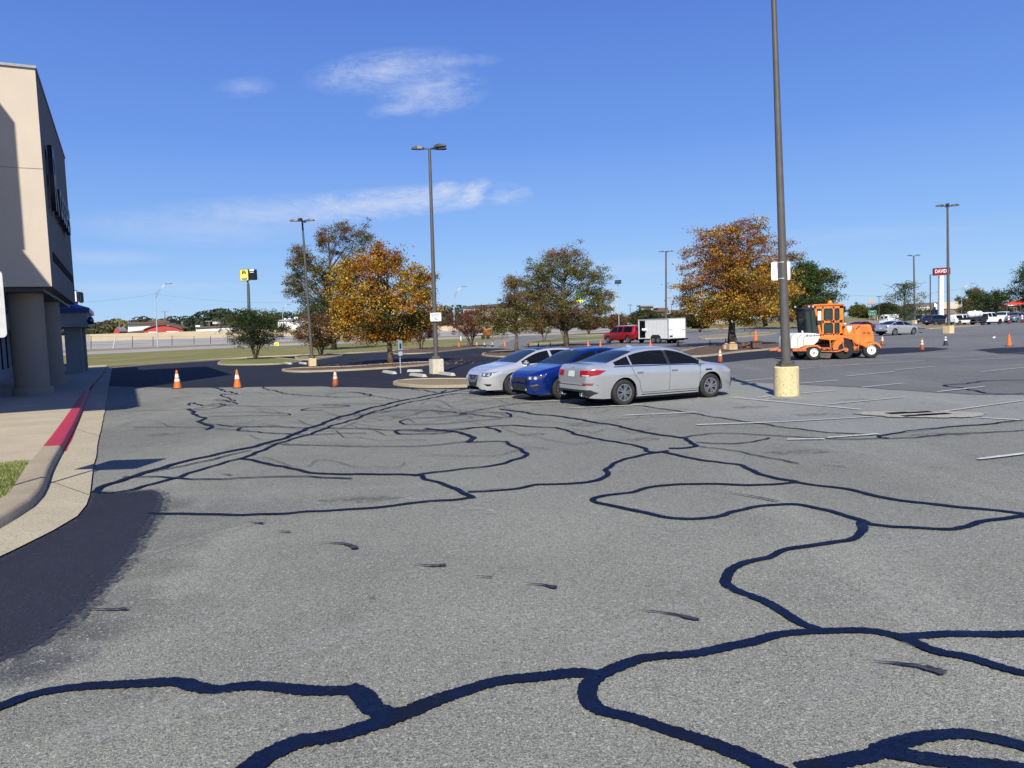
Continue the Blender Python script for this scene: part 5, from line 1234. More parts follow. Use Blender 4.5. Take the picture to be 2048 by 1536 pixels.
# red pickup with topper
rzr = RZ + math.pi/2 + math.radians(1)
c = vehicle('red_pickup', 'red pickup with a matching cab-high bed cap, hitched to the white trailer', 'pickup truck', 1256, 687, 0, rzr, PICKTOP, M['redcar'], ((-2.55,-1.1),(-.85,-.05),(.05,1.15)), (.9,1.4), None, G1, 'rim', .98, .07)
c.patch([(-.6,-.2),(.6,-.2),(.55,.2),(-.55,.2)], (-2.8, 0, 1.5), (0, 1, 0), (0, 0, 1), (1, 0, 0), 'rear_window', M['cglass'], .01, .1)
c.seam([(-.98, .55), (-.98, 1.16)], w=.03); c.seam([(-.99, 1.18), (-.99, 1.72)], 'cab_gap', .07); c.seam([(.0, .5), (.0, 1.16)], w=.02); mirror_parts(c, 1.12, 1.3, .92, M['trimblack'])
m = MB(); m.tube([(-2.9, 0, .5), (-3.6, 0, .48)], .05, 6); m.build('tow_hitch', M['trimblack'], c.root)
c.topp([(-2.4, .6), (-1.0, .62), (-1.0, -.62), (-2.4, -.6)], 'cap_roof', M['white'], .01)
truck = c
# enclosed trailer
q = rotz(rzr) @ Vector((-3.9, 0, 0)); tl = thing('cargo_trailer', 'white enclosed cargo trailer with open dark side door behind the red pickup', 'trailer', (truck.root.location.x+q.x, truck.root.location.y+q.y, 0), rzr)
TLn, TW, TH = 4.7, 2.1, 2.45
m = MB(); m.bbox((-TLn/2, 0, (.45+TH)/2), (TLn, TW, TH-.45), .05); tb = m.build('box_body', M['white'], tl, smooth=True, sharp=40)
m = MB(); m.box((-TLn/2, 0, TH-.03), (TLn+.03, TW+.03, .10)); m.build('roof_rail', M['galv'], tl)
m = MB(); m.box((-.62, TW/2+.004, (.5+TH)/2-.02), (.92, .02, TH-.72)); m.build('doorway', M['vdark'], tl)
m = MB(); m.box((-1.25, TW/2+.25, 1.45), (.5, .04, .2), rz=.5); m.box((-.95, TW/2+.10, 1.3), (.1, .16, .06)); m.build('door_latch', M['white'], tl)
for i in range(1, 6):
    m = MB(); m.box((-1.1-i*.62, TW/2+.003, (.5+TH)/2), (.018, .008, TH-.6)); m.build('panel_joint', M['galv'], tl)
m = MB()
for sx in (0, -TLn):
    for sy in (-1, 1): m.box((sx, sy*TW/2, (.45+TH)/2), (.10, .10, TH-.42))
m.build('corner_trim', M['galv'], tl)
m = MB(); m.box((-TLn-.008, 0, (.55+TH)/2), (.02, TW-.16, TH-.7)); rdm = m.build('rear_door', M['white'], tl)
m = MB(); m.box((-TLn-.03, .80, 1.35), (.03, .30, .04)); m.box((-TLn-.03, -.80, 1.35), (.03, .30, .04)); m.tube([(-TLn-.03, .6, .6), (-TLn-.03, .6, 2.3)], .015, 5); m.build('door_bar', M['galvold'], rdm)
m = MB(); m.box((-TLn-.025, .72, .72), (.02, .36, .16)); m.build('licence_plate', M['ink'], tl)
m = MB(); m.box((-TLn/2-.3, 0, .42), (TLn+.3, TW-.1, .12)); m.box((-TLn+.15, 0, .34), (.3, TW-.2, .14)); m.build('chassis', M['vdark'], tl)
for sy in (-1, 1):
    m = MB(); cx_ = -TLn*.58
    pr_ = [(cx_-.82, .45), (cx_-.76, .70), (cx_-.5, .88), (cx_+.5, .88), (cx_+.76, .70), (cx_+.82, .45)]; m.prism(pr_, sy*(TW/2-.02), sy*(TW/2+.02)); m.build('wheel_arch', M['trimblack'], tl)
    for dx in (-.40, .40):
        w = thing2('wheel', tl, (cx_+dx, sy*(TW/2-.07), .36)); m = MB(); m.lathe([(.2,-.1),(.34,-.1),(.36,-.05),(.36,.05),(.34,.1),(.2,.1)], 20, axis='Y'); m.build('tyre', M['tyre'], w, smooth=True, sharp=50)
        m = MB(); m.lathe([(.21, -.09*1), (.2, -.11), (.08, -.06), (0, -.06)], 16, axis='Y'); m.lathe([(.21, .09), (.2, .11), (.08, .06), (0, .06)], 16, axis='Y'); m.build('rim', M['rim'], w)
# white van
c = vehicle('white_van', 'white cargo van standing behind the sparse tree', 'van', 1784, 650.5, 0, RZ+math.radians(4), VAN, M['purewhite'], ((.55,1.75),), (1.45,1.98), None, G1, 'rim', 1.1)
for sg in (-1, 1): c.patch([(-.3,-.22),(.3,-.22),(.3,.22),(-.3,.22)], (-2.8, sg*.42, 1.55), (0, 1, 0), (0, 0, 1), (1, 0, 0), 'rear_window', M['cglass'], .012, .1)
c = vehicle('dark_green_suv', 'dark green SUV parked in the back row in front of the grey brown building', 'car', 1848, 645.5, 0, RZ+math.radians(25), SUV, M['teal'], ((-2.0,-1.2),(-1.1,-.1),(0,.95)), (.6,1.12), None, G1)
c.patch([(-.55,-.2),(.55,-.2),(.5,.2),(-.5,.2)], (-2.3, 0, 1.38), (0, 1, 0), (0, 0, 1), (1, 0, 0), 'rear_window', M['cglass'], .012, .1)
c = vehicle('navy_minivan', 'navy blue minivan in the back row, left of the light pole', 'car', 1872, 651, 0, RZ-math.radians(5), scale_spec(SUV, 1.08, 1.02, 1.0), M['navy'], ((-2.2,-1.3),(-1.2,-.1),(0,1.0)), (.65,1.2), None, G1)
c = vehicle('black_suv', 'black SUV mostly hidden behind the light pole and the white pickup with cap', 'car', 1905, 641, 0, RZ+math.radians(20), SUV, M['blackcar'], ((-2.0,-1.2),(-1.1,-.1),(0,.95)), (.6,1.12), None, G1)
c = vehicle('white_pickup', 'white pickup with a white bed cap, right beside the light pole with the yellow block', 'pickup truck', 1919, 650.5, 0, RZ-math.radians(4), PICKTOP, M['purewhite'], ((-2.55,-1.1),(-.85,-.05),(.05,1.15)), (.9,1.4), None, G1, 'rim', .98, .09, None, .90)
c = vehicle('white_hatchback', 'small white car behind the white pickup with cap', 'car', 1944, 639, 0, RZ, scale_spec(SUV, .95, 1, .9), M['purewhite'], ((-2.0,-1.2),(-1.1,-.1),(0,.9)), (.58,1.0), None, G1)
# flatbed with tank
CAB = dict(PICK); CAB['top'] = [(-.96,.62),(-.955,1.2),(-.93,1.70),(-.80,1.87)] + [p for p in PICK['top'] if p[0] > -.5]
CAB['belt'] = [(-.96,.58),(-.95,1.1),(-.9,1.155)] + [p for p in PICK['belt'] if p[0] > -.5]; CAB['plan'] = [(-.96,.96)] + [p for p in PICK['plan'] if p[0] > -.5]; CAB['bot'] = [(-.96,.46),(2.4,.40),(2.77,.44)]; CAB['wheels'] = (-1.9, 1.75)
c = vehicle('flatbed_truck', 'white flatbed truck with black bed carrying a white tank', 'truck', 1999.5, 648.5, 1, RZ-math.radians(4), CAB, M['purewhite'], ((-.75,-.05),(.05,1.15)), (.9,1.4), None, G1, 'trimblack', .98)
m = MB(); m.bbox((-2.9, 0, 1.02), (3.8, 2.1, .34), .03); m.box((-1.05, 0, 1.4), (.1, 2.0, .6)); m.box((-2.0, -1.0, .7), (1.2, .1, .4)); m.build('flat_bed', M['trimblack'], c.root)
m = MB(); m.lathe([(0, -1.35), (.38, -1.30), (.5, -1.15), (.5, 1.15), (.38, 1.3), (0, 1.35)], 20, (-2.6, 0, 1.66), axis='X'); m.lathe([(.16, .45), (.16, .58), (0, .6)], 12, (-2.6, 0, 1.66)); tk_ = m.build('tank', M['white'], c.root, smooth=True, sharp=50)
m = MB(); m.lathe([(.51, -.04), (.51, .04)], 20, (-3.1, 0, 1.66), axis='X'); m.lathe([(.51, -.04), (.51, .04)], 20, (-2.1, 0, 1.66), axis='X'); m.build('strap', M['ink'], tk_)
RP = RZ + math.pi
c = vehicle('white_pickup', 'large white pickup facing left under the edge of the red roofed shelter', 'pickup truck', 2012, 645, 1, RP+math.radians(14), PICK, M['purewhite'], ((-.85,-.05),(.05,1.15)), (.9,1.4), None, G1, 'rim', .98)
c.patch([(-.6,-.16),(.6,-.16),(.6,.14),(-.6,.14)], (2.7, 0, .92), (0, 1, 0), (0, 0, 1), fd, 'grille', M['trimblack'], .014, .1)
c = vehicle('grey_suv', 'grey blue SUV facing left, cut by the right edge of the view', 'car', 2035.5, 645, 1, RP+math.radians(8), SUV, M['greycar'], ((-2.0,-1.2),(-1.1,-.1),(0,.95)), (.6,1.12), None, G1)
c.patch([(-.5,-.12),(.5,-.12),(.5,.1),(-.5,.1)], (2.35, 0, .62), (0, 1, 0), (0, 0, 1), fd, 'grille', M['trimblack'], .014, .1)
c = vehicle('red_car', 'red car almost hidden behind the engine hood of the sweeper', 'car', 1722, 664, 0, RZ, scale_spec(SEDAN, .9, .98, .93), M['redcar'], ((-1.5,-1.1),(-1.05,-.03),(.05,1.0)), (.4,1.1), (-1.6,-.9), G1)
# cars out on the highway
c = vehicle('silver_sedan', 'silver car on the highway, seen under the crown of the big olive oak', 'car', 1168, 661, 1, .25, SEDAN, M['silver'], ((-1.6,-1.2),(-1.1,-.03),(.05,1.1)), (.44,1.2), (-1.8,-1), 'cars on the highway', 'rim', .86, .12)
c = vehicle('white_pickup', 'dark pickup on the highway behind the trunk of the big olive oak', 'pickup truck', 1207, 659, 1, .25, PICK, M['blackcar'], ((-.85,-.05),(.05,1.15)), (.9,1.4), None, 'cars on the highway', 'rim', .9, .12); c.root.name = 'dark_pickup'
# orange equipment trailer on the frontage road
g = G(968, 678.5); t = thing('orange_equipment_trailer', 'small orange and white machine on wheels on the road, right of the maroon crape myrtle', 'equipment', tuple(g), .3)
m = MB(); m.bbox((.55, 0, 1.35), (1.5, 1.0, 1.1), .1); m.build('housing', mat('equipment_orange', (.55, .13, .03), .5), t); m = MB(); m.bbox((-.9, 0, 1.1), (1.3, .8, .35), .05); m.build('front_deck', M['white'], t)
m = MB(); m.box((0, 0, .7), (3.1, .8, .12)); m.tube([(-1.5, 0, .7), (-2.2, 0, .6)], .05, 5); m.build('chassis', M['ink'], t)
for sx in (-.3, .7):
    m = MB(); m.lathe([(0,-.12),(.38,-.12),(.4,0),(.38,.12),(0,.12)], 16, (sx, -.5, .4), axis='Y'); m.build('wheel', M['tyre'], t, smooth=True, sharp=40)
# ------------------------------------------------------------------ orange broom sweeper
M['sworange'] = mat('sweeper_orange', (.74, .20, .03), .5, coat=.15, nz=(2.2, .16, 8)); M['swdirty'] = mat('dirty_orange_frame', (.48, .14, .05), .7, nz=(6, .35)); M['tankw'] = mat('white_poly_tank', (.80, .77, .70), .45, nz=(2.5, .08)); M['tankstrap'] = mat('tank_groove', (.28, .27, .25), .6)
M['cabglass'] = glass('cab_glass', (.035, .055, .05)); M['bristle'] = mat('broom_bristle', (.022, .020, .020), .95, bump=(30, 1)); M['rubber'] = mat('rubber_flap', (.10, .09, .08), .8, nz=(5, .3))
rz_s = RZ + math.radians(1)
ga = G(1628.5, 720.5); gb = at(1743.5, 714, ga.y); gb.z = 0
rz_s = math.atan2(gb.y-ga.y, gb.x-ga.x)
WB = (gb-ga).length
print('sweeper wheelbase', WB, math.degrees(rz_s), ga)
sw = thing('street_sweeper', 'orange ride-on broom sweeper with white water tank, standing right of the big light pole', 'sweeper', (ga.x, ga.y, 0), rz_s)
kx = WB/3.35
def sx_(px): return (px-1628.5)/(1743.5-1628.5)*WB                # broadside position of a column of the photograph, in metres along the machine
zs = ga.y/FPX
def P2(*pts): return [(sx_(a), (720.5-(a-1628.5)*.035-b)*zs) for a, b in pts]
NW = 1.95; Y0, Y1 = .0-.0, NW                                   # near side is y=0, far side y=NW (wheel faces near y=0)
def pr6(name, poly, y0, y1, mt, par=sw, bev=True):
    m = MB(); m.prism(poly, y0, y1); o = m.build(name, mt, par)
    if bev:
        bm = bmesh.new(); bm.from_mesh(o.data); bmesh.ops.bevel(bm, geom=[e for e in bm.edges], offset=.018, segments=2, affect='EDGES'); bm.to_mesh(o.data); bm.free()
        o.data.polygons.foreach_set('use_smooth', [True]*len(o.data.polygons)); o.data.set_sharp_from_angle(angle=math.radians(35))
    return o
# tank
tp = P2((1584,697),(1584,680),(1587,673),(1594,668),(1604,666.5),(1622,666),(1641,668),(1643,672),(1636,684),(1630,690),(1612,691),(1598,697))
ty = pr6('water_tank', tp, .10, NW-.1, M['tankw'])
bm = bmesh.new(); bm.from_mesh(ty.data); bm.free()
for px in (1600, 1612):
    m = MB(); a = P2((px, 668), (px-7, 676), (px-10, 697)); a2 = [(sx_(px+6)+.0, a[0][1]+.02)] + a
    m.tube([(x, .085, z) for x, z in [(a[0][0]+.12, a[0][1]+.0), (a[1][0]+.10, a[1][1]), (a[2][0]+.18, a[2][1])]], .018, 6); m.build('tank_groove', M['tankstrap'], ty)
m = MB(); q = P2((1622, 665))[0]; m.lathe([(.16, -.03), (.16, .07), (.12, .10), (0, .10)], 20, (q[0], .8, q[1])); m.build('tank_lid', M['tankw'], ty, smooth=True, sharp=40)
q = P2((1629, 671))[0]; text('Broce Broom', .13, TM(q[0], .085, q[1]), 'tank_lettering', M['ink'], ty, .003)
# frame
pr6('front_bumper_beam', P2((1586,703),(1586,696),(1614,696),(1614,703)), .02, NW-.02, M['swdirty'])
m = MB(); 
for y in (.35, NW-.35): m.tube([(sx_(1560), y, .5), (sx_(1740), y, .52)], .06, 6)
m.build('chassis_rail', M['swdirty'], sw)
pr6('front_fender', P2((1603,699),(1608,694),(1617,691),(1636,690),(1644,696),(1648,700),(1645,701),(1634,693.5),(1619,694),(1611,698),(1607,703)), -.02, .42, M['sworange'])
pr6('front_fender', P2((1603,699),(1608,694),(1617,691),(1636,690),(1644,696),(1648,700),(1645,701),(1634,693.5),(1619,694),(1611,698),(1607,703)), NW-.42, NW+.02, M['sworange'])
pr6('rear_fender', P2((1722,690),(1733,687),(1740,685),(1752,684),(1758,687),(1762,692),(1762,698),(1759,694),(1753,688.5),(1742,690),(1733,696)), -.02, .45, M['sworange'])
pr6('rear_fender', P2((1722,690),(1733,687),(1740,685),(1752,684),(1758,687),(1762,692),(1762,698),(1759,694),(1753,688.5),(1742,690),(1733,696)), NW-.45, NW+.02, M['sworange'])
pr6('side_beam', P2((1640,678),(1640,672),(1690,670.5),(1712,670),(1712,674),(1718,684),(1716,690),(1709,682),(1705,678),(1665,681)), .12, .30, M['sworange'])
pr6('side_beam', P2((1640,678),(1640,672),(1690,670.5),(1712,670),(1712,674),(1718,684),(1716,690),(1709,682),(1705,678),(1665,681)), NW-.30, NW-.12, M['sworange'])
m = MB(); a = P2((1640, 672), (1712, 679)); m.box(((a[0][0]+a[1][0])/2, NW/2, (a[0][1]+a[1][1])/2-.02), (a[1][0]-a[0][0], NW-.6, .16)); m.build('deck', M['swdirty'], sw)
hood = pr6('engine_hood', P2((1689,671.5),(1690,652),(1722,650.5),(1741,648.5),(1744,652),(1750,671),(1750,687),(1731,690),(1718,690),(1710,676),(1706,672)), .10, NW-.10, M['sworange'])
m = MB(); a = P2((1722.5, 671.5), (1749, 671)); m.box(((a[0][0]+a[1][0])/2, .096, a[0][1]), (a[1][0]-a[0][0], .008, .015)); a = P2((1722.5, 652), (1722.5, 688)); m.box((a[0][0], .096, (a[0][1]+a[1][1])/2), (.015, .008, a[0][1]-a[1][1])); m.build('panel_gap', M['swdirty'], hood)
m = MB(); m.box((*[P2((1710, 661))[0][i] if i == 0 else .094 for i in (0, 1)], P2((1710, 661))[0][1]), (.10, .006, .30), M=Matrix.Rotation(-.2, 3, 'Y')); m.build('vent', M['swdirty'], hood)
m = MB(); q = P2((1700, 658))[0]; m.prism([(q[0]-.13, q[1]+.14), (q[0]+.14, q[1]+.14), (q[0]+.12, q[1]-.02), (q[0], q[1]-.18), (q[0]-.08, q[1]-.05)], .090, .096); m.build('white_patch', M['white'], hood)
m = MB(); q = P2((1717.5, 655))[0]; m.box((q[0], .092, q[1]), (.26, .006, .05), M=Matrix.Rotation(-.75, 3, 'Y')); m.build('arrow_mark', M['ink'], hood)
# rows of worn dark lettering
for i, (px, py, w) in enumerate([(1729.5,654,.38),(1730,657,.36),(1731,660,.30)]):
    q = P2((px, py))[0]; m = MB()
    for k in range(5): m.box((q[0]-w/2+w*(k+.5)/5, .093, q[1]), (w/5*.55, .006, .045))
    m.build('worn_marking', M['swdirty'], hood)
for (px, py, s_) in ((1734, 664.5, .36), (1735, 667.5, .42)):
    q = P2((px, py))[0]; m = MB()
    for k in range(9):
        if k == 4: continue
        m.box((q[0]-s_/2+s_*(k+.5)/9, .093, q[1]), (s_/9*.6, .006, .05))
    m.build('dark_marking', M['ink'], hood)
# cab
cb = thing2('cab', sw, (0, 0, 0))
post = lambda a, b, y, r=.04, mt=M['sworange']: None
cy0, cy1 = .25, 1.40
def frame_panel(y, name):
    out_p = P2((1633,612.5),(1689,611.5),(1690,671),(1645,672.5))
    # panel with six glazed openings: build as bars
    m = MB(); th = .05
    def bar(a, b, w):
        pa, pb = P2(a, b); d = Vector((pb[0]-pa[0], 0, pb[1]-pa[1])); L_ = d.length; ang = math.atan2(d.z, d.x)
        m.bbox(((pa[0]+pb[0])/2, y, (pa[1]+pb[1])/2), (L_+w*.6, th, w), .012, M=Matrix.Rotation(-ang, 3, 'Y'))
    bar((1633,614.5),(1689,613.5),.16); bar((1646,671),(1690,669.5),.16); bar((1634.5,614),(1646,671),.11); bar((1650,614),(1650.5,671),.09)
    bar((1687,614),(1687.5,670),.20); bar((1671.5,614),(1671.5,670),.10); bar((1650,643.5),(1688,642.5),.16)
    m.build(name, M['sworange'], cb, smooth=True, sharp=35)
    m = MB(); m.prism(P2((1635,616),(1686,615),(1687,669),(1646.5,670)), y-.012 if y < 1 else y, y if y < 1 else y+.012); m.build('side_glass', M['cabglass'], cb)
    # black rubber seals round each pane
    for (x0, y0_, x1, y1_) in ((1652.5,617.5,1669.2,640.5),(1674,617,1682.5,639.5),(1652.5,646.5,1669.5,668.5),(1674,646,1682.5,668)):
        a = P2((x0, y0_), (x1, y1_)); w_, h_ = a[1][0]-a[0][0], a[0][1]-a[1][1]; R_ = rrect(w_, h_, .09, (a[0][0]+a[1][0])/2, (a[0][1]+a[1][1])/2)
        mm = MB(); mm.tube([(x, y-.028 if y < 1 else y+.028, z) for x, z in R_]+[(R_[0][0], y-.028 if y < 1 else y+.028, R_[0][1])], .022, 5); mm.build('window_seal', M['trimblack'], cb)
frame_panel(cy0, 'side_panel'); frame_panel(cy1, 'side_panel')
m = MB(); a = P2((1631, 612), (1691, 610.5)); m.bbox(((a[0][0]+a[1][0])/2, .82, a[0][1]+.03), (a[1][0]-a[0][0]+.06, 1.30, .10), .03); m.build('roof', M['sworange'], cb, smooth=True, sharp=40)
# glazed nose of the cab
n0 = P2((1615,620),(1619,664),(1634,616),(1646,668))
m = MB()
for y in (cy0+.02, cy1-.02):
    m.tube([(n0[0][0], y, n0[0][1]), (n0[1][0], y, n0[1][1])], .045, 6); m.tube([(n0[0][0], y, n0[0][1]), (n0[2][0], y, n0[2][1])], .06, 6)
    q = P2((1625, 619), (1629, 665)); m.tube([(q[0][0], y, q[0][1]), (q[1][0], y, q[1][1])], .04, 6)
m.tube([(n0[0][0], cy0, n0[0][1]), (n0[0][0], cy1, n0[0][1])], .07, 6); m.tube([(n0[1][0], cy0, n0[1][1]), (n0[1][0], cy1, n0[1][1])], .04, 6)
m.build('windscreen_frame', M['trimblack'], cb)
m = MB(); vv = []
for y in (cy0+.03, cy1-.03): vv += [(n0[0][0], y, n0[0][1]), (n0[1][0], y, n0[1][1]), (n0[3][0], y, n0[3][1]), (n0[2][0], y, n0[2][1])]
m.add(vv, [(0,1,2,3),(7,6,5,4),(0,4,5,1)]); m.build('windscreen', M['cabglass'], cb)
m = MB(); q = P2((1618, 616.5))[0]; m.bbox((q[0]+.1, .82, q[1]), (.75, 1.2, .12), .03); m.build('visor', M['trimblack'], cb)
for px, y in ((1611, 1.3), (1622, .22), (1630, .22)):
    q = P2((px, 617 if px < 1600 else 613.5))[0]; m = MB(); m.lathe([(0, -.05), (.055, -.03), (.06, .03), (.05, .05), (0, .05)], 12, (q[0], y+.02, q[1]), axis='X'); m.build('work_lamp', M['lampclear'], cb, smooth=True)
q = P2((1611, 632))[0]; m = MB(); m.bbox((q[0], .02, q[1]), (.08, .20, .42), .03); m.tube([(q[0]+.04, .06, q[1]+.2), (n0[0][0], .25, n0[0][1])], .015, 5); m.build('side_mirror', M['trimblack'], cb)
q = P2((1639, 632))[0]; m = MB(); m.bbox((q[0], -.03, q[1]), (.17, .04, .46), .03); m.build('side_mirror', M['white'], cb)
m = MB(); q = P2((1674, 610.5), (1674, 604)); m.lathe([(.13, 0), (.13, .05), (.11, .06), (.10, .17), (.06, .20), (0, .20)], 18, (q[0][0], .8, q[0][1]+.05)); m.build('beacon', M['amber'], cb, smooth=True, sharp=50)
q = P2((1678.5, 643))[0]; text('RCT-350', .125, TM(q[0]+.0, cy0-.03, q[1]), 'cab_lettering', M['ink'], cb, .004)
q = P2((1667, 643))[0]; m = MB(); m.bbox((q[0], cy0-.04, q[1]), (.10, .03, .05), .01); m.build('door_handle', M['trimblack'], cb)
q = P2((1640, 655))[0]; m = MB(); m.bbox((q[0]+.35, NW/2, q[1]-.1), (.5, .55, .5), .08); m.bbox((q[0]+.62, NW/2, q[1]+.2), (.14, .5, .6), .06); m.build('driver_seat', M['trimblack'], cb)
# exhaust
m = MB(); q = P2((1702, 652), (1702, 624), (1702, 612)); m.tube([(q[0][0], .9, q[0][1]-.05), (q[0][0], .9, q[1][1])], .07, 12); m.lathe([(.07, q[1][1]-.02), (.15, q[1][1]+.02), (.16, q[1][1]+.08), (.12, q[1][1]+.12), (.13, q[2][1]-.03), (.14, q[2][1]), (0, q[2][1])], 16, (q[0][0], .9, 0)); m.build('air_stack', M['black'], sw, smooth=True, sharp=45)
m = MB(); q = P2((1695, 652), (1695, 626)); m.tube([(q[0][0], .5, q[0][1]-.05), (q[0][0], .5, q[1][1])], .04, 10); m.build('exhaust_pipe', M['swdirty'], sw)
m = MB(); q = P2((1687.5, 649))[0]; m.lathe([(0, -.05), (.08, -.04), (.09, .05), (0, .06)], 12, (q[0]+.05, .02, q[1]), axis='X'); m.build('rear_work_lamp', M['lampclear'], sw, smooth=True)
# broom
m = MB(); q = P2((1690, 702))[0]; BR = .50
prof = [(0, -1.02), (BR*.5, -1.0)]
for i in range(33): prof.append((BR*(1.0 if i % 2 else .93), -1.0+2.0*i/32))
prof += [(BR*.5, 1.0), (0, 1.02)]
m.lathe(prof, 40, (q[0]-.05, NW/2, BR+.0), axis='Y'); m.build('broom_drum', M['bristle'], sw)
m = MB(); arc = [(q[0]-.05+(BR+.07)*math.cos(a), BR+(BR+.07)*math.sin(a)) for a in [math.radians(55+9*i) for i in range(14)]]; arc2 = [(q[0]-.05+(BR+.03)*math.cos(a), BR+(BR+.03)*math.sin(a)) for a in [math.radians(55+9*i) for i in range(14)]]
m.prism(arc+arc2[::-1], -.02, NW+.02); m.build('broom_hood', M['swdirty'], sw)
m = MB(); arc3 = [(q[0]-.05+(BR+.05)*math.cos(a), BR+(BR+.05)*math.sin(a)) for a in [math.radians(95+8*i) for i in range(12)]]; arc4 = [(q[0]-.05+(BR-.2)*math.cos(a), BR+(BR-.2)*math.sin(a)) for a in [math.radians(95+8*i) for i in range(12)]]
m.prism(arc3+arc4[::-1], -.05, -.02); m.build('broom_end_guard', M['sworange'], sw)
m = MB()
for pa, pb, r in (((1658.5,680),(1661,702),.035),((1661,703),(1674,703),.04),((1674,703),(1692,697),.045),((1683,683),(1687,697),.03),((1641,696),(1657,696),.03),((1641,702.5),(1662,703),.03),((1704,682),(1709,694),.03),((1718,686),(1714,697),.03)):
    a = P2(pa, pb); m.tube([(a[0][0], -.08, a[0][1]), (a[1][0], -.08, a[1][1])], r, 8)
a = P2((1690, 699.5))[0]; m.lathe([(0, -.06), (.10, -.06), (.10, .06), (0, .06)], 14, (a[0], -.09, a[1]), axis='Y'); m.build('lift_arm', M['swdirty'], sw)
m = MB(); a = P2((1640,705),(1664,706),(1660,716),(1640,715)); m.prism(a, -.03, .0); m.prism(a, NW, NW+.03); m.build('side_flap', M['rubber'], sw)
m = MB(); a = P2((1655,690),(1700,704)); m.box(((a[0][0]+a[1][0])/2+.3, NW/2, .62), (1.7, NW-.7, .35)); m.box((sx_(1644), NW/2, .62), (.6, NW-.6, .3)); m.build('underframe', M['vdark'], sw)
m = MB(); a = P2((1712, 698))[0]; m.lathe([(0,-.25),(.16,-.2),(.16,.2),(0,.25)], 12, (a[0], .3, a[1]), axis='X'); m.build('hydraulic_tank', M['swdirty'], sw, smooth=True)
for x in (0, WB):
    r = .37 if x == 0 else .40
    for y in (.13, NW-.13):
        w = thing2('wheel', sw, (x, y, r)); m = MB(); h = .13
        m.lathe([(r*.56,-h*.85),(r*.62,-h),(r*.88,-h),(r*.98,-h*.75),(r,-h*.5),(r,h*.5),(r*.98,h*.75),(r*.88,h),(r*.62,h),(r*.56,h*.85)], 40, axis='Y'); m.build('tyre', M['tyre'], w, smooth=True, sharp=50)
        m = MB()
        for sg in (-1, 1): m.lathe([(r*.57, sg*h*.82), (r*.53, sg*h*.95), (r*.46, sg*h*.6), (r*.25, sg*h*.5), (r*.22, sg*h*.8), (0, sg*h*.8)], 32, axis='Y')
        m.build('rim', M['rimwhite'], w, smooth=True, sharp=40)
        m = MB()
        for k in range(8):
            a = math.pi*k/4; m.lathe([(.022, -h*.50-.12*0), (.022, -h*.50-.012), (0, -h*.50-.012)], 8, (r*.37*math.cos(a), 0, r*.37*math.sin(a)), axis='Y'); 
        m.lathe([(.05, h*.8), (.05, h*.95), (0, h*.95)], 12, axis='Y'); m.build('lug_nut', M['swdirty'], w)
# ------------------------------------------------------------------ trees
def leafm(name, col, tr=.42):
    col = tuple(min(1, x*1.18) for x in col)
    m = bpy.data.materials.new(name); m.use_nodes = True; t = m.node_tree; b = t.nodes['Principled BSDF']; b.inputs['Roughness'].default_value = .6; b.inputs['Specular IOR Level'].default_value = .25
    g = t.nodes.new('ShaderNodeNewGeometry'); h = t.nodes.new('ShaderNodeHueSaturation'); h.inputs['Color'].default_value = (*col, 1)
    r = t.nodes.new('ShaderNodeMapRange'); r.inputs[3].default_value = .40; r.inputs[4].default_value = 1.55; t.links.new(g.outputs['Random Per Island'], r.inputs[0]); t.links.new(r.outputs[0], h.inputs['Value'])
    r2 = t.nodes.new('ShaderNodeMapRange'); r2.inputs[3].default_value = .48; r2.inputs[4].default_value = .52; t.links.new(g.outputs['Random Per Island'], r2.inputs[0]); t.links.new(r2.outputs[0], h.inputs['Hue'])
    t.links.new(h.outputs[0], b.inputs['Base Color'])
    tl_ = t.nodes.new('ShaderNodeBsdfTranslucent'); t.links.new(h.outputs[0], tl_.inputs[0]); mx = t.nodes.new('ShaderNodeMixShader'); mx.inputs[0].default_value = tr
    t.links.new(b.outputs[0], mx.inputs[1]); t.links.new(tl_.outputs[0], mx.inputs[2]); t.links.new(mx.outputs[0], t.nodes['Material Output'].inputs[0]); return m
LM = {k: leafm('leaf_'+k, c) for k, c in dict(orange=(.40,.17,.022), gold=(.47,.29,.04), rust=(.24,.095,.04), brown=(.17,.085,.035), olive=(.15,.13,.028), green=(.065,.095,.022), dark=(.030,.048,.014),
      maroon=(.15,.045,.03), plum=(.10,.035,.028), redbrown=(.24,.075,.03), yellowgreen=(.19,.18,.04), blue_green=(.045,.075,.03), grey=(.16,.15,.12)).items()}
def barkm(name, col):
    a = NB(name); n = a.noise(9, 5, .7, (1, 1, .35)); p = a.noise(2.2, 4, .6)
    c = a.mix(a.rng(n, .35, .65, 0, 1), tuple(x*.55 for x in col), tuple(x*1.3 for x in col)); c = a.mix(a.rng(p, .56, .64, 0, .7), c, (.34, .33, .28))
    return a.fin(c, .95, n, .9, .03, .15)
M['bark'] = barkm('oak_bark', (.13, .10, .075)); M['barkdark'] = mat('dark_bark', (.055, .042, .035), .95, nz=(8, .3)); M['barkcm'] = mat('crape_bark', (.16, .12, .09), .9, nz=(5, .3))
def hn(p, s):       # cheap smooth 3-D noise 0..1
    x, y, z = p[0]*s, p[1]*s, p[2]*s
    return .5+.25*(math.sin(x*1.7+1.3*math.sin(y*1.1+2.1))+math.sin(y*1.9+1.7*math.sin(z*1.3+.7)))*.5+.25*(math.sin(z*2.3+1.1*math.sin(x*1.5))+math.sin((x+y+z)*2.9))*.5
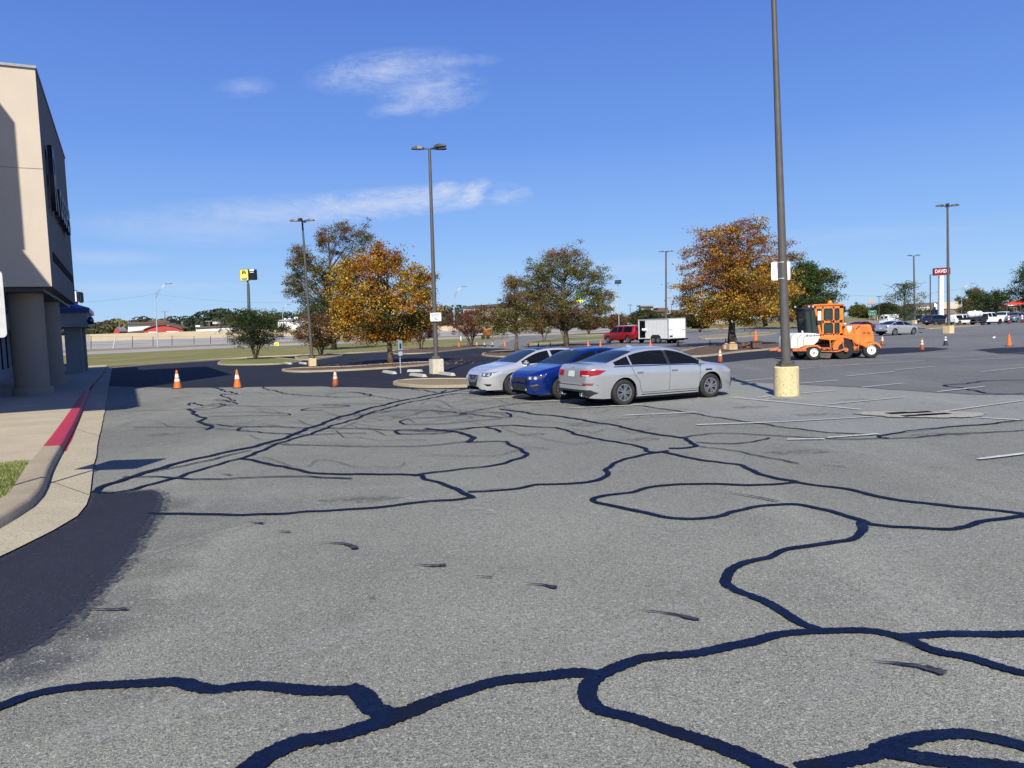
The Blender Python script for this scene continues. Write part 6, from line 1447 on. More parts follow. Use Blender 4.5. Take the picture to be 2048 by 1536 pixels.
def tree(name, label, cat, base, H, Rm, prof, cols, nclus=260, nleaf=34, lsize=.13, cl=.45, seed=1, trunk_r=.2, trunk_top=.75, cb=.28, layer=0.0, stems=1, gap=.36, shift=(0, 0), bark='bark', group=None, spikes=(), limbs=60, flat=.6, yb=1.0, blen=.55, topgrad=None, bare=0, blobs=None):
    """prof: [(t, r)] crown radius (fraction of Rm) at height fraction t of the crown; cb: crown base as fraction of H"""
    rg = random.Random(seed); t = thing(name, label, cat, tuple(base), 0, group)
    pf = interp(prof); z0 = H*cb; ch = H-z0
    C = []; tries = 0
    CP = {}
    if blobs:
        sc_ = base[1]/FPX
        for (bx_, by_, rx_, ry_, nb_, pc_) in blobs:
            k0 = 0
            while k0 < nb_:
                u = Vector((rg.gauss(0, 1), rg.gauss(0, 1), rg.gauss(0, 1))).normalized()*rg.random()**.40
                p = Vector(((bx_+u.x*rx_)*sc_, u.y*rx_*sc_*yb, (by_+u.z*ry_)*sc_))
                if hn(p+Vector((seed*3.1, seed, 0)), 2.2) < gap-.06: k0 += .25; continue
                C.append(p); CP[len(C)-1] = pc_; k0 += 1
        nclus = 0
    while len(C) < nclus and tries < nclus*30:
        tries += 1
        tt = rg.random(); r = pf(tt)*Rm
        if rg.random() > (r/Rm+.15): continue
        a = rg.uniform(0, 2*math.pi); q = rg.random()**.42 if rg.random() < .82 else rg.random()
        rr = r*q*(1+.22*math.sin(a*3+seed)+.12*math.sin(a*5+tt*9+seed))
        z = z0+ch*tt
        if layer: z += -layer*rr*.25*(1-tt) + layer*.0
        p = Vector((rr*math.cos(a)+shift[0]*tt, rr*math.sin(a)*yb+shift[1]*tt, z))
        if hn(p+Vector((seed*3.1, seed, 0)), 1.6/max(1.0, Rm*.35)) < gap and q > .3: continue
        C.append(p)
    for k in range(int(len(C)*.10)):
        c_ = C[rg.randrange(len(C))]; o_ = Vector((c_.x, c_.y, (c_.z-z0-ch*.35)*.8)); 
        if o_.length > Rm*.55: C.append(c_+o_.normalized()*Rm*rg.uniform(.06, .22))
    for (dx, zt_, w, n_) in spikes:
        for k in range(n_):
            f = rg.random(); C.append(Vector((dx+rg.gauss(0, w*(1.1-f)), rg.gauss(0, w), H*.72+(zt_-H*.72)*f)))
    # trunk and limbs
    m = MB()
    axis = []
    if stems == 1:
        tops = [Vector((shift[0]*.6, shift[1]*.6, H*trunk_top))]
        n = 9; pts = []
        for i in range(n):
            f = i/(n-1); pts.append(Vector((tops[0].x*f+.05*math.sin(f*7+seed), tops[0].y*f+.05*math.sin(f*5+seed*2), tops[0].z*f)))
        rad_ = [trunk_r*(1.35 if i == 0 else 1.05 if i == 1 else (1-.8*i/(n-1))) for i in range(n)]
        m.tube(pts, rad_, 10); axis = [pts]
    else:
        for s_ in range(stems):
            a = 2*math.pi*s_/stems+rg.uniform(-.3, .3); sp_ = Rm*rg.uniform(.25, .6); n = 8; pts = []
            for i in range(n):
                f = i/(n-1); pts.append(Vector((math.cos(a)*(.12+sp_*f**1.5), math.sin(a)*(.12+sp_*f**1.5), H*trunk_top*f)))
            m.tube(pts, [trunk_r*(1-.75*i/(n-1)) for i in range(n)], 7); axis.append(pts)
    for k in range(min(limbs, len(C))):
        c_ = C[rg.randrange(len(C))]; ax = min(axis, key=lambda A: min((q-c_).length for q in A)) if stems > 1 else axis[0]
        rr = math.hypot(c_.x, c_.y); zs_ = max(z0*.92, min(H*trunk_top*.97, c_.z - rr*blen))
        if stems > 1: zs_ = max(z0*.7, min(H*trunk_top*.9, c_.z-rr*.9))
        s0 = min(ax, key=lambda q: abs(q.z-zs_)).copy()
        j = min(range(len(ax)-1), key=lambda i: abs((ax[i].z+ax[i+1].z)/2-zs_)); f = max(0, min(1, (zs_-ax[j].z)/max(.01, ax[j+1].z-ax[j].z))); s0 = ax[j].lerp(ax[j+1], f)
        mid_ = s0.lerp(c_, .5)+Vector((rg.uniform(-.15, .15), rg.uniform(-.15, .15), .12*rr*(1 if not layer else .3))); r0 = max(.025, trunk_r*.28*(1-zs_/H*.7))
        m.tube([s0, s0.lerp(mid_, .55)+Vector((0,0,.02)), mid_, mid_.lerp(c_, .6), c_+(c_-mid_)*.25], [r0, r0*.75, r0*.5, r0*.32, .010], 5, cap=False)
        for q in range(3):
            e = c_+Vector((rg.uniform(-1, 1), rg.uniform(-1, 1), rg.uniform(-.5, .8)))*Rm*.16; m.tube([mid_.lerp(c_, .4+.2*q), e], [r0*.25, .008], 4, cap=False)
    for k in range(bare):
        a = rg.uniform(0, 6.28); s0 = Vector((0, 0, H*trunk_top*rg.uniform(.6, 1))); e = Vector((math.cos(a)*Rm*rg.uniform(.2, .9), math.sin(a)*Rm*.6, H*rg.uniform(.85, 1.0)))
        m.tube([s0, s0.lerp(e, .5)+Vector((rg.uniform(-.3, .3), 0, .5)), e], [.05, .03, .012], 5, cap=False)
    m.build('trunk', M[bark], t, smooth=True)
    # leaves
    V = []; Fc = []; Mi = []; names = list(cols.keys()); wts = list(cols.values()); sw_ = sum(wts)
    for ic_, c_ in enumerate(C):
        u = hn(c_+Vector((seed*7, 0, 3)), .9/max(1, Rm*.25))*.75+rg.random()*.25
        if topgrad: u = min(.999, max(0, u*.55+.45*((c_.z-z0)/ch if topgrad > 0 else 1-(c_.z-z0)/ch)))
        acc = 0; ci = len(names)-1
        for i, w_ in enumerate(wts):
            acc += w_/sw_
            if u < acc: ci = i; break
        if CP.get(ic_) in names and rg.random() < .66: ci = names.index(CP[ic_])
        cs = cl*rg.uniform(.6, 1.25)
        for k in range(int(nleaf*1.25)):
            p = c_+Vector((rg.gauss(0, cs), rg.gauss(0, cs), rg.gauss(0, cs*flat)))
            s_ = lsize*.84*rg.uniform(.5, 1.35); n_ = Vector((rg.gauss(0, 1), rg.gauss(0, 1), rg.gauss(.5, 1))).normalized()
            a_ = n_.orthogonal().normalized(); a_ = Matrix.Rotation(rg.uniform(0, 6.28), 3, n_) @ a_; b_ = n_.cross(a_)
            i0 = len(V); V += [p+a_*s_*.5, p+b_*s_*.28+n_*s_*.06, p-a_*s_*.5, p-b_*s_*.28+n_*s_*.06]; Fc.append((i0, i0+1, i0+2, i0+3))
            Mi.append(ci if rg.random() < .82 else rg.randrange(len(names)))
    me = bpy.data.meshes.new('crown'); me.from_pydata([tuple(v) for v in V], [], Fc)
    for n_ in names: me.materials.append(LM[n_])
    me.polygons.foreach_set('material_index', Mi); me.update(); o = bpy.data.objects.new('crown', me); COL.objects.link(o); o.parent = t
    return t
def tb(px, py, top, half):     # base point, height, crown radius from the photograph
    g = G(px, py); return g, (py-top)*g.y/FPX*1.0, half*g.y/FPX
OAKP = [(0,.55),(.12,.85),(.3,1),(.5,.92),(.7,.72),(.85,.48),(1,.12)]; PIN = [(0,.66),(.08,.92),(.2,1.0),(.42,.98),(.62,.88),(.8,.70),(.92,.50),(1,.22)]; ROUND = [(0,.5),(.15,.85),(.4,1),(.65,.92),(.85,.62),(1,.15)]; CM = [(0,.45),(.15,.75),(.4,.96),(.6,1),(.8,.85),(.93,.55),(1,.2)]
def BL(bx, by, L_): return [(x-bx, by-y, rx, ry, n, c) for x, y, rx, ry, n, c in L_]
g, H, r = tb(782, 729, 494, 96)
tree('oak_tree', 'orange gold oak left of the light pole with the white pedestal', 'tree', g, H, r, OAKP, dict(dark=.9, olive=1.3, orange=1.7, gold=1.9, rust=.6), 0, 48, .165, .26, 3, .17, .8, .20, 0, 1, .38, limbs=110, flat=.62, group='oaks in the parking lot', blobs=BL(782, 729,
 [(702,560,34,46,70,'gold'),(757,540,50,40,95,'orange'),(768,508,13,22,22,'orange'),(803,520,14,20,18,'rust'),(832,562,30,34,48,'gold'),(740,600,58,44,100,'gold'),(820,608,44,44,80,'gold'),(785,640,66,34,90,'dark'),(700,638,32,44,70,'gold'),(800,670,34,13,40,'orange'),(742,662,42,22,60,'orange'),(836,648,30,26,44,'dark'),(878,624,22,10,12,'rust'),(860,560,14,12,14,'orange'),(765,604,44,30,50,'dark'),(680,600,16,26,20,'gold'),(850,600,18,26,24,'gold')]))
g, H, r = tb(1464, 693, 446, 108)
tree('oak_tree', 'wide red orange pin oak with layered branches behind the tall near pole', 'tree', g, H, r, PIN, dict(olive=1.1, gold=1.0, orange=1.4, rust=1.4, brown=.6, dark=.3), 0, 38, .165, .29, 5, .26, .92, .22, 0, 1, .40, flat=.5, limbs=190, blen=.12, bark='barkdark', group='oaks in the parking lot', blobs=BL(1464, 693,
 [(1492,458,44,14,40,'rust'),(1450,474,66,17,74,'rust'),(1500,492,84,18,96,'rust'),(1425,508,62,18,76,'brown'),(1495,522,92,17,104,'orange'),(1430,538,76,18,92,'rust'),(1500,552,94,18,114,'gold'),(1428,570,84,18,104,'orange'),(1374,574,18,8,14,'rust'),(1508,582,88,18,114,'gold'),(1438,598,84,18,108,'gold'),(1500,612,92,16,116,'gold'),(1432,618,76,14,88,'olive'),(1525,626,64,14,80,'gold'),(1450,634,64,10,60,'olive'),(1500,642,46,8,36,'olive'),(1582,522,26,9,16,'olive'),(1572,585,26,20,34,'gold'),(1375,600,24,18,24,'olive'),(1470,560,80,60,80,'dark')]))
g, H, r = tb(1132, 694, 505, 98)
tree('oak_tree', 'big olive green and brown oak in the middle, above the silver cars', 'tree', g, H, r, ROUND, dict(dark=.7, olive=2.2, green=.7, rust=.6, brown=.9, yellowgreen=.5), 0, 50, .17, .28, 8, .24, .85, .17, 0, 1, .36, limbs=160, blen=.5, group='oaks in the parking lot', blobs=BL(1132, 694,
 [(1130,540,62,30,130,'olive'),(1078,560,36,28,66,'olive'),(1186,562,36,26,60,'olive'),(1112,590,66,26,110,'olive'),(1190,598,36,18,44,'olive'),(1070,602,30,26,50,'maroon' if False else 'brown'),(1132,624,84,20,120,'brown'),(1202,620,28,10,26,'olive'),(1130,515,44,13,46,'rust'),(1090,642,44,13,44,'dark'),(1160,642,44,13,36,'dark'),(1045,560,12,14,10,'brown'),(1222,598,10,14,8,'olive')]))
g, H, r = tb(1034, 707, 553, 56)
tree('oak_tree', 'small narrow oak with patchy rust and green leaves behind the pale silver sedan', 'tree', g, H, r, ROUND, dict(dark=.5, yellowgreen=1.2, olive=1.5, brown=1, rust=.9), 0, 40, .14, .21, 11, .15, .85, .27, 0, 1, .36, limbs=80, group='oaks in the parking lot', blobs=BL(1034, 707,
 [(1026,572,15,22,36,'rust'),(1036,600,26,20,56,'brown'),(1010,630,34,20,76,'yellowgreen'),(1056,630,26,20,50,'olive'),(974,618,24,9,22,'brown'),(1000,655,30,14,56,'yellowgreen'),(1045,652,20,14,36,'olive'),(962,640,14,12,18,'yellowgreen'),(1078,652,12,13,18,'rust'),(1030,612,34,26,40,'dark')]))
g, H, r = tb(668, 702, 449, 74); g.y += 6; g.x += 6*(668-1024)/FPX
tree('tall_tree', 'tall brown green tree with thinning top rising behind the orange gold oak', 'tree', g, H*1.06, r, ROUND, dict(dark=1.0, green=1.3, olive=1.5, brown=1.1, rust=.4), 0, 46, .23, .32, 14, .28, .92, .16, 0, 1, .40, limbs=190, bark='barkdark', blen=1.1, blobs=BL(668, 706,
 [(690,478,46,24,62,'brown'),(735,490,18,20,20,'olive'),(655,492,18,22,22,'rust'),(700,508,44,14,18,'brown'),(612,530,32,36,90,'brown'),(598,574,22,22,40,'olive'),(650,556,40,32,80,'olive'),(640,620,44,40,130,'green'),(592,592,16,8,12,'rust'),(684,604,40,50,80,'dark'),(705,560,30,30,40,'olive')]))
GC = 'crape myrtles on the islands'
def crape(px, py, top, half, label, cols, seed, n=200, cb_=.26, stems=4, ls=.15, yb_=1.0, nl=52):
    g, H, r = tb(px, py, top, half)
    return tree('crape_myrtle', label, 'tree', g, H, r, CM, cols, n, nl, ls, .24*max(1, r/2.6), seed, .075*max(1, H/4), .62, cb_, 0, stems, .26, (0, 0), 'barkcm', GC, (), 46, .6, yb_)
crape(512, 720, 622, 57, 'dark green crape myrtle on the grassy island, leftmost of the shrubby trees', dict(dark=2.6, green=1.0, olive=.6, brown=.4), 21, 260, .30, 5)
crape(642, 713, 630, 54, 'dark brown crape myrtle right behind the yellow pedestal of the left pole', dict(dark=1.6, brown=1.5, plum=1.0, olive=.6), 22, 250, .26, 4)
crape(842, 699, 630, 46, 'plum brown crape myrtle half behind the light pole with the white pedestal', dict(dark=1, plum=1.6, maroon=1.4, brown=1.1), 23, 170, .30, 3)
crape(943, 694, 622, 44, 'maroon crape myrtle with bare fanned stems at the end of the mulched island', dict(plum=1.2, maroon=2.2, redbrown=1.2, brown=.8), 24, 190, .34, 5)
crape(1088, 684, 622, 32, 'rusty crape myrtle on the grassy island left of the big olive oak trunk', dict(brown=1, olive=1.1, rust=1.2, yellowgreen=.6), 25, 120, .30, 3, .15)
crape(1128, 679, 617, 34, 'brown crape myrtle with bare stems right behind the big olive oak trunk', dict(brown=1.2, olive=.8, plum=1.2, maroon=.8), 26, 120, .36, 5, .15)
for i, (px, top, half, py, lb) in enumerate([(1178, 632, 34, 668, 'low maroon crape myrtle left in the row before the highway'), (1236, 630, 38, 667, 'low olive crape myrtle in the row, above the cab of the red pickup'), (1292, 622, 36, 667, 'dense dark crape myrtle above the front of the trailer'), (1352, 628, 34, 666, 'dark crape myrtle above the tail of the trailer'), (1400, 634, 24, 664, 'small dark crape myrtle left of the red oak')]):
    crape(px, py, top, half, lb, [dict(plum=1, maroon=1.6, brown=1), dict(dark=1, brown=1.4, olive=1), dict(dark=2.2, green=.6, brown=.8), dict(dark=1.8, brown=1.2), dict(dark=1, brown=1)][i], 31+i, 200, .28, 4, .28, 1, 60)
g = at(1531, 656, 165); tree('oak_tree', 'young oak on the grass bank between the red pin oak and the near pole', 'tree', (g.x, g.y, .5), 13, 5.0, ROUND, dict(olive=1.5, green=1, gold=1.2, orange=.5), 260, 60, .42, .6, 41, .35, .85, .2, bark='barkdark', group='trees beyond the lot')
g = at(1608, 654, 150); tree('green_tree', 'green leafy tree behind the cab of the sweeper', 'tree', (g.x, g.y, .4), 11.8, 6.4, ROUND, dict(dark=1.2, green=2.2, olive=.9, blue_green=.6), 420, 60, .40, .6, 42, .32, .85, .14, bark='barkdark', group='trees beyond the lot')
g = at(1566, 654, 155); tree('green_tree', 'yellowing tree with leaves just right of the tall near pole', 'tree', (g.x, g.y, .4), 11.0, 3.4, ROUND, dict(green=1.2, olive=1.2, gold=1.5), 220, 56, .38, .5, 43, .28, .85, .12, bark='barkdark', group='trees beyond the lot')
g = G(1808, 662); tree('sparse_tree', 'half bare tree with dead twigs above the small far silver sedan', 'tree', g, 5.9, 3.1, [(0,.6),(.2,.95),(.45,1),(.7,.7),(1,.2)], dict(dark=1.2, green=1.4, olive=1.2, brown=.9), 105, 40, .18, .32, 44, .11, .95, .22, 0, 1, .42, (.2, 0), limbs=50, group='trees beyond the lot', bark='barkdark', bare=16)
for i, (px, py, D, H, r, cols, lb) in enumerate([(1717, 636, 300, 5.2, 3.6, dict(olive=1.5, green=1, yellowgreen=.8), 'green shrubby tree left of the green road sign'), (1733, 636, 300, 3.8, 2.6, dict(olive=1.2, green=1.2), 'low rounded bush touching the green road sign'),
     (1950, 640, 230, 9.0, 4.4, dict(olive=1.2, green=1, brown=.8, grey=.6), 'loose grey green tree above the white flatbed truck'), (1992, 645, 190, 7.4, 3.9, dict(dark=2, green=.8, grey=.5), 'spiky dark crape myrtle behind the large white pickup'),
     (2052, 640, 170, 12.5, 3.6, dict(dark=1.6, green=1.6), 'dense green tree behind the red roof, at the right edge'), (1772, 634, 280, 5.0, 5, dict(dark=1.4, plum=.6), 'dark leafy bush behind the white van')]):
    g = at(px, py, D); g.z = min(g.z, 1.0); tree('background_tree', lb, 'tree', g, H, r, ROUND, cols, 150, 60, .50 if D > 200 else .36, .42*r/3, 60+i, .18, .8, .14, 0, 1, .3, group='trees beyond the lot', bark='barkdark', limbs=24)
# far wood along the skyline
rg = random.Random(77)
V = []; Fc = []; Mi = []
SK = [(-500, 655), (-200, 650), (0, 646), (180, 642), (215, 640), (240, 632), (262, 638), (285, 632), (312, 631), (330, 634), (352, 632), (380, 629), (410, 622), (430, 617), (455, 616), (478, 620), (500, 628), (520, 625), (545, 624), (565, 622), (600, 622), (640, 624), (700, 626), (780, 626), (860, 620), (885, 610), (905, 607), (925, 614), (950, 620), (1010, 626), (1100, 628), (1180, 634), (1240, 633), (1300, 636)]
for i in range(230):
    px = -500+1800*rg.random(); sk = interp(SK)(px); D = rg.uniform(330, 520)
    topz = (at(px, sk+rg.uniform(0, 9), D)).z; r = rg.uniform(5, 9)
    c_ = at(px, sk, D); zc = topz - r*.8
    ncl = 46; col = 0 if rg.random() < .6 else (1 if rg.random() < .6 else 2)
    if px < 240 and rg.random() < .5: col = 3
    for k in range(ncl*5):
        th = rg.uniform(0, 6.28); u = rg.uniform(-.9, 1); rr = math.sqrt(max(0, 1-u*u))*(1+.2*math.sin(3*th+i))
        p = Vector((c_.x+r*rr*math.cos(th)*1.15, c_.y+r*rr*math.sin(th)*.5, zc+r*u*.8)); s_ = rg.uniform(.7, 1.7)
        n_ = Vector((rg.gauss(0, 1), rg.gauss(-.5, 1), rg.gauss(.5, 1))).normalized(); a_ = n_.orthogonal().normalized(); a_ = Matrix.Rotation(rg.uniform(0, 6.28), 3, n_) @ a_; b_ = n_.cross(a_)
        i0 = len(V); V += [p+a_*s_*.5, p+b_*s_*.45, p-a_*s_*.5, p-b_*s_*.45]; Fc.append((i0, i0+1, i0+2, i0+3)); Mi.append(col)
    for k in range(60):
        p = Vector((c_.x+rg.uniform(-r, r)*1.3, c_.y+rg.uniform(-1, 1)*r*.4, rg.uniform(0, max(1, zc)))); s_ = rg.uniform(1.2, 2.6); a_ = Vector((rg.gauss(0, 1), 0, rg.gauss(0, 1))).normalized(); b_ = Vector((-a_.z, rg.gauss(0, .4), a_.x)).normalized()
        i0 = len(V); V += [p+a_*s_*.5, p+b_*s_*.5, p-a_*s_*.5, p-b_*s_*.5]; Fc.append((i0, i0+1, i0+2, i0+3)); Mi.append(0)
me = bpy.data.meshes.new('far_woods'); me.from_pydata([tuple(v) for v in V], [], Fc)
for n_ in (leafm('far_leaf_dark', (.028, .040, .018), .1), leafm('far_leaf_green', (.040, .052, .020), .1), leafm('far_leaf_brown', (.065, .055, .025), .1), leafm('far_leaf_yellow', (.14, .12, .035), .1)): me.materials.append(n_)
me.polygons.foreach_set('material_index', Mi); me.update(); o = bpy.data.objects.new('far_woods', me); COL.objects.link(o); tag(o, 'dark wooded skyline behind the highway wall and barns', 'woods', kind='stuff')
# wooded rise behind, filling below the tree tops
m = MB(); pts = [at(px, interp(SK)(px)+12, 560) for px in range(-500, 1301, 60)]; n = len(pts)
m.add([Vector((p.x, p.y, -1)) for p in pts]+pts+[p+Vector((0, 60, 0)) for p in pts], [(i, i+1, n+i+1, n+i) for i in range(n-1)]+[(n+i, n+i+1, 2*n+i+1, 2*n+i) for i in range(n-1)])
structure(m.build('wooded_hill', mat('wooded_hill', (.022, .028, .014), 1, nz=(.08, .4), spec=.05)))

# fallen leaves under the oaks
rg = random.Random(5); V = []; Fc = []; Mi = []
for (px, py, rx, ry, n_) in ((782, 732, 5.5, 3.5, 520), (1464, 697, 7, 4.5, 620), (1132, 695, 6, 4, 420), (1034, 708, 4, 2.5, 260)):
    g = G(px, py)
    for k in range(n_):
        a = rg.uniform(0, 6.28); r = rg.random()**.7; x = g.x+rx*r*math.cos(a); y = g.y+ry*r*math.sin(a); z = .125 if r < .35 else rg.choice([.03, .03, .125]); s_ = rg.uniform(.04, .10); w = rg.uniform(0, 6.28)
        i0 = len(V); V += [(x+s_*math.cos(w+q*1.57), y+s_*math.sin(w+q*1.57)*.8, z+rg.uniform(0, .03)) for q in range(4)]; Fc.append((i0, i0+1, i0+2, i0+3)); Mi.append(rg.randrange(3))
me = bpy.data.meshes.new('fallen_leaves'); me.from_pydata(V, [], Fc)
for q in ('rust', 'gold', 'brown'): me.materials.append(LM[q])
me.polygons.foreach_set('material_index', Mi); me.update(); o = bpy.data.objects.new('fallen_leaves', me); COL.objects.link(o); tag(o, 'scattered fallen leaves around the trees in the lot', 'leaves', kind='stuff')
# ------------------------------------------------------------------ highway lamps, signs, wires, far buildings
GL = 'highway lamp posts'
def cobra(px, pyb, top, arm, D, label, r=.13):
    B = at(px, pyb, D); T = at(*top, D); A = at(*arm, D)
    t = thing('highway_lamp', label, 'street lamp', tuple(B), 0, GL); a = T-B; b = A-B
    m = MB(); m.tube([(0, 0, 0), a], [r, r*.6], 8); m.build('pole', M['galv'], t, smooth=True, sharp=50)
    m = MB(); lo = Vector((a.x, 0, a.z*.93)); m.tube([lo, lo.lerp(b, .5)+Vector((.0, 0, .15)), b], [.07, .055, .045], 6); m.tube([a, a.lerp(b, .55)+Vector((0, 0, .12)), b], [.055, .05, .045], 6); m.build('arm', M['galv'], t, smooth=True)
    m = MB(); d = 1 if b.x > a.x else -1; m.bbox((b.x+d*.55, 0, b.z+.02), (1.3, .45, .20), .07); m.build('lamp_head', M['galvold'], t)
    return t
def dep(px, py): return G(px, py).y
cobra(316, 694, (310, 589), (331, 567.5), 150, 'silver highway lamp in front of the red arched barn, leftmost of its kind')
cobra(567, 668, (564.5, 619), (573, 609), 240, 'small distant highway lamp between the left two crape myrtles')
cobra(908.5, 670, (908, 590), (923, 573), 175, 'highway lamp left of the maroon crape myrtle, right of the white pedestal light pole')
cobra(1341, 650, (1338.5, 583), (1351, 574.5), 210, 'highway lamp above the white trailer, left of the red oak')
cobra(1668, 645, (1667.5, 577), (1689, 564.5), 215, 'highway lamp above the orange cab of the sweeper')
cobra(1923.5, 640, (1923, 577), (1942, 566.5), 230, 'highway lamp right of the dark red pylon sign')
def tlight(px, pyb, pyt, D, w, lb):
    B = at(px, pyb, D); T = at(px-.5, pyt, D); t = thing('distant_light_pole', lb, 'light pole', tuple(B), 0, 'distant lot lights'); h = (T-B).z
    m = MB(); m.tube([(0, 0, 0), (0, 0, h)], [.13, .09], 6); m.build('pole', M['bronze'], t); m = MB(); m.bbox((-w*.38, 0, h), (w*.5, .4, .22), .05); m.bbox((w*.38, 0, h), (w*.5, .4, .22), .05); m.build('lamp_head', M['trim'], t)
tlight(1261, 645, 610, 260, 1.0, 'distant light pole left of the square mall tower'); tlight(1344, 645, 608, 260, 1.0, 'distant light pole over the mall roof, right of the trailer'); tlight(1758, 638, 593, 270, 1.1, 'distant light pole right of the yellow arches sign'); tlight(1918, 640, 594, 270, 1.1, 'distant light pole in front of the beige building on the right')
# solar powered post and sign gantry
B = at(1238.5, 668, 95); T = at(1238, 568, 95); t = thing('solar_post', 'thin post carrying a tilted solar panel above the red pickup', 'solar panel', tuple(B)); h = (T-B).z
m = MB(); m.tube([(0, 0, 0), (0, 0, h)], .05, 8); m.build('post', M['galv'], t)
m = MB(); Mr = Euler((math.radians(35), 0, math.radians(-12))).to_matrix(); m.box((0, 0, h+.25), (.80, .80, .04), M=Mr); pnl = m.build('solar_panel', M['solar'], t)
m = MB(); m.box(tuple(Vector((0, 0, h+.25))+Mr @ Vector((0, 0, .023))), (.80, .03, .006), M=Mr); m.box(tuple(Vector((0, 0, h+.25))+Mr @ Vector((0, 0, -.023))), (.80, .03, .006), M=Mr); m.build('cell_divider', M['galv'], pnl)
D = 235; g0 = at(1224, 650, D); t = thing('sign_gantry', 'steel truss gantry with green road signs, partly behind the big olive oak', 'road sign', tuple(g0)); q = lambda x, y, dd=0: at(x, y, D+dd)-g0
m = MB()
for px in (1224, 1236.5): m.tube([q(px, 655), q(px, 580)], .22, 6)
m.tube([q(1224, 596), q(1237, 596)], .1, 5); m.tube([q(1224, 599.5), q(1237, 599.5)], .1, 5); m.tube([q(1224, 612), q(1237, 612)], .08, 5)
m.build('gantry_post', M['white_old'], t)
m = MB()
for yy in (584, 597): m.tube([q(1100, yy), q(1237, yy)], .10, 5)
for i in range(12):
    xa = 1100+i*11.4; m.tube([q(xa, 584 if i % 2 else 597), q(xa+11.4, 597 if i % 2 else 584)], .06, 4)
m.build('truss', M['galv'], t)
for (x0, x1, y0, y1) in ((1152, 1170, 580, 600), (1187, 1203, 576.5, 599.5)):
    a, b = q(x0, y1, -.5), q(x1, y0, -.5); m = MB(); m.box(((a.x+b.x)/2, a.y, (a.z+b.z)/2), (b.x-a.x, .1, b.z-a.z)); s_ = m.build('sign_panel', M['green_sign'], t)
    m = MB(); cx, cz = (a.x+b.x)/2, (a.z+b.z)/2
    for k in range(3): m.box((cx+(k-1)*.72, a.y-.07, cz-.95), (.14, .02, .55)); 
    m.box((cx+.75, a.y-.07, cz-.62), (.5, .02, .14), M=Matrix.Rotation(-.9, 3, 'Y'))
    m.box((cx, a.y-.075, cz+.85), (b.x-a.x-.3, .02, .05)); m.build('sign_arrow', M['white'], s_)
    text('W' if x0 > 1160 else 'E', .8, TM(cx+.6, a.y-.07, cz+1.25), 'sign_letter', M['white'], s_, .01)
a, b = q(1151, 605, -.5), q(1166, 598.5, -.5); m = MB(); m.box(((a.x+b.x)/2, a.y, (a.z+b.z)/2), (b.x-a.x, .1, b.z-a.z)); m.build('exit_only_panel', M['yellow'], t)
# green exit sign low on the right
D = 215; g0 = at(1745, 641, D); t = thing('green_exit_sign', 'green road sign', 'road sign', tuple(g0), math.radians(-4)); q = lambda x, y: at(x, y, D)-g0
t['label'] = 'green road sign with white lettering and arrows below the yellow arches'
a, b = q(1737.5, 631), q(1752.5, 620.5); m = MB(); cx, cz = (a.x+b.x)/2, (a.z+b.z)/2; m.prism(rrect(b.x-a.x, b.z-a.z, .15, cx, cz), -.03, .03); s_ = m.build('sign_panel', M['green_sign'], t)
m = MB(); P_ = rrect(b.x-a.x-.08, b.z-a.z-.08, .12, cx, cz); m.tube([(x, -.04, z) for x, z in P_]+[(P_[0][0], -.04, P_[0][1])], .025, 4)
for dx, r_ in ((-.55, 0), (0, 0), (.55, .8)):
    m.box((cx+dx, -.04, cz-.36), (.08, .02, .34), M=Matrix.Rotation(r_, 3, 'Y')); m.prism([(cx+dx-.11, cz-.30), (cx+dx+.11, cz-.30), (cx+dx, cz-.12)], -.05, -.04)
m.build('sign_arrow', M['white'], s_); text('EXIT', .42, TM(cx, -.035, cz+.34), 'sign_letter', M['white'], s_, .01)
m = MB()
for dx in (-.7, .7): m.tube([(cx+dx, .08, a.z+.3), (cx+dx, .08, -1.5)], .06, 5)
m.build('post', M['galv'], t)
# yellow arches sign
D = 290; g0 = at(1743.8, 632, D); t = thing('restaurant_sign', 'tall pole sign with thin yellow arches over a red bar, far right of the sweeper', 'sign', tuple(g0)); q = lambda x, y: at(x, y, D)-g0
m = MB(); m.tube([(0, 0, -1), q(1743.8, 609)], .14, 6); m.build('post', M['trim'], t)
a, b = q(1735.5, 609.5), q(1751.8, 606); m = MB(); m.bbox(((a.x+b.x)/2, 0, (a.z+b.z)/2), (b.x-a.x, .3, b.z-a.z), .1); s_ = m.build('name_bar', M['red'], t); text("McDonald's", .55, TM((a.x+b.x)/2, -.16, (a.z+b.z)/2), 'sign_letter', M['white'], s_, .01)
m = MB()
for x0, x1 in ((1737.5, 1743), (1743, 1748.7)):
    A_, B_, top_ = q(x0, 606), q(x1, 606), q((x0+x1)/2, 596.5); pts = []
    for i in range(13):
        f = i/12*2-1; pts.append(((A_.x+B_.x)/2+(B_.x-A_.x)/2*f, 0, A_.z+(top_.z-A_.z)*(1-abs(f)**2.4)))
    m.tube(pts, .11, 6)
M['goldarch'] = mat('arch_gold', (.75, .48, .06), .4); m.build('arches', M['goldarch'], t)
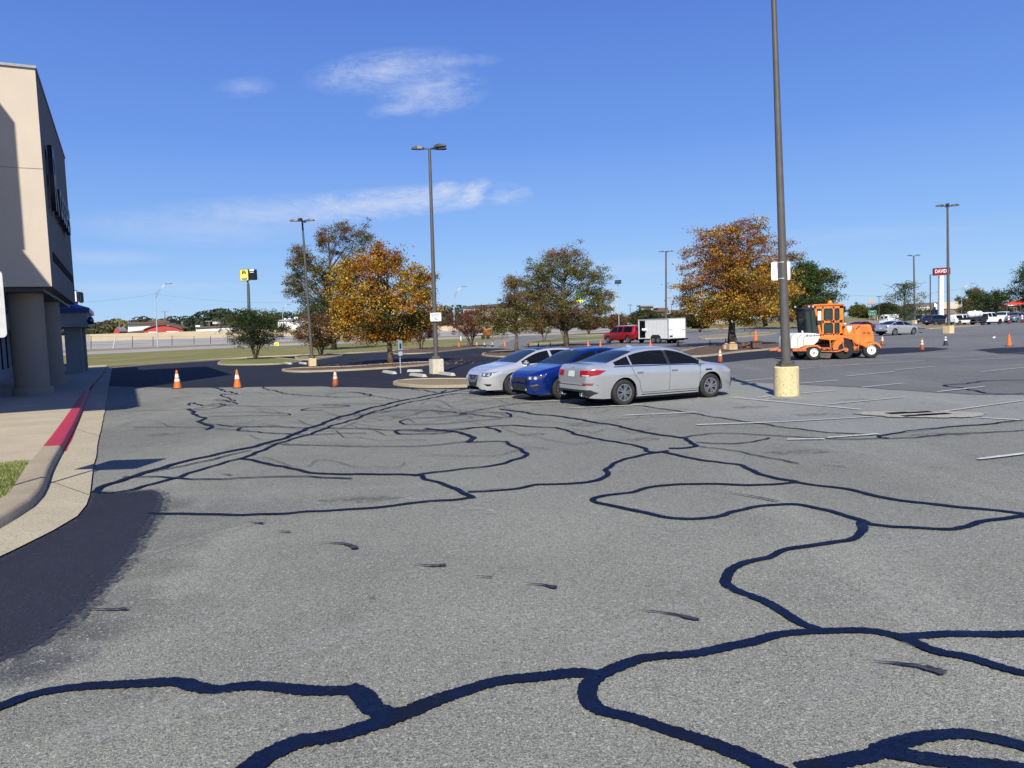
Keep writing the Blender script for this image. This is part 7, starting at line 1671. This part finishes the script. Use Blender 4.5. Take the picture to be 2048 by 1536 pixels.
# yellow sign on a pole (left)
D = 175; g0 = at(499.5, 668, D); t = thing('yellow_pole_sign', 'tall dark pole with a boxy yellow sign bearing a red arch', 'sign', tuple(g0)); q = lambda x, y: at(x, y, D)-g0
m = MB(); m.tube([(0, 0, 0), q(496.3, 568)], [.42, .30], 10); m.tube([q(496.3, 568), q(494.6, 560)], [.22, .2], 10); m.build('post', mat('sign_post_paint', (.06, .09, .10), .5), t, smooth=True, sharp=50)
a, b = q(481, 562), q(499.5, 538.5); w, h = b.x-a.x, b.z-a.z; cx, cz = (a.x+b.x)/2, (a.z+b.z)/2
face = thing2('sign_box', t, (cx, 0, cz)); face.rotation_euler = (0, 0, -.42); w *= 1.07
m = MB(); m.prism(rrect(w, h, .25), -.3, .3); fr = m.build('cabinet', M['trim'], face)
m = MB(); m.prism(rrect(w-.16, h-.16, .2), -.33, -.305); m.build('front_face', M['yellow'], face)
m = MB()
for r_, t_ in ((.62, .10),):
    m.tube([(r_*.85*math.cos(math.pi*i/12), -.35, .25+r_*1.25*math.sin(math.pi*i/12)) for i in range(13)], t_*.9, 6)
m.build('arch_emblem', M['ink'], face)
m = MB(); m.tube([(.28*math.cos(math.pi*i/10), -.35, .30+.45*math.sin(math.pi*i/10)) for i in range(11)], .13, 6); m.build('red_emblem', M['red'], face)
m = MB(); m.bbox((.1, -.34, -.88), (1.5, .03, .34), .05); nb_ = m.build('name_plate', M['ink'], face)
text('TACO', .55, TM(0, -.34, -.28), 'sign_letter', M['trim'], face, .01) if False else None
m = MB()
for k in range(5): m.box((-.6+k*.3+.0, -.345, -.28), (.20, .012, .30), M=Matrix.Rotation(.12*(-1)**k, 3, 'Y'))
for k in range(6): m.box((-.45+k*.22, -.36, -.88), (.12, .012, .12))
m.build('worn_lettering', M['white_old'], face)
m = MB(); m.bbox((w/2+.75, .55, 0), (1.35, 1.0, h*.92), .1); m.build('side_cabinet', M['black'], t if False else face); m = MB(); m.box((w/2+.75, .03, h*.46-.2), (1.3, .02, .36)); m.box((w/2+.75, .03, h*.2), (1.2, .02, .12)); m.build('side_stripe', M['white'], face)
# DAVID'S sign
D = 205; g0 = at(1883, 645, D); t = thing('pylon_sign', 'dark red sign with white capitals on a broad white pylon and thin side post', 'sign', tuple(g0)); q = lambda x, y: at(x, y, D)-g0
a, b = q(1866.5, 551), q(1899.5, 535); w, h = b.x-a.x, b.z-a.z; cx, cz = (a.x+b.x)/2, (a.z+b.z)/2
sb_ = thing2('sign_box', t, (cx, 0, cz)); sb_.rotation_euler = (0, 0, .0); sb_.rotation_euler[1] = math.radians(-1.5)
m = MB(); m.prism(rrect(w, h, .3), -.35, .35); m.build('cabinet', M['maroon'], sb_)
text("DAVID'S", 1.30, TM(-.05, -.37, .05), 'sign_letter', M['white'], sb_, .01, 'CENTER', .80)
m = MB(); a, b = q(1877.5, 650), q(1887.5, 551); m.bbox(((a.x+b.x)/2, .2, (a.z+b.z)/2), (b.x-a.x-.15, .9, b.z-a.z), .05); m.build('pylon', M['white'], t)
m = MB(); m.tube([q(1860.5, 650), q(1860.5, 549.5), q(1867, 549)], .14, 6); m.build('side_post', M['trim'], t)

# utility poles and wires
def upole(px, pyb, pyt, D, lb, arms=((0, 1.0),)):
    B = at(px, pyb, D); t = thing('utility_pole', lb, 'utility pole', tuple(B), 0, 'utility poles on the left'); h = (at(px, pyt, D)-B).z
    m = MB(); m.tube([(0, 0, 0), (0, 0, h)], [.2, .13], 7); m.build('pole', M['wood'], t)
    for dz, w in arms:
        m = MB(); m.box((0, -.15, h-dz), (w*2, .14, .18))
        for k in (-1, -.5, .5, 1): m.tube([(w*k*.9, -.15, h-dz), (w*k*.9, -.15, h-dz+.35)], .06, 5)
        m.build('cross_arm', M['galvold'], t)
    return B+Vector((0, 0, h))
u1 = upole(240, 668, 636, 260, 'grey utility pole with two cross arms behind the small red gambrel shed', ((.2, 1.2), (4.2, 1.2)))
u2 = upole(331.5, 655, 622, 280, 'thin utility pole with one wide cross arm behind the white barn', ((.3, 1.4),))
u3 = upole(366, 665, 644, 270, 'plain dark utility pole right of the red arched barn', ((.2, .3),))
u4 = upole(419, 660, 641, 280, 'small utility pole with cross arm above the long white building', ((.3, 1.2),))
def wire(name, A, Bp, sag, lb, r=.02):
    t = thing(name, lb, 'wire', tuple(A), 0, 'overhead wires'); d = Bp-A; m = MB()
    m.tube([d*(i/16)-Vector((0, 0, sag*4*(i/16)*(1-i/16))) for i in range(17)], r, 3, cap=False); m.build('cable', M['trim'], t)
wire('overhead_wire', at(100, 605, 190), at(310, 588, 190), .6, 'thin sky wire left of the leftmost highway lamp', .022)
wire('overhead_wire', at(310, 588, 190), at(640, 603, 190), 1.0, 'thin sky wire from the leftmost highway lamp to the brown tall trees', .022)
wire('overhead_wire', at(1560, 569, 210), at(1925, 577, 210), 2.6, 'thin sky wire from the red oak across to the right highway lamp', .025)
wire('overhead_wire', at(1925, 577, 210), at(2120, 588, 210), .8, 'thin sky wire running off the right edge from the right highway lamp', .025)
wire('overhead_wire', u1-Vector((0, 0, .2)), at(120, 655, 200), .8, 'low wire from the two armed utility pole to the store', .03)
wire('overhead_wire', u1-Vector((0, 0, 2)), u4-Vector((0, 0, .3)), 1.5, 'low wire in front of the dark woods above the barns', .03)

# highway fence
pts = [(182, 700, 672, 0), (226, 698, 672, 5), (265, 697, 672, 0), (306, 695, 673, 0), (344, 693, 671, 0), (388, 690, 672, 0), (421, 688, 672, 0), (455, 686, 671, 0), (140, 702, 673, 0), (98, 704, 674, 0)]
pts.sort(); zf = lambda px, y: at(px, y, interp([(x, d) for x, d in zip(XS, Ds)])(px)+19)
g0 = zf(182, 700); t = thing('chain_link_fence', 'sparse chain link fence along the near side of the highway, one post leaning', 'fence', tuple(g0))
for px, yb_, yt, ln in pts:
    m = MB(); m.tube([zf(px, yb_)-g0, zf(px+ln, yt)-g0], .07 if not ln else .10, 5); m.build('fence_post', M['trim'] if not ln else M['galv'], t)
m = MB()
for (a_, b_) in zip(pts, pts[1:]):
    for f in (.0, .5, .95): m.tube([zf(a_[0], a_[1]+(a_[2]-a_[1])*f)-g0, zf(b_[0], b_[1]+(b_[2]-b_[1])*f)-g0], .018, 3, cap=False)
m.build('rail_wire', M['galvold'], t)

# ------------------------------------------------------------------ far buildings
def fb(name, label, D, px0=None, cat='building'):
    B = at(px0, hor(px0), D); return thing(name, label, cat, (B.x, B.y, 0))
def bx(t, D, x0, x1, ytop, ybot, dep_, name, mt, dy=0, par=None, ytop2=None):
    """box whose front face spans pixel columns x0..x1 and rows ytop..ybot at depth D"""
    A = at(x0, ybot, D+dy); Bq = at(x1, ybot+(0 if ytop2 is None else ytop2-ytop), D+dy); C_ = at(x0, ytop, D+dy); E = at(x1, ytop if ytop2 is None else ytop2, D+dy); o_ = t.location
    m = MB(); f = [Vector(v)-o_ for v in (A, Bq, E, C_)]; dv = Vector((0, dep_, 0)); m.add(f+[v+dv for v in f], [(0,1,2,3),(5,4,7,6),(3,2,6,7),(0,3,7,4),(1,5,6,2),(0,4,5,1)])
    return m.build(name, mt, par or t)
D = 240
t = fb('red_arched_barn', 'long low red building with an arched roof behind the highway wall', D, 327); o_ = t.location
A = [at(288+78*i/16, 664.5-13.0*math.sin(math.pi*(.08+.84*i/16))-(i/16)*1.5, D)-o_ for i in range(17)]; m = MB()
lo = [Vector((p.x, p.y, -1)) for p in A]; n = 17; dv = Vector((0, 6, 0)); m.add(A+lo+[p+dv for p in A], [(i, i+1, n+i+1, n+i) for i in range(n-1)]); m.build('front_wall', M['barnred'], t)
m = MB(); up_ = Vector((0, -.5, .12)); m.add([p+up_ for p in A]+[p+dv+up_ for p in A]+[p+up_+Vector((0, 0, .35)) for p in A]+[p+dv+up_+Vector((0, 0, .35)) for p in A], [(i, i+1, n+i+1, n+i) for i in range(n-1)]+[(2*n+i, 2*n+i+1, 3*n+i+1, 3*n+i) for i in range(n-1)]+[(i, i+1, 2*n+i+1, 2*n+i) for i in range(n-1)]); m.build('roof', M['roofbrown'], t)
bx(t, D, 297, 314, 663.5, 667, .2, 'white_strip', M['white'], -.3); bx(t, D, 333, 357, 662.5, 666, .2, 'white_strip', M['white'], -.3)
D = 262; t = fb('white_barn', 'big white shed with brown roof behind the red arched building', D, 296)
bx(t, D, 256, 337, 648.8, 664, 6, 'wall', M['white'], 0, None, 645.2); bx(t, D, 253, 339, 645.5, 649.2, 8, 'roof', M['roofbrown'], -1, None, 641.5); bx(t, D, 297, 333, 640.5, 644.5, 8, 'ridge_roof', M['roofbrown'], 6, None, 639.5)
D = 235; t = fb('red_gambrel_shed', 'tiny red gambrel roofed shed at the left end of the barns', D, 235); o_ = t.location
P_ = [(227,668),(227,665),(229.5,659),(232.5,656),(236,659.5),(238,664),(238,668)]; m = MB(); f = [at(x, y, D)-o_ for x, y in P_]; dv = Vector((1.2, 2.5, 0)); n = len(f); m.add(f+[v+dv for v in f], [tuple(range(n)), tuple(range(2*n-1, n-1, -1))]+[(i, (i+1) % n, n+(i+1) % n, n+i) for i in range(n)]); m.build('wall', M['barnred'], t)
r_ = [at(x, y, D-.3)-o_+Vector((0, 0, .15)) for x, y in ((232.5,655.6),(236.3,659),(238.5,664))]; dv = Vector((1.2, 2.5, 0)); m = MB(); m.add(r_+[v+dv for v in r_], [(0,1,4,3),(1,2,5,4)]); m.build('roof', M['galvold'], t)
D = 245; t = fb('brown_roof_shed', 'low brown roof between the small red shed and the arched barn', D, 270); bx(t, D, 246, 290, 664.5, 668, 10, 'roof', M['roofbrown'], 0, None, 659.5); bx(t, D, 246, 290, 667, 670, 9, 'wall', M['barnred'], .5)
D = 255; t = fb('long_white_building', 'long white flat building with rooftop units right of the barns', D, 425)
bx(t, D, 392, 470, 656.5, 668, 6, 'wall', M['white'], 0, None, 650.5); bx(t, D, 391, 470, 654, 656.8, 7, 'roof_edge', M['roofbrown'], -.5, None, 649.8); bx(t, D, 391, 400, 650.5, 654.5, 3, 'roof_unit', M['white'], 2); bx(t, D, 425, 441, 643.5, 648, 3, 'roof_unit', M['white_old'], 4)
D = 215; t = fb('white_store', 'tall white metal sided building with dark open front between two crape myrtles', D, 582)
bx(t, D, 556, 650, 642, 661, 6, 'wall', M['white'], 0, None, 637); bx(t, D, 556, 650, 639.5, 642.2, 7, 'roof_edge', M['galvold'], -.4, None, 634.5); bx(t, D, 560, 650, 657.5, 664, 1, 'tan_band', M['tan'], -.6, None, 656.5)
bx(t, D, 562, 650, 664, 680, 12, 'dark_front', M['vdark'], 1, None, 663); bx(t, D, 588, 597, 634, 639, 3, 'roof_unit', M['white'], 3); bx(t, D, 568, 572, 636.5, 641, 2, 'roof_unit', M['white'], 2); bx(t, D, 577, 581, 636, 640, 2, 'roof_unit', M['white'], 2)
D = 300; t = fb('warehouse', 'pale warehouse with a dark roof rising behind the crape myrtles in the middle', D, 960)
bx(t, D, 926, 1050, 618.5, 650, 30, 'wall', M['fascia'], 0, None, 615); bx(t, D, 924, 1055, 613, 618.7, 34, 'roof', M['trim'], 2, None, 603)
# mall
D = 262; t = fb('shopping_mall', 'long beige mall with a square sign tower and dark shop fronts behind the trailer', D, 1330)
bx(t, D, 1300, 1560, 624.0, 632.5, 8, 'parapet', M['stucco'], 0, None, 621.5); bx(t, D, 1298, 1562, 620.5, 624.0, 9, 'roof', M['roofbrown'], -.6, None, 616)
bx(t, D, 1300, 1560, 631, 652, 16, 'shop_front', M['vdark'], 4); tw = bx(t, D, 1283, 1306.5, 612.5, 640, 6, 'sign_tower', M['fascia'], 3); bx(t, D, 1280.8, 1308.6, 610, 612.8, 7.6, 'tower_cap', M['galvold'], 2.2)
bx(t, D, 1316, 1336, 615.5, 622, 8, 'raised_roof', M['roofbrown'], 1); 
for i in range(5): bx(t, D, 1289.5+i*2.6, 1291.3+i*2.6, 616.5, 619.5, .3, 'tower_letter', M['ink'], 2.6)
for px in (1388.5, 1402, 1436, 1470, 1505, 1540): bx(t, D, px-1, px+1, 629, 645, .5, 'front_column', M['fascia'], .5)
for px in (1312, 1330, 1352, 1372, 1410, 1450): bx(t, D, px, px+10, 632, 644, .3, 'shop_window', M['cabglass'], 3.4)
D = 236; t = fb('white_monument_sign', 'low brick sign wall with a white banner panel left of the near pole', D, 1505, 'sign')
bx(t, D, 1484, 1524, 629.5, 638.5, .5, 'banner', M['white'], 0, None, 628); bx(t, D, 1484, 1490, 638, 643, .8, 'brick_pier', M['gutter'], -.2); bx(t, D, 1518, 1524, 636, 642, .8, 'brick_pier', M['gutter'], -.2); bx(t, D, 1490, 1518, 638, 643, .4, 'brick_base', M['brick'], .1)
t = fb('grey_shed', 'plain grey building beyond the young oak, left of the near pole', 245, 1547); bx(t, 245, 1534, 1600, 620, 646, 12, 'wall', M['galvold'], 0, None, 618); bx(t, 245, 1533, 1601, 619, 621, 13, 'roof_edge', M['trim'], -.5, None, 616.5)
D = 232; t = fb('grey_brown_restaurant', 'grey brown building with white lettering behind the back row of cars', D, 1855)
bx(t, D, 1829, 1879, 607.5, 622, 6, 'upper_wall', mat('dark_shingle', (.13, .105, .09), .9, nz=(1, .2)), 0, None, 604); bx(t, D, 1831, 1879, 619, 645, 4.5, 'lower_wall', M['block'], 1.2)
a = at(1846, 615.8, D)-t.location; text('attards', 1.55, TM(a.x, a.y-.1, a.z, 0), 'wall_lettering', M['white'], t, .02)
bx(t, D, 1866, 1876, 617, 630, .2, 'dark_mural', M['navy'], -.2); bx(t, D, 1868.5, 1871.5, 606, 614, .2, 'white_mural_patch', M['white'], -.5); bx(t, D, 1872, 1874.5, 608, 619, .2, 'white_mural_patch', M['white'], -.5)
for px in (1839, 1850, 1858): bx(t, D, px, px+5, 622, 634, .2, 'window', M['cabglass'], .9)
a, b_, c_ = [at(x, y, D-.3)-t.location for x, y in ((1843.5, 618), (1849.5, 618), (1846.5, 623))]; m = MB(); m.add([a, b_, c_, a+Vector((0,.2,0)), b_+Vector((0,.2,0)), c_+Vector((0,.2,0))], [(0,1,2),(3,5,4),(0,3,4,1),(1,4,5,2),(2,5,3,0)]); m.build('heart_emblem', M['white_old'], t)
D = 262; t = fb('beige_brick_building', 'beige topped brick building right of the broad white pylon', D, 1908)
bx(t, D, 1887, 1931, 604, 617.5, 4, 'upper_wall', M['stucco'], 0); bx(t, D, 1887, 1960, 617.5, 645, 3.5, 'lower_wall', M['brick'], .3)
D = 168; t = fb('red_roof_shelter', 'open shelter with a bright red hip roof on dark posts at the right edge', D, 2040); o_ = t.location
m = MB(); P_ = [at(x, y, D+d_)-o_ for x, y, d_ in ((2009,608.5,0),(2110,604.5,0),(2056,594,5),(2070,593,5),(2104,606,9),(2012,608.6,9))]; m.add(P_, [(0,1,3,2),(1,4,3),(4,5,2,3),(5,0,2)]); m.build('hip_roof', M['redroof'], t)
bx(t, D, 2009, 2112, 607.2, 609.8, .4, 'roof_edge', M['redroof'], -.05, None, 604)
for px, dd in ((2014, 0), (2041.5, 0), (2070, 0), (2060, 6)): bx(t, D, px-1, px+1, 608, 640, .25, 'post', M['trim'], dd)
t = fb('brick_shop', 'brick building seen through the posts of the red roofed shelter', 215, 2050); bx(t, 215, 1996, 2130, 611, 640, 2, 'wall', M['brick'], 0, None, 608); bx(t, 215, 2012, 2060, 609.5, 612, .4, 'white_fascia', M['white'], -.4, None, 608)
t = fb('dark_fence_row', 'dark screening fence below the mall behind the red oak trunk', 250, 1440, 'fence'); bx(t, 250, 1366, 1484, 640, 647, .3, 'fence_panel', M['block'], 0, None, 637)
